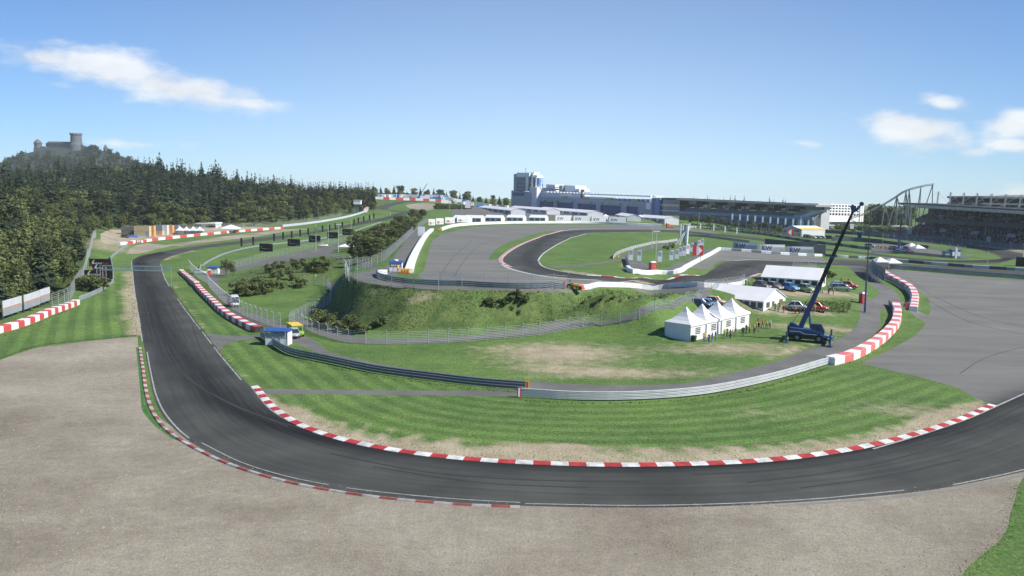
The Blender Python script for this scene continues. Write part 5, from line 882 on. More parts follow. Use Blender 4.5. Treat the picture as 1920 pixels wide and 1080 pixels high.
# containers, offices and tents by the far gravel trap
def container(px, py, wpx, dpy, label, m, door=None, up=0, rz=.0, hh_=2.6, group='site containers by the wood'):
    p = G(px, py); s_ = p.y/1500; w_ = wpx*s_; t = thing('container', label, 'container', p + Vector((0, 0, up)), rz, group); q = MB(); q.box(-w_/2, w_/2, 0, 2.5, 0, hh_)
    for k in range(int(w_/.5)): q.box(-w_/2+.15+k*.5, -w_/2+.38+k*.5, -.06, 0, .12, hh_-.12)
    q.build('body', m, t); q = MB()
    for x in (-w_/2, w_/2-.16): q.box(x, x+.16, -.09, -.062, 0, hh_)
    q.box(-w_/2, w_/2, -.09, -.062, hh_-.12, hh_); q.build('frame', m, t)
    if door: MB().box(w_/2-1.5 if w_ > 3 else -w_/2+.2, w_/2-.1, -.12, -.095, .1, hh_-.1).build('door', door, t)
    return t
CG = mat('container_grey', (.17, .17, .165), .7, .2, 1); CT_ = mat('container_tan', (.5, .43, .27), .7, .12, 1); CB = mat('container_blue_grey', (.22, .29, .36), .6, .12, 1); CW = mat('container_white', (.55, .58, .58), .6); CO = mat('container_orange', (.62, .3, .12), .6, .3, 3)
container(242, 441, 29, 0, 'grey site container, bottom of the stack nearest the wood fence', CG, hh_=2.3); container(242, 441, 29, 0, 'grey site container, topmost of the stack nearest the wood fence', CG, up=2.35, hh_=2.1); container(233, 446, 12, 0, 'small dark open skip standing before the grey container stack', DARK, hh_=1.6)
container(266, 443.5, 28, 0, 'tan site container with small blue-grey door, lower one beside the grey stack', CT_, CB); container(266, 443.5, 28, 0, 'tan site container with red-brown panel, set on another tan one', CT_, up=2.65); container(285, 443, 7, 0, 'lower orange-doored container end, left of two orange columns', CO, hh_=2.6); container(285, 443, 7, 0, 'upper orange-doored container end, left of two orange columns', CO, up=2.65, hh_=2.6)
container(297, 441, 15, 0, 'blue-grey container above the small orange hatch', CB, up=2.5); container(297, 441, 15, 0, 'tan container with orange hatch under the blue-grey one', CT_, CO, hh_=2.4); container(309, 440.5, 9, 0, 'whitish container between the blue-grey and the second orange column', CW, hh_=5); container(320, 440, 7, 0, 'tall orange-doored container end, right of two orange columns', CO, hh_=4.8); container(329, 439, 10, 0, 'grey-blue container beside the white peaked tents', CB, hh_=4.6)
p = G(251, 445); t = thing('tarpaulin_pile', 'low pile under a bright blue tarpaulin by the containers', 'tarpaulin', p); q = MB(); q.loft([[(-2.2, -.9, 0), (2.2, -.9, 0), (2.3, .9, 0), (-2.2, .9, 0)], [(-2, -.7, .9), (2.1, -.75, .8), (2, .7, .85), (-1.9, .6, 1.0)], [(-1.2, -.4, 1.15), (1.5, -.4, 1.0), (1.4, .4, 1.05), (-1.2, .3, 1.2)]]); q.build('sheet', mat('tarp_blue', (.05, .16, .45), .5, .2, 2), t)
f = Fr(344, 452, 401, 452, 'site_office', 'low pale flat-roofed office block behind the white peaked tents', 'building'); f.pb_(345, 374, 421, 0, 6, 12, 'lower_wing', mat('office_blue', (.3, .37, .42), .6)); f.pb_(344, 374.5, 419.5, 421, 5, 13, 'roof', PALE); f.pb_(373, 400, 421, 0, 3, 12, 'wall', CW); f.pb_(367, 401, 418, 420.3, 2, 13, 'roof', PALE); f.pb_(381, 400, 423.5, 426, 2.8, 3.1, 'window', GLASS); f.pb_(381, 398, 430, 433, 2.8, 3.1, 'window', GLASS)
# camera tower on the far straight
p = at_Y(669, 403, 585); g = float(H(p[0], p[1])); t = thing('camera_tower', 'white-topped camera tower on lattice legs beside the far straight', 'tower', (p[0], p[1], g)); z0 = zp(669, 383, 585)-g; z1 = zp(669, 375.8, 585)-g; MB().box(-2, 3.2, -2, 2, z0, z1).build('cabin', WHITE, t); MB().box(-2.3, 3.5, -2.3, 2.3, z1, z1+.3).build('roof', PALE, t); q = MB()
for x in (-1.5, .8):
    for y in (-1.2, 1.2): q.cyl((x, y, -.5), (x, y, z0), .14, n=5)
for k in range(5): q.cyl((-1.5, -1.2, z0*k/5), (.8, -1.2, z0*(k+1)/5), .08, n=4); q.cyl((.8, -1.2, z0*k/5), (-1.5, -1.2, z0*(k+1)/5), .08, n=4); q.box(-1.5, .8, -1.2, 1.2, z0*k/5, z0*k/5+.1)
q.build('lattice', mat('lattice_blue', (.16, .22, .28), .5), t)
# lorries and pavilions on the distant slope
def lorry(px, py, yw, rz, k):
    p = at_Y(px, py, yw); g = float(H(p[0], p[1])); bl = k % 5 == 2; t = thing('lorry', 'lorry with light blue trailer in the distant paddock rows on the slope' if bl else 'white lorry parked in the distant paddock rows on the slope', 'lorry', (p[0], p[1], g), rz, 'blue lorries in the distant paddock' if bl else 'white lorries in the distant paddock'); w_ = 9 + 3*random.random()
    MB().box(-w_/2, w_/2-2.6, -1.25, 1.25, .9, 4).build('trailer', [WHITE, PALE, LBLUE, WHITE, CW][k % 5], t); MB().exy([(w_/2-2.3, .7), (w_/2, .7), (w_/2, 2.2), (w_/2-.5, 3.3), (w_/2-2.3, 3.4)][::-1], -1.2, 1.2).build('cab', [PALE, LBLUE, WHITE][k % 3], t)
    q = MB(); [q.cyl((x, -1.3, .5), (x, 1.3, .5), .5, n=8) for x in (-w_/2+1, -w_/2+2.3, w_/2-1.2)]; q.build('wheel', BLACK, t)
k = 0
for r_, (y_, n, a, b, pa, pb2) in enumerate(((840, 13, 722, 836, 361, 370), (870, 14, 716, 830, 357, 365), (905, 13, 712, 826, 354, 361.5), (800, 8, 800, 870, 370, 375), (770, 8, 838, 950, 375, 382))):
    for i in range(n):
        px = a + (b-a)*i/(n-1) + random.uniform(-2, 2); lorry(px, pa + (pb2-pa)*i/(n-1), y_ + random.uniform(-6, 6), random.choice([.1, .2, 1.4, 1.6, -.1]), k); k += 1
# ---------------------------------------------------------------- tents
TWIN = mat('tent_window', (.10, .10, .09), .4, .35, 2)
def tri_prism(x0, x1, y0, y1, z0, z1, mb): return mb
def pagoda(t, s, hw, hp, windows=True, walls=True, closed_left=True):
    q = MB(); rings = []
    for k, (f, z) in enumerate(((1.02, hw-.02), (.72, hw+(hp-hw)*.16), (.45, hw+(hp-hw)*.38), (.22, hw+(hp-hw)*.66), (.09, hw+(hp-hw)*.88), (.02, hp))):
        a = s/2*f; rings.append([(-a, -a, z), (a, -a, z), (a, a, z), (-a, a, z)])
    q.loft(rings); q.build('canopy', CANVAS, t); q = MB(); a = s/2*1.02
    for p in ((-a, a, -a, -a+.04), (-a, a, a-.04, a), (-a, -a+.04, -a+.04, a-.04), (a-.04, a, -a+.04, a-.04)): q.box(*p, hw-.38, hw-.021)
    q.build('valance', CANVAS, t)
    for sx in (-1, 1):
        for sy in (-1, 1): MB().box(sx*s*.485-.05, sx*s*.485+.05, sy*s*.485-.05, sy*s*.485+.05, 0, hw-.1).build('pole', STEEL, t)
    if walls:
        b = s*.478
        MB().box(-b, b, -b, -b+.03, -.7, hw-.1).build('wall', CANVAS, t); MB().box(-b, -b+.03, -b+.04, b, -.7, hw-.1).build('wall', CANVAS, t); MB().box(b-.03, b, -b+.04, b, -.7, hw-.1).build('wall', CANVAS, t); MB().box(-b, b, b-.03, b, -.7, hw-.1).build('wall', CANVAS, t)
        if windows:
            q = MB()
            for r in range(4): q.box(-s*.16, s*.16, -b-.02, -b-.003, 1.05+r*.3, 1.05+r*.3+.2)
            q.build('window', TWIN, t)
A, B = G(1294, 641), G(1406, 612.5); u = (B-A); u.z = 0; Ls = u.length/4; u.normalize(); v = Vector((-u.y, u.x, 0))
for k in range(4):
    c = A + u*(k+.5)*Ls + v*Ls/2; c.z = float(H(c.x, c.y)) - .05
    t = thing('pagoda_tent', ['white peaked tent with dark left end wall, nearest of the row of four', 'white peaked tent, second of the row from the dark end wall', 'white peaked tent, third of the row from the dark end wall', 'white peaked tent at the far right end of the row of four, beside the crowd'][k], 'tent', c, math.atan2(u.y, u.x), 'row of white peaked tents'); pagoda(t, Ls*.985, 2.9, 5.5)
def marquee(label, P0, P1, W_, hw, hr, nwin=8, gable=True, group=None, name='marquee', wdark=None):
    """long tent: near long wall from P0 to P1 (left to right), ridge parallel, W_ deep"""
    d = P1-P0; L_ = math.hypot(d.x, d.y); t = thing(name, label, 'tent', Vector((P0.x, P0.y, min(P0.z, P1.z, 99)-.1)), math.atan2(d.y, d.x), group)
    q = MB(); q.exx([(-.25, hw), (W_/2, hr), (W_+.25, hw), (W_+.25, hw-.1), (W_/2, hr-.12), (-.25, hw-.1)][::-1], -.2, L_+.2); q.build('roof', CANVAS, t)
    MB().box(0, L_, 0, .05, -1.2, hw-.02).build('wall', CANVAS, t); MB().box(0, L_, W_-.05, W_, -1.2, hw-.02).build('wall', CANVAS, t)
    for x in (.01, L_-.06): q = MB(); q.exx([(.05, -1.2), (W_-.05, -1.2), (W_-.05, hw-.06), (W_/2, hr-.14), (.05, hw-.06)], x, x+.05); q.build('gable_wall', CANVAS, t)
    pw = L_/nwin
    for k in range(nwin): MB().box(k*pw+pw*.16, (k+1)*pw-pw*.16, -.03, -.004, hw*.36, hw*.86).build('window', wdark or TWIN, t)
    if gable:
        for y0, y1, z0, z1, nm in ((W_*.12, W_*.27, hw*.35, hw*.85, 'window'), (W_*.38, W_*.48, .02, hw*.85, 'doorway'), (W_*.70, W_*.86, hw*.35, hw*.9, 'window')): MB().box(L_+.001, L_+.03, y0, y1, z0, z1).build(nm, wdark or TWIN, t)
    return t
def corner_marquee(label, pn, u, pxl, W_, *a, **k):
    """pn: pixel of the near corner, u: direction of the long wall towards it, pxl: pixel column of the other end of the long wall"""
    P1 = G(*pn); u = Vector((*u, 0)).normalized(); d = dirs(pxl, 540); kx = d[0]/d[1]; L_ = (P1.x - kx*P1.y)/(u.x - kx*u.y); P0 = P1 - u*L_; P0.z = P1.z
    return marquee(label, P0, P1, W_, *a, **k)
corner_marquee('large white marquee with grey windowed side behind the row of peaked tents', (1431, 584.5), (.75, -.66), 1323, 11, 2.2, 4.5, 9)
corner_marquee('large white marquee behind the row of parked classic cars', (1534, 541.5), (.857, -.514), 1427, 10, 2.2, 4.8, 7, wdark=mat('tent_opening', (.04, .05, .06), .8))
TOP = MATS['tent_opening']
for k, (px, py) in enumerate(((862, 419), (880.5, 418.3), (919, 417.8), (960.5, 417.5), (1003, 417.5))):
    c = G(px, py) + Vector((0, 6, 0)); L_ = 11.5; d = Vector((.93, -.30, 0)); c.z = float(H(c.x, c.y)); P0 = c - d*(4 if k else 5); P1 = c + d*(L_-4 if k else 5); P0.z = P1.z = c.z
    marquee(['white front-row paddock tent behind the emblem hoardings', 'white front-row paddock tent just right of the emblem hoardings', 'white front-row paddock tent, third from the emblem hoardings', 'white front-row paddock tent, fourth from the emblem hoardings', 'white front-row paddock tent at the right end, left of the KW hoardings'][k], P0, P1, 7.5, 3.2, 4.9, 3, False, 'front row of paddock tents', 'paddock_tent', mat('tent_shade', (.16, .2, .24), .7))
for lb, a, ya, b, yb, W_, hw, hr, n in (('long white paddock tent, leftmost of three rows before the control tower', 897, 770, 958, 600, 11, 3.4, 5.1, 6), ('long white paddock tent, middle of three rows before the control tower', 955, 800, 1025, 640, 11, 3.4, 5.1, 6), ('longest white paddock tent, right of three rows, before the navy garage doors', 1008, 790, 1102, 600, 12, 3.6, 5.4, 7),
    ('white gabled paddock tent with blue-grey gable left of the last big tent', 1154, 640, 1176, 575, 10, 3.4, 5.0, 2), ('big white paddock tent under the blue tower', 1195, 625, 1247, 575, 11, 4, 5.8, 4)):
    P0, P1 = [Vector((x, y, float(H(x, y)))) for x, y, _ in (at_Y(a, 400, ya), at_Y(b, 400, yb))]; marquee(lb, P0, P1, W_, hw, hr, n, False, None, 'paddock_tent', MATS['tent_shade'])
for k, px in enumerate((338, 350, 362.5, 375)):
    p = G(px, 440); t = thing('pagoda_tent', ['small white peaked tent by the containers, first from the left', 'small white peaked tent by the gravel trap, second from the containers', 'small white peaked tent by the gravel trap, third from the containers', 'small white peaked tent by the gravel trap, nearest the site office steps'][k], 'tent', p, .1, 'small peaked tents by the gravel trap'); pagoda(t, 3.5, 2.4, 4.4, walls=False); MB().box(-1.6, 1.6, 1.5, 1.55, .3, 2.2).build('back_wall', CANVAS, t)
def canopy(label, px, py, wm, h0, h1, group=None, rz=.1, posts_=True, depth=None):
    t = thing('canopy', label, 'canopy', G(px, py), rz, group); a = wm/2; b = (depth or wm)/2; q = MB(); q.loft([[(-a, -b, h0-.25), (a, -b, h0-.25), (a, b, h0-.25), (-a, b, h0-.25)], [(-a, -b, h0), (a, -b, h0), (a, b, h0), (-a, b, h0)], [(-a*.45, -b*.45, h0+(h1-h0)*.62), (a*.45, -b*.45, h0+(h1-h0)*.62), (a*.45, b*.45, h0+(h1-h0)*.62), (-a*.45, b*.45, h0+(h1-h0)*.62)], [(-a*.06, -.1, h1), (a*.06, -.1, h1), (a*.06, .1, h1), (-a*.06, .1, h1)]]); q.build('roof', CANVAS, t)
    for x in (-a*.9, a*.9):
        for y in (-b*.9, b*.9): MB().cyl((x, y, -.1), (x, y, h0), .06, n=6).build('pole', STEEL, t)
canopy('wide white hipped canopy at the right end of the containers yard', 433, 436, 9, 2.3, 4.3); canopy('white canopy left of two by the leaning screens', 1648, 503, 4.6, 2.4, 3.8); canopy('white canopy right of two by the leaning screens', 1671, 504.5, 4.8, 2.3, 3.7)
canopy('far white canopy left of two by the small crane', 1708, 472, 4.4, 2.6, 4.0); canopy('far white canopy right of two by the small crane', 1720, 475, 4.6, 2.4, 3.9); canopy('low white and cream canopy by the service road below the bank trees', 652, 467, 8, 1.2, 2.4, depth=5); canopy('tiny white market umbrella before the navy garages', 1135, 412, 4.5, 2.6, 4); canopy('tiny white market umbrella by the big white paddock tent', 1200, 413, 4.5, 2.6, 4)
# ---------------------------------------------------------------- huts, kiosks, small furniture
def hut(label, px, py, w_, d_, h, rz=0, glass=True, elev=0, m=None):
    t = thing('marshal_hut', label, 'hut', G(px, py), rz); z = elev
    q = MB(); q.exx([(-d_/2-.2, h-.05), (0, h+.32), (d_/2+.2, h-.05), (d_/2+.2, h-.2), (-d_/2-.2, h-.2)][::-1], -w_/2-.15, w_/2+.15); q.build('roof', BLUE, t)
    MB().box(-w_/2, w_/2, -d_/2, -d_/2+.06, z+.05, h*.45).build('front_panel', WHITE, t); MB().box(-w_/2, w_/2, d_/2-.06, d_/2, z+.05, h-.2).build('back_wall', WHITE, t); MB().box(w_/2-.06, w_/2, -d_/2+.06, d_/2-.06, z+.05, h-.2).build('side_wall', WHITE, t)
    MB().box(-w_/2, w_/2, -d_/2+.02, -d_/2+.05, h*.47, h*.82).build('window', mat('hut_glass', (.28, .31, .32), .2, .3, 2) if glass else WHITE, t); q = MB()
    for x in (-w_/2, -w_/6, w_/6, w_/2): q.box(x-.04, x+.04, -d_/2-.03, -d_/2+.07, 0, h-.2)
    q.build('frame', STEEL, t); MB().box(-w_/2, w_/2, -d_/2, d_/2, z-.05, z+.06).build('floor', DARK, t); return t
t = hut('blue-roofed marshal hut at the end of the straight red and white wall', 523, 646, 3.6, 2.2, 2.45, -.08); MB().box(1.55, 1.67, -1.5, -1.38, -.9, 2.3).build('post', STEEL, t)
t = hut('small blue-roofed white hut with a red number board on the plateau', 742.5, 509, 2.7, 1.8, 2.2); MB().box(-1.0, 1.0, -.96, -.93, 1.25, 1.9).build('board', mat('beige_board', (.6, .55, .45), .6), t); text('lettering', '1', .6, RED, t, (-.2, -.98, 1.58), (math.pi/2, 0, 0)); text('lettering', '5', .6, RED, t, (.3, -.98, 1.52), (math.pi/2, 0, 0)); MB().lathe([(.55, 2.45), (.5, 2.62), (.1, 2.72)], 10).build('roof_vent', WHITE, t)
hut('white blue-roofed hut beside a red cabinet near the start of the tyre wall', 400, 513, 3.4, 2, 2.1, 0, False); t = hut('white hut with blue-roofed annexe by the far loop', 1789, 482, 3.6, 3, 3.0, .05, False); MB().box(-4.6, -1.85, -1.2, 1.2, .05, 2.1).build('annexe_wall', mat('annexe_grey', (.25, .3, .36), .6), t); MB().box(-4.8, -1.85, -1.4, 1.4, 2.11, 2.4).build('annexe_roof', BLUE, t)
def kiosk(label, px, py, w_, h, name='portable_toilet', cat='portable toilet', rz=.2):
    t = thing(name, label, cat, G(px, py), rz); MB().box(-w_/2, w_/2, -w_/2, w_/2, 0, h*.88).build('cabin', RED, t); q = MB(); q.loft([[(-w_/2-.05, -w_/2-.05, h*.88), (w_/2+.05, -w_/2-.05, h*.88), (w_/2+.05, w_/2+.05, h*.88), (-w_/2-.05, w_/2+.05, h*.88)], [(-w_*.3, -w_*.3, h), (w_*.3, -w_*.3, h), (w_*.3, w_*.3, h), (-w_*.3, w_*.3, h)]]); q.build('roof', WHITE, t); d = MB().box(-w_*.36, w_*.36, -w_/2-.03, -w_/2-.001, .08, h*.82).build('door', PINKRED, t); MB().box(w_*.22, w_*.3, -w_/2-.06, -w_/2-.031, h*.4, h*.46).build('handle', WHITE, d)
kiosk('red portable toilet with white roof beside the tall mast', 1617.5, 568.5, 1.25, 2.5); kiosk('red cabinet with white roof inside the white infield wall', 1223.5, 507, 1.5, 2.3); kiosk('red cabinet left of the white blue-roofed hut', 392.5, 515.5, .9, 1.7, 'cabinet', 'cabinet'); kiosk('red cabinet by the gap in the far white barrier', 1251.5, 427, 1.6, 3.2, 'cabinet', 'cabinet')
t = thing('crash_cushion', 'orange and red padded block at the gap in the far white barrier', 'crash cushion', G(1257.5, 427.5)); MB().box(-1.8, 1.8, -.5, .5, 0, 1.5).build('cushion', ORANGE, t); MB().box(-1.81, 1.81, -.52, .52, .05, .5).build('red_marking', RED, t)
t = thing('wheelie_bin', 'dark green wheelie bin at the corner of the nearest peaked tent', 'bin', G(1301, 640.5), .7); q = MB(); q.loft([[(-.24, -.28, .1), (.24, -.28, .1), (.24, .28, .1), (-.24, .28, .1)], [(-.3, -.36, .98), (.3, -.36, .98), (.3, .36, .98), (-.3, .36, .98)]]); q.build('body', mat('bin_green', (.02, .06, .03), .5), t); MB().box(-.33, .33, -.4, .4, .985, 1.06).build('lid', mat('bin_green', (.02, .06, .03)), t); [MB().cyl((x, .28, .12), (x+.06, .28, .12), .12, n=10).build('wheel', BLACK, t) for x in (-.3, .24)]
t = thing('fire_post', 'red fire extinguisher post at the end of the further striped wall', 'extinguisher post', G(1699.5, 580)); MB().box(-.12, .12, -.1, .1, 0, 1.7).build('cabinet', RED, t); MB().lathe([(.1, 1.7), (.13, 1.85), (.02, 2)], 8).build('cap', DARK, t)
t = thing('crowd_barrier', 'grey steel crowd barrier across the gap between the two striped walls', 'barrier', G(1693, 577), .1); q = MB(); [q.cyl((x, 0, .15), (x, 0, 1.1), .02, n=5) for x in np.linspace(-1.2, 1.2, 12)]; [q.cyl((-1.25, 0, z), (1.25, 0, z), .03, n=6) for z in (.15, 1.1)]; q.build('panel', STEEL, t); [MB().box(x-.04, x+.04, -.35, .35, 0, .06).build('foot', STEEL, t) for x in (-1, 1)]
t = thing('trestle_table', 'small trestle table near the further marquee gable', 'table', G(1547, 549.5), -.2); MB().box(-.8, .8, -.35, .35, .72, .76).build('tabletop', TAN, t); [MB().box(x-.03, x+.03, -.3, .3, 0, .72).build('leg', DARK, t) for x in (-.65, .65)]
for px, py, lb in ((1159, 485, 'orange-red marker bollard on the paved infield spur'), (1149.5, 486.5, 'orange end bollard at the tip of the infield barrier'), (1268, 452, 'orange bollard by the foot of the white sculpture')): t = thing('bollard', lb, 'bollard', G(px, py)); MB().cyl((0, 0, 0), (0, 0, 1.25), .2, .15, n=8).build('post', ORANGE, t); MB().cyl((0, 0, .6), (0, 0, .85), .19, .18, n=8).build('band', WHITE, t)
# light poles and the tall mast
def lightpole(label, px, py, top, head=True, r=.09, group=None):
    p = G(px, py); h = zp(px + (540-top)*0, top, p.y) - p.z; t = thing('light_pole', label, 'light pole', p, 0, group); MB().cyl((0, 0, -.2), (0, 0, h), r*1.5, r, n=7).build('pole', mat('pale_pole', (.42, .45, .44), .5), t)
    if head: MB().box(-.9, .9, -.2, .2, h-.1, h+.2).build('lamp_head', WHITE, t)
for a in (('slender light pole with twin head inside the hairpin', 1229, 495, 434, True), ('thin headless pole crossing the far run-off inside the hairpin', 1222, 466, 417, False), ('pale pole beside the third black board', 592.5, 470, 420, False), ('pale pole standing by the white car on the service road', 615.5, 456, 419, False), ('pole with twin head left of the bank trees', 634.5, 474, 421, True), ('pale pole between the far straight and the bank trees', 658.5, 431, 411, False), ('short pale pole on the far grass slope before the distant bend', 697, 414, 404, False), ('small far pole at the right of the distant bend', 732, 405, 396, False), ('pole among the bushes left of the front paddock tents', 843, 398, 377, False), ('pole among the bushes near the white square board', 866, 401, 379, False), ('slender pole before the dark lower wall of the long grandstand', 1310, 424, 398, False), ('thin pole at the right edge by the far loop', 1851, 497, 470, False)): lightpole(*a)
p = G(1622, 586); h = zp(1614, 386, p.y) - p.z; t = thing('tall_mast', 'very tall thin grey mast beside the red portable toilet', 'mast', p); MB().cyl((0, 0, -.3), (-.15, 0, 6.8), .3, .24, n=8).build('lower_pole', mat('mast_blue_grey', (.13, .17, .21), .5), t); MB().cyl((-.15, 0, 6.8), (-.3, 0, h), .13, .08, n=6).build('upper_pole', DARK, t)
# banner flags inside the hairpin and white sail flags
FP = mat('flag_print', (.16, .2, .25), .7, .5, 1.2); FB = mat('flag_pale_blue', (.42, .47, .55), .7, .15, 1)
def jflag(label, px, py, top, dark, w_=1.15, fh=None, group='banner flags in the hairpin infield'):
    p = G(px, py); h = zp(px, top, p.y) - p.z; fh = fh or h*.55; t = thing('banner_flag', label, 'flag', p, random.uniform(-.2, .2), group); MB().cyl((0, 0, -.2), (0, 0, h), .06, .04, n=6).build('pole', STEEL, t)
    q = MB(); pr = [(0, h-fh), (-w_, h-fh+.05), (-w_*1.02, h-.5), (-w_*.8, h-.1), (-w_*.4, h+.05), (0, h)]; q.exy(pr, -.03, .03); q.build('banner', FB if dark else WHITE, t); q = MB(); q.exy([(-w_*.15, h-fh*.5), (-w_*.9, h-fh*.48), (-w_*.9, h-fh*.12), (-w_*.15, h-fh*.1)], -.045, -.031); q.build('emblem', FP if dark else mat('flag_emblem_tan', (.42, .36, .32), .7, .4, 1.5), t)
for i, (px, py, top, dk) in enumerate(((1186.5, 505, 467, 0), (1202, 506, 469, 1), (1240.5, 507.5, 470.5, 1), (1262, 503, 469, 1), (1272.5, 500.5, 467, 0), (1278, 494, 463, 1), (1285.5, 495, 461, 1), (1292, 492, 457.5, 0), (1299.5, 486, 455.5, 1), (1307, 480, 452.5, 1), (1313, 476, 450.5, 0), (1319, 473, 448, 1))):
    jflag(['white banner flag at the left tip of the hairpin infield', 'blue-grey banner flag second from the left tip of the infield', 'blue-grey banner flag right of the light pole, standing alone', 'blue-grey banner flag opening the close row behind the white wall', 'white banner flag second in the close row behind the white wall', 'blue-grey banner flag third in the close row', 'blue-grey banner flag fourth in the close row', 'white banner flag fifth in the close row, below the sculpture', 'blue-grey banner flag sixth in the close row', 'blue-grey banner flag above the red arrow sign, left of three', 'white banner flag above the red arrow sign, middle of three', 'blue-grey banner flag at the right end, above the red arrow sign'][i], px, py, top, dk)
for i, (px, py, top) in enumerate(((1312, 433, 417.5), (1337, 435.5, 420), (1358, 439, 423), (1380, 442, 426), (1790, 490, 463), (1917, 499, 472))):
    p = G(px, py); h = zp(px, top, p.y)-p.z; t = thing('sail_flag', ['white sail flag by the far run-off, leftmost of four', 'white sail flag by the far run-off, second of four', 'white sail flag by the far run-off, third of four', 'white sail flag by the far run-off, rightmost of four', 'tall white sail flag before the hut by the far loop', 'tall white sail flag beside the stack of tyres'][i], 'flag', p, 0, 'white sail flags'); MB().cyl((0, 0, -.2), (0, 0, h), .05, n=5).build('pole', STEEL, t); q = MB(); w_ = h*.16; q.exy([(.05, h*.18), (.05+w_*.7, h*.2), (.05+w_, h*.6), (.05+w_*.75, h*.92), (.05, h)][::-1], -.03, .03); q.build('banner', WHITE, t)
# white sculpture
p = G(1286, 460); s_ = p.y/1500; t = thing('sculpture', 'tall white sculpture of tubes, slab and slanting struts inside the hairpin', 'sculpture', p); X = lambda px: (px-1286)*s_; Zs = lambda py: (460-py)*s_
MB().cyl((X(1287), 0, 0), (X(1288), 0, Zs(423)), .55, .5, n=12).build('column', WHITE, t); MB().box(X(1281), X(1284.5), .2, 1.2, Zs(455), Zs(421.5)).build('slab', mat('sculpture_blue', (.25, .33, .42), .6), t); MB().box(X(1280), X(1290), -.3, .9, Zs(421.3), Zs(419.8)).build('top_bar', WHITE, t); q = MB(); q.exy([(X(1290), Zs(419)), (X(1292.3), Zs(418)), (X(1294), Zs(425)), (X(1291.5), Zs(432)), (X(1290), Zs(432))][::-1], -.2, .2); q.build('fin', WHITE, t)
for a, b in (((1275, 438), (1275, 420)), ((1279.7, 432), (1279.7, 419.5))): MB().cyl((X(a[0]), 0, Zs(a[1])), (X(b[0]), 0, Zs(b[1])), .25, n=8).build('tube', WHITE, t)
for a, b in (((1266, 460), (1284, 433)), ((1271, 461), (1285.5, 433))): MB().cyl((X(a[0]), -.8, Zs(a[1])), (X(b[0]), 0, Zs(b[1])), .16, n=6).build('strut', WHITE, t)
MB().cyl((X(1275), 0, Zs(438)), (X(1275), 0, 0), .2, n=6).build('tube', PALE, t); MB().lathe([(.75, 0), (.75, .5), (.5, .9)], 12).build('base', GREY, t)
MB().cyl((X(1286.3), -.62, 1.0), (X(1286.3), -.5, 1.0), .25, n=10).build('opening', DARK, t)
# ---------------------------------------------------------------- vehicles
def car(label, pos, rz, paint, kind='saloon', group=None, roofm=None, name='parked_car', cat='car'):
    L_, W_, hb, hr, cab = {'saloon': (4.3, 1.68, .86, 1.42, (-1.55, -.95, .45, 1.05)), 'classic': (4.1, 1.62, .92, 1.5, (-1.75, -1.0, .35, .95)), 'estate': (4.5, 1.72, .9, 1.48, (-2.1, -1.95, .55, 1.15)), 'van': (4.8, 1.9, 1.1, 2.1, (-2.35, -2.3, 1.3, 1.85)), 'suv': (4.5, 1.85, 1.05, 1.75, (-2.15, -1.95, .5, 1.1))}[kind]
    t = thing(name, label, cat, pos, rz, group); w_ = W_/2; n = 13; rings = []
    for i in range(n):
        s = i/(n-1); x = L_*(s-.5); e = abs(2*s-1); tap = 1 - .16*e**4; hz_ = hb*(1 - (.30 if kind == 'classic' else .18)*max(0, e-.55)/.45*(1 if s > .5 else .8)); zl = .24 + .12*e**6
        if i in (0, n-1): hz_ *= .86; tap *= .93; zl = .34
        a = w_*tap; rings.append([(x, -a*.9, zl), (x, -a, zl+.14), (x, -a, hz_-.2), (x, -a*.9, hz_-.03), (x, -a*.55, hz_+.02), (x, a*.55, hz_+.02), (x, a*.9, hz_-.03), (x, a, hz_-.2), (x, a, zl+.14), (x, a*.9, zl)])
    MB().loft(rings).build('body', paint, t, smooth=True)
    x0, x1, x2, x3 = cab; m_ = hb-.06; g = w_*.9; gr = w_*.72
    q = MB(); q.loft([[(x0, -g, m_), (x3, -g, m_), (x3, g, m_), (x0, g, m_)], [(x1, -gr, hr-.06), (x2, -gr, hr-.06), (x2, gr, hr-.06), (x1, gr, hr-.06)]]); q.build('windows', GLASS, t)
    q = MB(); q.loft([[(x1-.06, -gr-.03, hr-.07), (x2+.06, -gr-.03, hr-.07), (x2+.06, gr+.03, hr-.07), (x1-.06, gr+.03, hr-.07)], [(x1+.12, -gr*.8, hr+.01), (x2-.12, -gr*.8, hr+.01), (x2-.12, gr*.8, hr+.01), (x1+.12, gr*.8, hr+.01)]])
    for sy in (-1, 1):
        for a, b in (((x0, g), (x1, gr)), ((x3, g), (x2, gr)), (((x0+x3)/2-.1, g), ((x1+x2)/2-.1, gr))): q.cyl((a[0], sy*a[1]*1.005, m_), (b[0], sy*b[1]*1.005, hr-.06), .05, n=5)
    q.build('roof', roofm or paint, t, smooth=False); r = .31 if kind != 'van' else .34
    for x in (-L_*.30, L_*.31):
        for sy in (-1, 1): wh = MB().cyl((x, sy*(w_-.16), r), (x, sy*(w_+.03), r), r, n=14).build('wheel', BLACK, t); MB().cyl((x, sy*(w_+.031), r), (x, sy*(w_+.05), r), r*.58, n=10).build('rim', STEEL, wh)
    for sy in (-1, 1): MB().cyl((L_/2-.05, sy*w_*.66, hb*.66), (L_/2+.03, sy*w_*.66, hb*.66), .13, n=10).build('headlight', WHITE, t); MB().box(-L_/2-.02, -L_/2+.02, sy*w_*.66-.13, sy*w_*.66+.13, hb*.6, hb*.72).build('tail_light', RED, t)
    MB().box(L_/2-.04, L_/2+.08, -w_*.85, w_*.85, .36, .5).build('bumper', STEEL if kind == 'classic' else DARK, t); MB().box(-L_/2-.08, -L_/2+.04, -w_*.85, w_*.85, .36, .5).build('bumper', STEEL if kind == 'classic' else DARK, t)
    return t
PAINT = lambda n, c: mat('paint_' + n, c, .25, .06, 1, .1, .6)
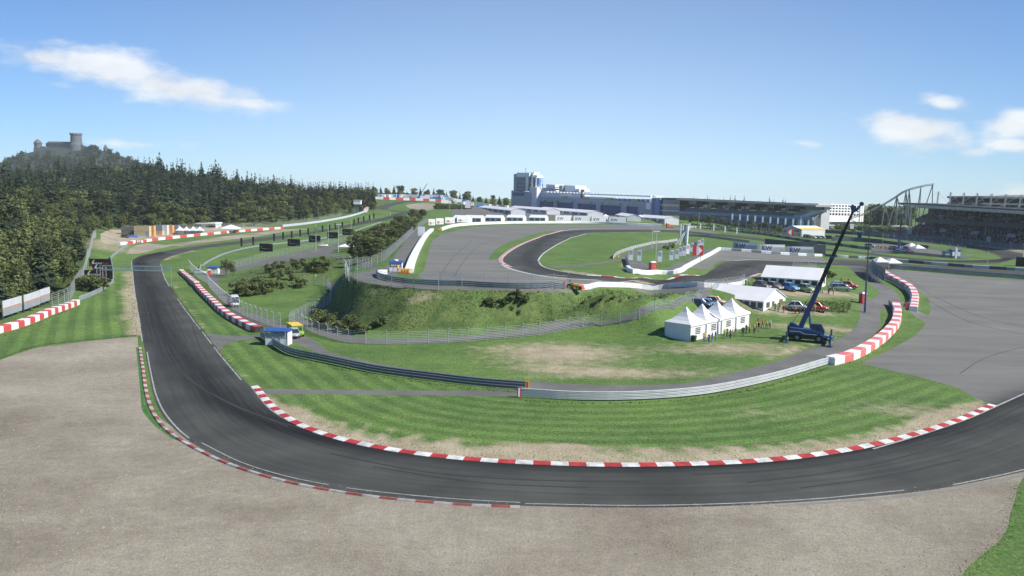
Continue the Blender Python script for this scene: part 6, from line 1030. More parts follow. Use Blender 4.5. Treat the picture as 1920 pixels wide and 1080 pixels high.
CARS = [('grey-brown classic car at the left end of the row by the further marquee', 1427, 541, -.75, PAINT('taupe', (.16, .15, .14)), 'classic'), ('brown-grey classic car with a red stripe, second in the marquee row', 1450, 543, -.75, PAINT('brown', (.28, .2, .17)), 'classic'), ('light blue classic car, third in the marquee row', 1480, 544.5, -.75, PAINT('sky', (.13, .33, .62)), 'classic'), ('pale green classic car, right end of the marquee row', 1511, 547, -.75, PAINT('lime', (.36, .46, .2)), 'classic'),
    ('grey-green estate car parked broadside beyond the boom', 1576, 545.5, -.12, PAINT('sage', (.2, .28, .24)), 'estate'), ('pale blue car half hidden behind the grey-green estate', 1571, 540.5, -.1, PAINT('ice', (.2, .35, .5)), 'saloon'), ('red and yellow car nose showing right of the grey-green estate', 1590, 541, -.3, PAINT('red', (.5, .05, .04)), 'classic'),
    ('silver-grey classic car left of the crane boom, beside the nearer marquee', 1494, 581.5, -.3, PAINT('silver', (.38, .4, .42)), 'classic'), ('red classic car right of the crane boom', 1530, 583, -.35, PAINT('red', (.5, .05, .04)), 'classic'), ('dark blue saloon behind the peaked tents', 1310, 575, -.55, PAINT('navy', (.05, .09, .2)), 'saloon'), ('light blue saloon between the peaked tent tips', 1325, 574.5, -.6, PAINT('sky2', (.2, .36, .6)), 'saloon'), ('cream and red car hidden behind the second tent tip', 1338, 570, -.6, PAINT('cream', (.55, .4, .28)), 'saloon'),
    ('silver car with red lights beside the green support truck', 551, 632, 1.9, PAINT('silver', (.38, .4, .42)), 'saloon'), ('small white car on the service road beyond the bushy bank', 606, 462.5, .45, PAINT('white', (.7, .71, .72)), 'saloon'), ('silver car by the blue-roofed hut at the start of the tyre wall', 372.5, 514, .2, PAINT('silver', (.38, .4, .42)), 'saloon'), ('white minivan behind the straight red and white wall', 440, 574, 1.95, PAINT('white', (.7, .71, .72)), 'van'),
    ('dark car by the yellow-roofed hall, left end of the row', 1514, 446.5, -.9, PAINT('black', (.03, .03, .035)), 'suv'), ('white car second in the row before the yellow-roofed hall', 1523, 446.8, -.9, PAINT('white', (.7, .71, .72)), 'saloon'), ('blue car third in the row before the yellow-roofed hall', 1532, 447.2, -.9, PAINT('steelblue', (.13, .24, .42)), 'saloon'), ('tan car fourth in the row before the yellow-roofed hall', 1541, 447.6, -.9, PAINT('tan', (.36, .25, .16)), 'saloon'), ('dark grey car right of the yellow-roofed hall', 1556, 448.5, -.6, PAINT('black', (.03, .03, .035)), 'suv'), ('grey off-road car on the tarmac left of the small crane', 1631, 464, -.5, PAINT('silver', (.38, .4, .42)), 'suv'), ('dark blue pickup left of the small crane', 1676, 469, -.2, PAINT('navy', (.05, .09, .2)), 'suv'), ('red car right of the small crane', 1703, 473, -.1, PAINT('red', (.5, .05, .04)), 'saloon')]
for i, (lb, px, py, rz, pt, kd) in enumerate(CARS):
    c_ = car(lb, G(px, py), rz - (.25 if i < 4 else 0), pt, kd, 'parked cars'); c_.scale = (1.12, 1.12, 1.28) if i < 9 else (1.08, 1.08, 1.15)
# green support truck
t = thing('support_truck', 'lime green support truck with yellow roof edge behind the marshal hut', 'truck', G(556, 629.5), -1.05); t.scale = (.85, .85, .85); GP = PAINT('green', (.17, .33, .045)); MB().box(-3.4, .6, -1.1, 1.1, .5, 2.15).build('box_body', GP, t); MB().box(-3.42, .62, -1.12, 1.12, 2.15, 2.3).build('roof_edge', YEL, t); q = MB(); q.exy([(.62, .45), (2.1, .45), (2.15, .85), (1.95, 1.15), (1.2, 1.25), (.95, 1.9), (.62, 1.95)][::-1], -1.0, 1.0); q.build('cab', GP, t); q = MB(); q.box(.63, .85, -.9, .9, 1.94, 1.96); q.exy([(1.21, 1.27), (1.27, 1.27), (1.02, 1.88), (.97, 1.88)], -.85, .85); q.build('windscreen', GLASS, t); MB().box(-2.9, .2, -1.13, -1.105, 1.35, 1.95).build('window', GLASS, t); MB().box(-2.9, .2, 1.105, 1.13, 1.35, 1.95).build('window', GLASS, t)
for x in (-2.4, 1.4):
    for sy in (-1, 1): wh = MB().cyl((x, sy*.85, .42), (x, sy*1.12, .42), .42, n=14).build('wheel', BLACK, t); MB().cyl((x, sy*1.121, .42), (x, sy*1.14, .42), .22, n=10).build('rim', STEEL, wh)
for sy in (-.7, .7): MB().box(2.1, 2.17, sy-.18, sy+.18, .7, .88).build('headlight', YEL, t)
# orange tractor on the embankment
t = thing('tractor', 'yellow and orange loader tractor parked on the embankment edge', 'tractor', G(1077, 543.5), -.35); OY = PAINT('loader', (.72, .4, .03)); q = MB(); q.exy([(-1.2, .55), (.9, .5), (1.25, .7), (1.2, 1.15), (-.1, 1.25), (-.3, 1.1), (-1.2, 1.2)][::-1], -.42, .42); q.build('body', OY, t); q = MB(); [q.cyl((-.9, y, 1.1), (-1.0, y, 2.0), .05, n=6) for y in (-.4, .4)]; q.cyl((-1.0, -.4, 2.0), (-1.0, .4, 2.0), .05, n=6); q.build('roll_bar', DARK, t); MB().box(-.75, -.3, -.25, .25, 1.15, 1.3).build('seat', BLACK, t)
for x, r, y in ((-.85, .62, .75), (.85, .45, .7)):
    for sy in (-1, 1): wh = MB().cyl((x, sy*(y-.2), r), (x, sy*(y+.12), r), r, n=16).build('wheel', mat('tyre_blue_black', (.035, .05, .07), .8), t); MB().cyl((x, sy*(y+.121), r), (x, sy*(y+.14), r), r*.5, n=10).build('rim', YEL, wh)
q = MB(); [q.cyl((-.3, y, 1.2), (1.5, y, .7), .07, n=6) for y in (-.52, .52)]; q.build('loader_arm', OY, t); q = MB(); q.exy([(1.45, .3), (2.0, .2), (1.75, .5), (1.6, 1.0), (1.45, 1.0)][::-1], -.85, .85); q.build('bucket', RED, t); MB().box(-1.3, -.5, -.95, -.5, 1.28, 1.36).build('mudguard', OY, t); MB().box(-1.3, -.5, .5, .95, 1.28, 1.36).build('mudguard', OY, t)
# cranes
CBL = mat('crane_blue', (.026, .068, .19), .4, .12, .8, .1, .5); CBD = mat('crane_dark', (.012, .015, .022), .5); CLB = mat('crane_light_blue', (.12, .24, .5), .4)
def crane(label, pos, rz, tip, hook_len, collar=True):
    t = thing('mobile_crane', label, 'crane', pos, rz)
    MB().box(-3.3, 3.1, -1.0, 1.0, .5, 1.08).build('chassis', CBD, t); MB().box(-3.5, 2.4, -1.2, 1.2, 1.081, 1.26).build('deck', CBD, t); q = MB(); q.exy([(2.3, 1.0), (4.0, 1.0), (4.0, 1.18), (2.9, 1.45), (2.3, 1.45)][::-1], -1.1, -.1); q.build('hood', CLB, t); MB().box(2.42, 4.1, 0, 1.1, .85, 1.12).build('front_deck', CBD, t)
    for x in (-1.75, 1.75):
        for sy in (-1, 1): wh = MB().cyl((x, sy*.85, .74), (x, sy*1.42, .74), .74, n=20).build('wheel', BLACK, t); MB().cyl((x, sy*1.421, .74), (x, sy*1.45, .74), .34, n=12).build('rim', mat('crane_hub', (.2, .22, .25), .5), wh)
    for x in (-3.35, 3.6):
        MB().box(x-.18, x+.18, -3.3, 3.3, .7, .98).build('outrigger_beam', CBD, t)
        for sy in (-1, 1): j = MB().cyl((x, sy*3.35, .1), (x, sy*3.35, 1.9), .16, n=8).build('jack', CBL, t); MB().cyl((x, sy*3.35, 0), (x, sy*3.35, .1), .5, n=10).build('pad', CBL, j); MB().cyl((x, sy*2.7, .5), (x, sy*2.7, .9), .3, n=8).build('float', GREEN, j)
    q = MB(); q.exy([(-3.1, 1.32), (2.5, 1.32), (2.5, 1.62), (.6, 2.15), (-1.0, 2.25), (-3.1, 2.35)][::-1], -1.2, 1.2); q.build('superstructure', CBL, t); MB().box(-3.42, -3.1, -1.25, 1.25, 1.3, 2.6).build('counterweight', CBD, t); q = MB(); q.exy([(-3.1, 2.36), (-3.1, 3.15), (-2.3, 2.95), (-1.4, 2.36)], -.5, .5); q.build('winch_housing', CBL, t)
    q = MB(); q.exy([(-3.05, 1.70), (-1.3, 1.70), (-.6, 1.36), (2.3, 1.36), (2.3, 1.46), (-.55, 1.46), (-1.25, 1.82), (-3.05, 1.82)], -1.225, -1.205); q.build('stripe', WHITE, t); q = MB(); q.exy([(-3.05, 2.30), (-1.0, 2.20), (.6, 2.10), (2.45, 1.58), (2.45, 1.68), (.65, 2.22), (-1, 2.32), (-3.05, 2.42)], -1.23, -1.0); q.build('top_trim', CLB, t)
    q = MB(); q.exy([(.4, 1.9), (2.55, 1.66), (2.6, 2.0), (2.0, 3.2), (.4, 3.2)][::-1], -1.22, -.25); cb = q.build('cab', CBL, t); MB().box(.35, 2.05, -1.27, -.2, 3.2, 3.28).build('cab_roof', CBL, cb)
    for a in ([(.6, 2.35), (1.05, 2.3), (1.05, 3.05), (.6, 3.05)], [(1.2, 2.25), (1.9, 2.15), (1.75, 3.05), (1.2, 3.05)]): q = MB(); q.exy(a, -1.25, -1.222); q.build('cab_window', GLASS, cb)
    q = MB(); q.exy([(2.64, 2.02), (2.66, 2.05), (2.08, 3.12), (2.05, 3.1)], -1.1, -.35); q.build('windscreen', GLASS, cb)
    B0 = Vector((-1.3, .1, 2.5)); T = Vector(tip); D = (T-B0)
    def seg(a, b, w_, h, name, m):
        p, q_ = B0 + D*a, B0 + D*b; d = D.normalized(); up = Vector((-d.z, 0, d.x)).normalized() if abs(d.z) > .1 else Vector((0, 0, 1)); sd = d.cross(up).normalized(); MB().loft([[c + sd*(sx*w_/2) + up*(sz*h/2) for sx, sz in ((-1, -1), (1, -1), (1, 1), (-1, 1))] for c in (p, q_)]).build(name, m, t)
    seg(-.03, .34, .62, .85, 'boom_base', CBL); seg(.341, .57, .5, .68, 'boom_section', CBD); seg(.571, .585, .56, .74, 'boom_collar', CBL); seg(.586, .80, .4, .55, 'boom_section', CBD); seg(.801, .99, .32, .42, 'boom_section', CBD)
    hd = MB(); hd.exy([(T.x-.9, T.z-.2), (T.x-.5, T.z+.15), (T.x+.1, T.z-.5), (T.x+.75, T.z+.25), (T.x+.8, T.z-.1), (T.x+.3, T.z-1.0), (T.x-.3, T.z-1.2), (T.x-.7, T.z-.9)], T.y-.25, T.y+.25); hd.cyl((T.x+.85, T.y-.22, T.z+.2), (T.x+.85, T.y+.22, T.z+.2), .36, n=12); hd.build('boom_head', CBL, t)
    q = MB(); q.cyl((.3, .1, 2.3), B0 + D*.14 + Vector((.1, 0, 0)), .17, n=8); r_ = q.build('lift_cylinder', CBL, t); MB().cyl(B0 + D*.10 + Vector((.22, 0, 0)), B0 + D*.22 + Vector((.15, 0, 0)), .1, n=8).build('piston', WHITE, r_)
    q = MB(); [q.cyl((-2.8, y, 3.0), B0 + D*.33 + Vector((-.4, y, 0)), .03, n=4) for y in (-.3, .3)]; q.build('winch_rope', DARK, t)
    q = MB(); [q.cyl((T.x+.85+dx, T.y, T.z+.2), (T.x+.85+dx, T.y, T.z-hook_len), .035, n=4) for dx in (-.16, .16)]; q.build('hoist_rope', DARK, t); q = MB(); q.box(T.x+.55, T.x+1.15, T.y-.22, T.y+.22, T.z-hook_len-.8, T.z-hook_len); q.cyl((T.x+.85, T.y, T.z-hook_len-1.3), (T.x+.85, T.y, T.z-hook_len-.8), .09, n=6); q.build('hook_block', CBL, t)
    return t
p = G(1515, 640); tw = Vector(at_Y(1605, 384.5, p.y-3)) - p; ang = -.40; tl = Vector((tw.x*math.cos(ang)+tw.y*math.sin(ang), -tw.x*math.sin(ang)+tw.y*math.cos(ang), tw.z))
crane('large blue mobile crane with outriggers down beside the tarmac path', p, ang, (tl.x, tl.y*.0+.1, tl.z), 4.6)
p = G(1690, 475.5); crane('small distant blue crane with upright boom on the far paved paddock', p, -.1, (-.9, .1, zp(1692, 401, p.y)-p.z), 12)
# far tiny crane on the slope
p = at_Y(790, 369, 850); g = float(H(p[0], p[1])); t = thing('mobile_crane', 'tiny blue crane silhouetted above the distant paddock on the slope', 'crane', (p[0], p[1], g)); MB().box(-4, 4, -1.3, 1.3, .6, 2.4).build('body', CBL, t); MB().box(1.5, 3.5, -1.2, 1.2, 2.4, 3.8).build('cab', CBL, t); MB().cyl((-2, 0, 2.4), ((801-790)*.567, 0, zp(801, 344, 850)-g), .5, .25, n=6).build('boom', CBL, t); q = MB(); [q.cyl((x, -1.4, .6), (x, 1.4, .6), .6, n=8) for x in (-2.6, 2.6)]; q.build('wheel', BLACK, t)
# ---------------------------------------------------------------- people
def person_mesh(pose):
    V = [(0, 0, .95), (0, 0, 1.12), (0, -.01, 1.3), (0, 0, 1.45), (0, 0, 1.53), (0, -.01, 1.63), (0, .0, 1.72)]; RR = [.15, .135, .155, .12, .055, .09, .075]; E = [(i, i+1) for i in range(6)]
    V.append((0, -.105, 1.62)); RR.append(.018); E.append((5, 7))
    st = {'stand': .0, 'walk': .22, 'talk': .05}[pose]
    for s in (-1, 1):
        o = len(V); ph = s*st; V += [(s*.1, 0, .88), (s*.115, -ph*.5 - .02, .5), (s*.12, -ph*1.0, .09), (s*.13, -ph-.13, .04)]; RR += [.095, .065, .045, .042]; E += [(0, o), (o, o+1), (o+1, o+2), (o+2, o+3)]
        o = len(V)
        if pose == 'talk' and s > 0: arm = [(s*.2, 0, 1.42), (s*.27, .02, 1.16), (s*.16, -.2, 1.16), (s*.11, -.27, 1.18)]
        else: arm = [(s*.2, 0, 1.42), (s*.255, .02+ph*.4, 1.15), (s*.26, -.05+ph*.9, .92), (s*.25, -.07+ph, .82)]
        V += arm; RR += [.062, .048, .036, .038]; E += [(3, o), (o, o+1), (o+1, o+2), (o+2, o+3)]
        h = V[-1]; V.append((h[0]-s*.05, h[1]-.03, h[2]-.01)); RR.append(.014); E.append((o+3, o+4))
    me = bpy.data.meshes.new('body'); me.from_pydata(V, E, []); ob = bpy.data.objects.new('body', me); COL.objects.link(ob)
    ob.modifiers.new('skin', 'SKIN').use_smooth_shade = True; ob.modifiers.new('sub', 'SUBSURF').levels = 1
    if not me.skin_vertices: 
        me.attributes.new  # layer is made by the modifier below in background mode
        bpy.context.view_layer.objects.active = ob; bpy.ops.mesh.customdata_skin_add()
    for i, r in enumerate(RR): me.skin_vertices[0].data[i].radius = (r, r*.8 if i < 4 else r)
    me.skin_vertices[0].data[0].use_root = True
    dg = bpy.context.evaluated_depsgraph_get(); out = bpy.data.meshes.new_from_object(ob.evaluated_get(dg)); bpy.data.objects.remove(ob)
    out.materials.clear()
    for k in range(5): out.materials.append(None)
    for p in out.polygons:
        c = p.center; z = c.z
        if z > 1.51: k = 0 if (z < 1.69 and c.y < .03) else 4
        elif abs(c.x) > .2 and z < .93 or (pose == 'talk' and c.y < -.2 and z > 1): k = 0
        elif z > .93: k = 1
        elif z > .1: k = 2
        else: k = 3
        p.material_index = k; p.use_smooth = True
    return out
PM = {k: person_mesh(k) for k in ('stand', 'walk', 'talk')}
SKIN = mat('skin', (.5, .32, .24), .6); HAIR = mat('hair', (.06, .04, .03), .8)
CL = {'lime': (.35, .5, .03), 'red': (.5, .04, .04), 'dark': (.025, .027, .03), 'orange': (.7, .25, .03), 'yellow': (.7, .5, .05), 'white': (.7, .7, .7), 'blue': (.06, .13, .35), 'grey': (.2, .21, .22), 'green': (.06, .2, .05), 'tan': (.35, .26, .17), 'brown': (.14, .09, .06)}
def person(label, px, py, shirt, legs, pose='stand', rz=0, pos=None, group=None, s=1.03):
    o = bpy.data.objects.new('person', PM[pose]); COL.objects.link(o); o.location = pos if pos is not None else G(px, py); o.rotation_euler.z = rz; o.scale = (s, s, s); tag(o, label, 'person', group)
    for k, m in enumerate((SKIN, mat('cloth_' + shirt, CL[shirt], .8), mat('cloth_' + legs, CL[legs], .8), BLACK, HAIR)): o.material_slots[k].link = 'OBJECT'; o.material_slots[k].material = m
    return o
PPL = [(1320, 641.5, 'yellow', 'blue', 'person in yellow vest and blue jeans standing nearest the green bin'), (1329, 644.5, 'red', 'blue', 'person in red shirt and blue jeans before the nearest peaked tent'), (1335, 641.5, 'blue', 'blue', 'person all in blue by the nearest peaked tent'), (1341, 639.5, 'dark', 'blue', 'person in black top and jeans at the right of the group by the nearest tent'),
 (1358, 635, 'lime', 'tan', 'person in lime vest and tan trousers before the second peaked tent'), (1363, 633.5, 'green', 'blue', 'person in green shirt and jeans before the second peaked tent'), (1369, 635, 'tan', 'dark', 'person in tan shirt and dark trousers, mid row along the tents'), (1374, 632, 'white', 'tan', 'person in white shirt and tan trousers, mid row along the tents'), (1379, 632, 'grey', 'grey', 'person in grey clothes, mid row along the tents'),
 (1392.5, 631, 'dark', 'blue', 'person in black shirt standing apart before the last peaked tent'), (1399, 626, 'green', 'dark', 'person in green top and dark trousers near the last tent window'), (1405, 625, 'orange', 'dark', 'person in bright orange vest at the last peaked tent'), (1414, 625, 'tan', 'dark', 'person in tan jacket bending right of the orange vest'), (1418, 619.5, 'yellow', 'grey', 'person in yellow vest and grey trousers by the tent corner'), (1422, 621, 'dark', 'grey', 'person in black jacket and grey trousers by the tent corner'),
 (1421, 611, 'brown', 'dark', 'person in brown top at the back of the small group behind the tents'), (1429.5, 615, 'red', 'dark', 'person in red shirt walking right of the peaked tents'), (1437, 617, 'lime', 'dark', 'person in lime shirt, second from the right end of the crowd'), (1443, 616.5, 'white', 'dark', 'person in white shirt at the right end of the crowd'),
 (1453, 583.5, 'green', 'dark', 'person in green top at the door of the nearer marquee'), (1459, 585, 'grey', 'blue', 'person in grey shirt and jeans at the door of the nearer marquee'), (1461, 581, 'red', 'dark', 'person in red top half inside the marquee doorway'), (1469, 588, 'red', 'blue', 'person in red shirt and blue jeans beside the marquee gable'), (1491, 589.5, 'orange', 'dark', 'person in orange and red vest left of the crane boom'), (1499, 589.5, 'dark', 'dark', 'person all in black left of the crane boom'), (1521, 586, 'tan', 'tan', 'person in tan clothes right of the crane boom'), (1527, 586, 'yellow', 'tan', 'person in yellow vest by the red classic car'),
 (1398, 537, 'brown', 'dark', 'person in brown top left of the grey-brown car'), (1404.5, 538, 'lime', 'dark', 'person in lime vest left of the grey-brown car'), (1413, 538.5, 'lime', 'blue', 'person in lime vest and jeans touching the grey-brown car'), (1537.5, 548, 'orange', 'dark', 'person in orange top under the crane boom at the further marquee'), (1554, 552, 'dark', 'dark', 'person all in black before the grey-green estate'), (1562, 553, 'lime', 'dark', 'person in lime vest before the grey-green estate'), (1577, 530.5, 'red', 'dark', 'person in red top behind the grey-green estate'), (1586, 533.5, 'lime', 'dark', 'person in lime top behind the grey-green estate, left of two'), (1589.5, 533.5, 'green', 'dark', 'person in green top behind the grey-green estate, right of two'),
 (1058, 542, 'red', 'red', 'marshal in red overalls and yellow cap beside the orange tractor'), (746.5, 511.5, 'yellow', 'red', 'marshal in yellow vest and red trousers before the plateau hut'), (1848, 700, None, None, None)]
for i, (px, py, a, b, lb) in enumerate(PPL):
    if lb: person(lb, px, py, a, b, ('stand', 'walk', 'talk')[i % 3], (i*2.399) % 6.28)
hp = G(523, 646)
person('marshal in lime vest at the left of the blue-roofed marshal hut', 0, 0, 'lime', 'dark', 'stand', .3, hp + Vector((-2.15, .5, .3)), s=.95); person('marshal in lime vest just inside the blue-roofed marshal hut', 0, 0, 'lime', 'grey', 'talk', -.2, hp + Vector((-1.35, .5, .06)), s=.95)
for i in range(10): person('small figure in the line of people left of the small crane', 1643+i*3.0+(i % 3)*.6, 466.5+i*.35, ('red', 'brown', 'orange', 'dark', 'tan')[i % 5], 'dark', 'stand', i*1.7, group='people by the small crane')
# ---------------------------------------------------------------- trees, bushes, rough grass
attr_leaf('conifer_needles', (.027, .048, .029), (.088, .122, .070), .38, .2); attr_leaf('broad_leaves', (.060, .088, .032), (.185, .212, .084), .34, .3); attr_leaf('bush_leaves', (.085, .12, .042), (.21, .245, .105), .25, .35); attr_leaf('sapling_leaves', (.08, .105, .045), (.18, .205, .10), .2, .3)
def crown_mesh(name, V, Fc, tint, m):
    me = bpy.data.meshes.new(name); me.from_pydata([tuple(map(float, v)) for v in V], [], [list(map(int, f)) for f in Fc]); me.materials.append(m)
    a = me.attributes.new('tint', 'FLOAT', 'FACE'); a.data.foreach_set('value', np.asarray(tint, np.float32)); return me
def conifer(h, seed, whorls=15, per=9):
    r = np.random.default_rng(seed); V, Fc, T = [], [], []; R0 = h*(.19 + .07*r.random())
    for k in range(whorls):
        t = k/(whorls-1); z = h*(.10 + .86*t); L0 = R0*((1-t)**.85*1.0 + .04)
        for j in range(max(int(per*(1-.45*t)), 4)):
            a = r.random()*6.283; L_ = L0*(.6 + .65*r.random()); c, s = math.cos(a), math.sin(a); wd = L_*(.28+.15*r.random()) + .12; dr = L_*(.15+.35*r.random()); zz = z + h*.03*r.normal()
            o = len(V); V += [(0, 0, zz+L_*.12), (c*L_*.55 - s*wd, s*L_*.55 + c*wd, zz-dr*.5), (c*L_, s*L_, zz-dr), (c*L_*.55 + s*wd, s*L_*.55 - c*wd, zz-dr*.5)]; Fc.append((o, o+1, o+2, o+3)); T.append(np.clip(.45*r.random() + .3*t + .1*r.normal(), 0, 1))
            o = len(V); V += [(c*L_*.2, s*L_*.2, zz+L_*.25), (c*L_*1.02, s*L_*1.02, zz-dr*.9), (c*L_*.6, s*L_*.6, zz-dr*1.5-.2)]; Fc.append((o, o+1, o+2)); T.append(np.clip(.5*r.random() + .15*t, 0, 1))
    o = len(V); V += [(-.12*R0, 0, h*.93), (.12*R0, 0, h*.93), (0, 0, h*1.02), (0, .12*R0, h*.93)]; Fc += [(o, o+1, o+2), (o+1, o+3, o+2), (o+3, o, o+2)]; T += [.5]*3
    return V, Fc, T
def broadleaf(h, seed, clumps=13, leaves=46, wide=.36, low=.30, size=.5):
    r = np.random.default_rng(seed); V, Fc, T = [], [], []
    for k in range(clumps):
        a = r.random()*6.283; u = r.random()**.6; zc = h*(low + .12 + (.86-low-.12)*r.random()); env = wide*h*math.sqrt(max(.05, 1-((zc/h-.58)/.46)**2)); cx, cy = math.cos(a)*u*env*.72, math.sin(a)*u*env*.72; R_ = h*(.12+.09*r.random())
        tk = r.random()*.6
        for j in range(leaves):
            d = r.normal(size=3); d /= np.linalg.norm(d)+1e-9; p = np.array([cx, cy, zc]) + d*R_*(.55+.5*r.random())*np.array([1, 1, .8]); n = d + .7*r.normal(size=3); n /= np.linalg.norm(n)+1e-9; e1 = np.cross(n, [.3, .2, .9]); e1 /= np.linalg.norm(e1)+1e-9; e2 = np.cross(n, e1); s = size*(.45+.75*r.random())*(h/9)**.5
            o = len(V); V += [p-e1*s, p+e2*s*.6, p+e1*s, p-e2*s*.7]; Fc.append((o, o+1, o+2, o+3)); T.append(np.clip(tk + .45*r.random(), 0, 1))
    return V, Fc, T
def trunk_mesh(h, r, seed, limbs=0):
    b = MB(); rr = random.Random(seed); b.cyl((0, 0, -.5), (0, 0, h*.5), r, r*.6, n=6); b.cyl((0, 0, h*.5), (rr.uniform(-.2, .2), rr.uniform(-.2, .2), h*.92), r*.6, r*.15, n=5)
    for k in range(limbs): a = rr.random()*6.28; z = h*(.3+.3*rr.random()); b.cyl((0, 0, z), (math.cos(a)*h*.2, math.sin(a)*h*.2, z+h*.22), r*.4, r*.12, n=5)
    o = b.build('trunk', WOOD); me = o.data; bpy.data.objects.remove(o); return me
NEED, BROAD, BUSHM, SAPM = MATS['conifer_needles'], MATS['broad_leaves'], MATS['bush_leaves'], MATS['sapling_leaves']
KC = [(crown_mesh('crown', *conifer(18, 10+i), NEED), trunk_mesh(18, .25, i)) for i in range(6)]
KB = [(crown_mesh('crown', *broadleaf(11, 30+i, 22, 52, .40, .12, .55), BROAD), trunk_mesh(11, .28, 40+i, 5)) for i in range(6)]
KS = [(crown_mesh('crown', *broadleaf(7, 60+i, 10, 44, .30, .25, .42), SAPM), trunk_mesh(7, .12, 70+i, 3)) for i in range(4)]
KU = [(crown_mesh('foliage', *broadleaf(3, 80+i, 13, 60, .62, .0, .42), BUSHM), trunk_mesh(2.6, .08, 90+i, 4)) for i in range(5)]
def plant(name, label, cat, kit, base_h, x, y, h, group, sx=1.0, rz=None, part='crown'):
    k = random.randrange(len(kit)); cm, tm = kit[k]; s = h/base_h; t = thing(name, label, cat, (x, y, float(H(x, y))-.05), random.random()*6.28 if rz is None else rz, group); t.scale = (s*sx, s*sx, s)
    for me, nm in ((cm, part), (tm, 'trunk' if part == 'crown' else 'stem')): o = bpy.data.objects.new(nm, me); COL.objects.link(o); o.parent = t
    return t
# --- the wood
rw = np.random.default_rng(11); cand = []
FX0, FX1 = FOREST[:, 0].min(), FOREST[:, 0].max()
n_ = 60000; Q = np.stack([rw.uniform(-620, 60, n_), rw.uniform(95, 980, n_)], -1); Q = Q[inside(FOREST, Q)]
px_of = 960 + F*Q[:, 0]/Q[:, 1]; Q = Q[(px_of > -70) & (px_of < np.where(Q[:, 1] > 560, 700, 775))]
CLEAR = [(hits([(px, py)])[0][:2], r) for px, py, r in ((30, 382, 15), (110, 385, 11), (165, 378, 11), (200, 372, 13), (262, 376, 12), (335, 380, 11), (410, 375, 12), (455, 372, 10), (150, 395, 9), (570, 384, 12))]
de = dist(np.r_[FE, FE2], Q); cell = {}; keep = []
for i in range(len(Q)):
    x, y = Q[i]; sp = 4.6 if y < 260 else (6.0 if y < 480 else 8.2)
    if de[i] < 3 or any((x-c[0])**2 + (y-c[1])**2 < r*r for c, r in CLEAR): continue
    g = 9.0; ci, cj = int(x//g), int(y//g); ok = True
    for a in (-1, 0, 1):
        for b in (-1, 0, 1):
            for k in cell.get((ci+a, cj+b), ()):
                if (Q[k][0]-x)**2 + (Q[k][1]-y)**2 < sp*sp: ok = False; break
            if not ok: break
        if not ok: break
    if ok: cell.setdefault((ci, cj), []).append(i); keep.append(i)
trees = []
for i in keep:
    x, y = Q[i]; px = 960 + F*x/y; e = de[i]
    if e < 22: pc = .18
    elif y < 330: pc = .30
    elif y < 480: pc = .52
    else: pc = .9 if px < 430 else .72
    if px > 430 and e < 70: pc = min(pc, .35)
    con = rw.random() < pc
    h = rw.uniform(11, 22) if con else rw.uniform(8, 13.5)
    if e < 14: h *= .62 if not con else .7
    elif e < 25: h *= .8
    if y > 560 and px > 560: h *= .8
    if con and y > 480 and px < 420: h *= .95 + .25*rw.random()
    trees.append((x, y, h, con))
trees.sort(key=lambda t: -t[2]/t[1]*(1 if t[3] else 1.5))
# trees whose crowns can be seen best become objects of their own
def vis_key(t):
    x, y, h, con = t; return h/y
cons = [t for t in trees if t[3]]; brds = [t for t in trees if not t[3]]
# a crest tree shows against the sky, so the two kinds are ranked by how much of the crown clears the trees in front
def rank(L_):
    prof = {}; out = []
    for t in sorted(trees, key=lambda q: q[1]):
        x, y, h, con = t; px = 960 + F*x/y; b = int(px//9); z = float(H(x, y)); top = (z+h-CAMZ)/y*F; bot = (z-CAMZ)/y*F; wpx = max(1, int(h*.17*F/y/9)); hid = min(prof.get(k, -999) for k in range(b-wpx, b+wpx+1)); vis = max(0, top - max(bot, hid)); out.append((vis*h/y, t))
        for k in range(b-wpx+1, b+wpx): prof[k] = max(prof.get(k, -999), top - h*.18*F/y)
    return {id(t): v for v, t in out}
RK = rank(trees)
cons.sort(key=lambda t: -RK[id(t)]); brds.sort(key=lambda t: -RK[id(t)])
for x, y, h, con in cons[:290]: plant('conifer_tree', 'dark conifer standing in the dense wood on the left hillside', 'tree', KC, 18, x, y, h, 'conifers of the hillside wood', random.uniform(.85, 1.2))
for x, y, h, con in brds[:290]: plant('broadleaf_tree', 'olive green broadleaf tree in the wood left of the track', 'tree', KB, 11, x, y, h, 'broadleaf trees of the hillside wood', random.uniform(.9, 1.2))
VC, FC_, TC = [], [], []; VB, FB_, TB_ = [], [], []
LC = [conifer(18, 100+i, 11, 7) for i in range(4)]; LB_ = [broadleaf(11, 120+i, 15, 34, .40, .12, .75) for i in range(4)]
def merge(lst, protos, base, m, name, label):
    Vs, Fs, Ts, n = [], [], [], 0
    for x, y, h, con in lst:
        V, Fc, T = protos[random.randrange(4)]; a = random.random()*6.28; s = h/base; A = np.array(V)*s; c, sn = math.cos(a), math.sin(a); B_ = np.stack([A[:, 0]*c - A[:, 1]*sn + x, A[:, 0]*sn + A[:, 1]*c + y, A[:, 2] + float(H(x, y))], -1); Vs.append(B_); Fs += [tuple(q + n for q in f) for f in Fc]; sh = random.uniform(-.15, .15); Ts.append(np.clip(np.array(T)+sh, 0, 1)); n += len(V)
    if not Vs: return
    o = bpy.data.objects.new(name, crown_mesh(name, np.concatenate(Vs), Fs, np.concatenate(Ts), m)); COL.objects.link(o); o['kind'] = 'stuff'; o['label'] = label
merge(cons[290:], LC, 18, NEED, 'conifer_forest', 'remaining conifers of the wood behind the front rows'); merge(brds[290:], LB_, 11, BROAD, 'broadleaf_forest', 'remaining broadleaf trees of the wood behind the front rows')
print('trees', len(cons), len(brds))
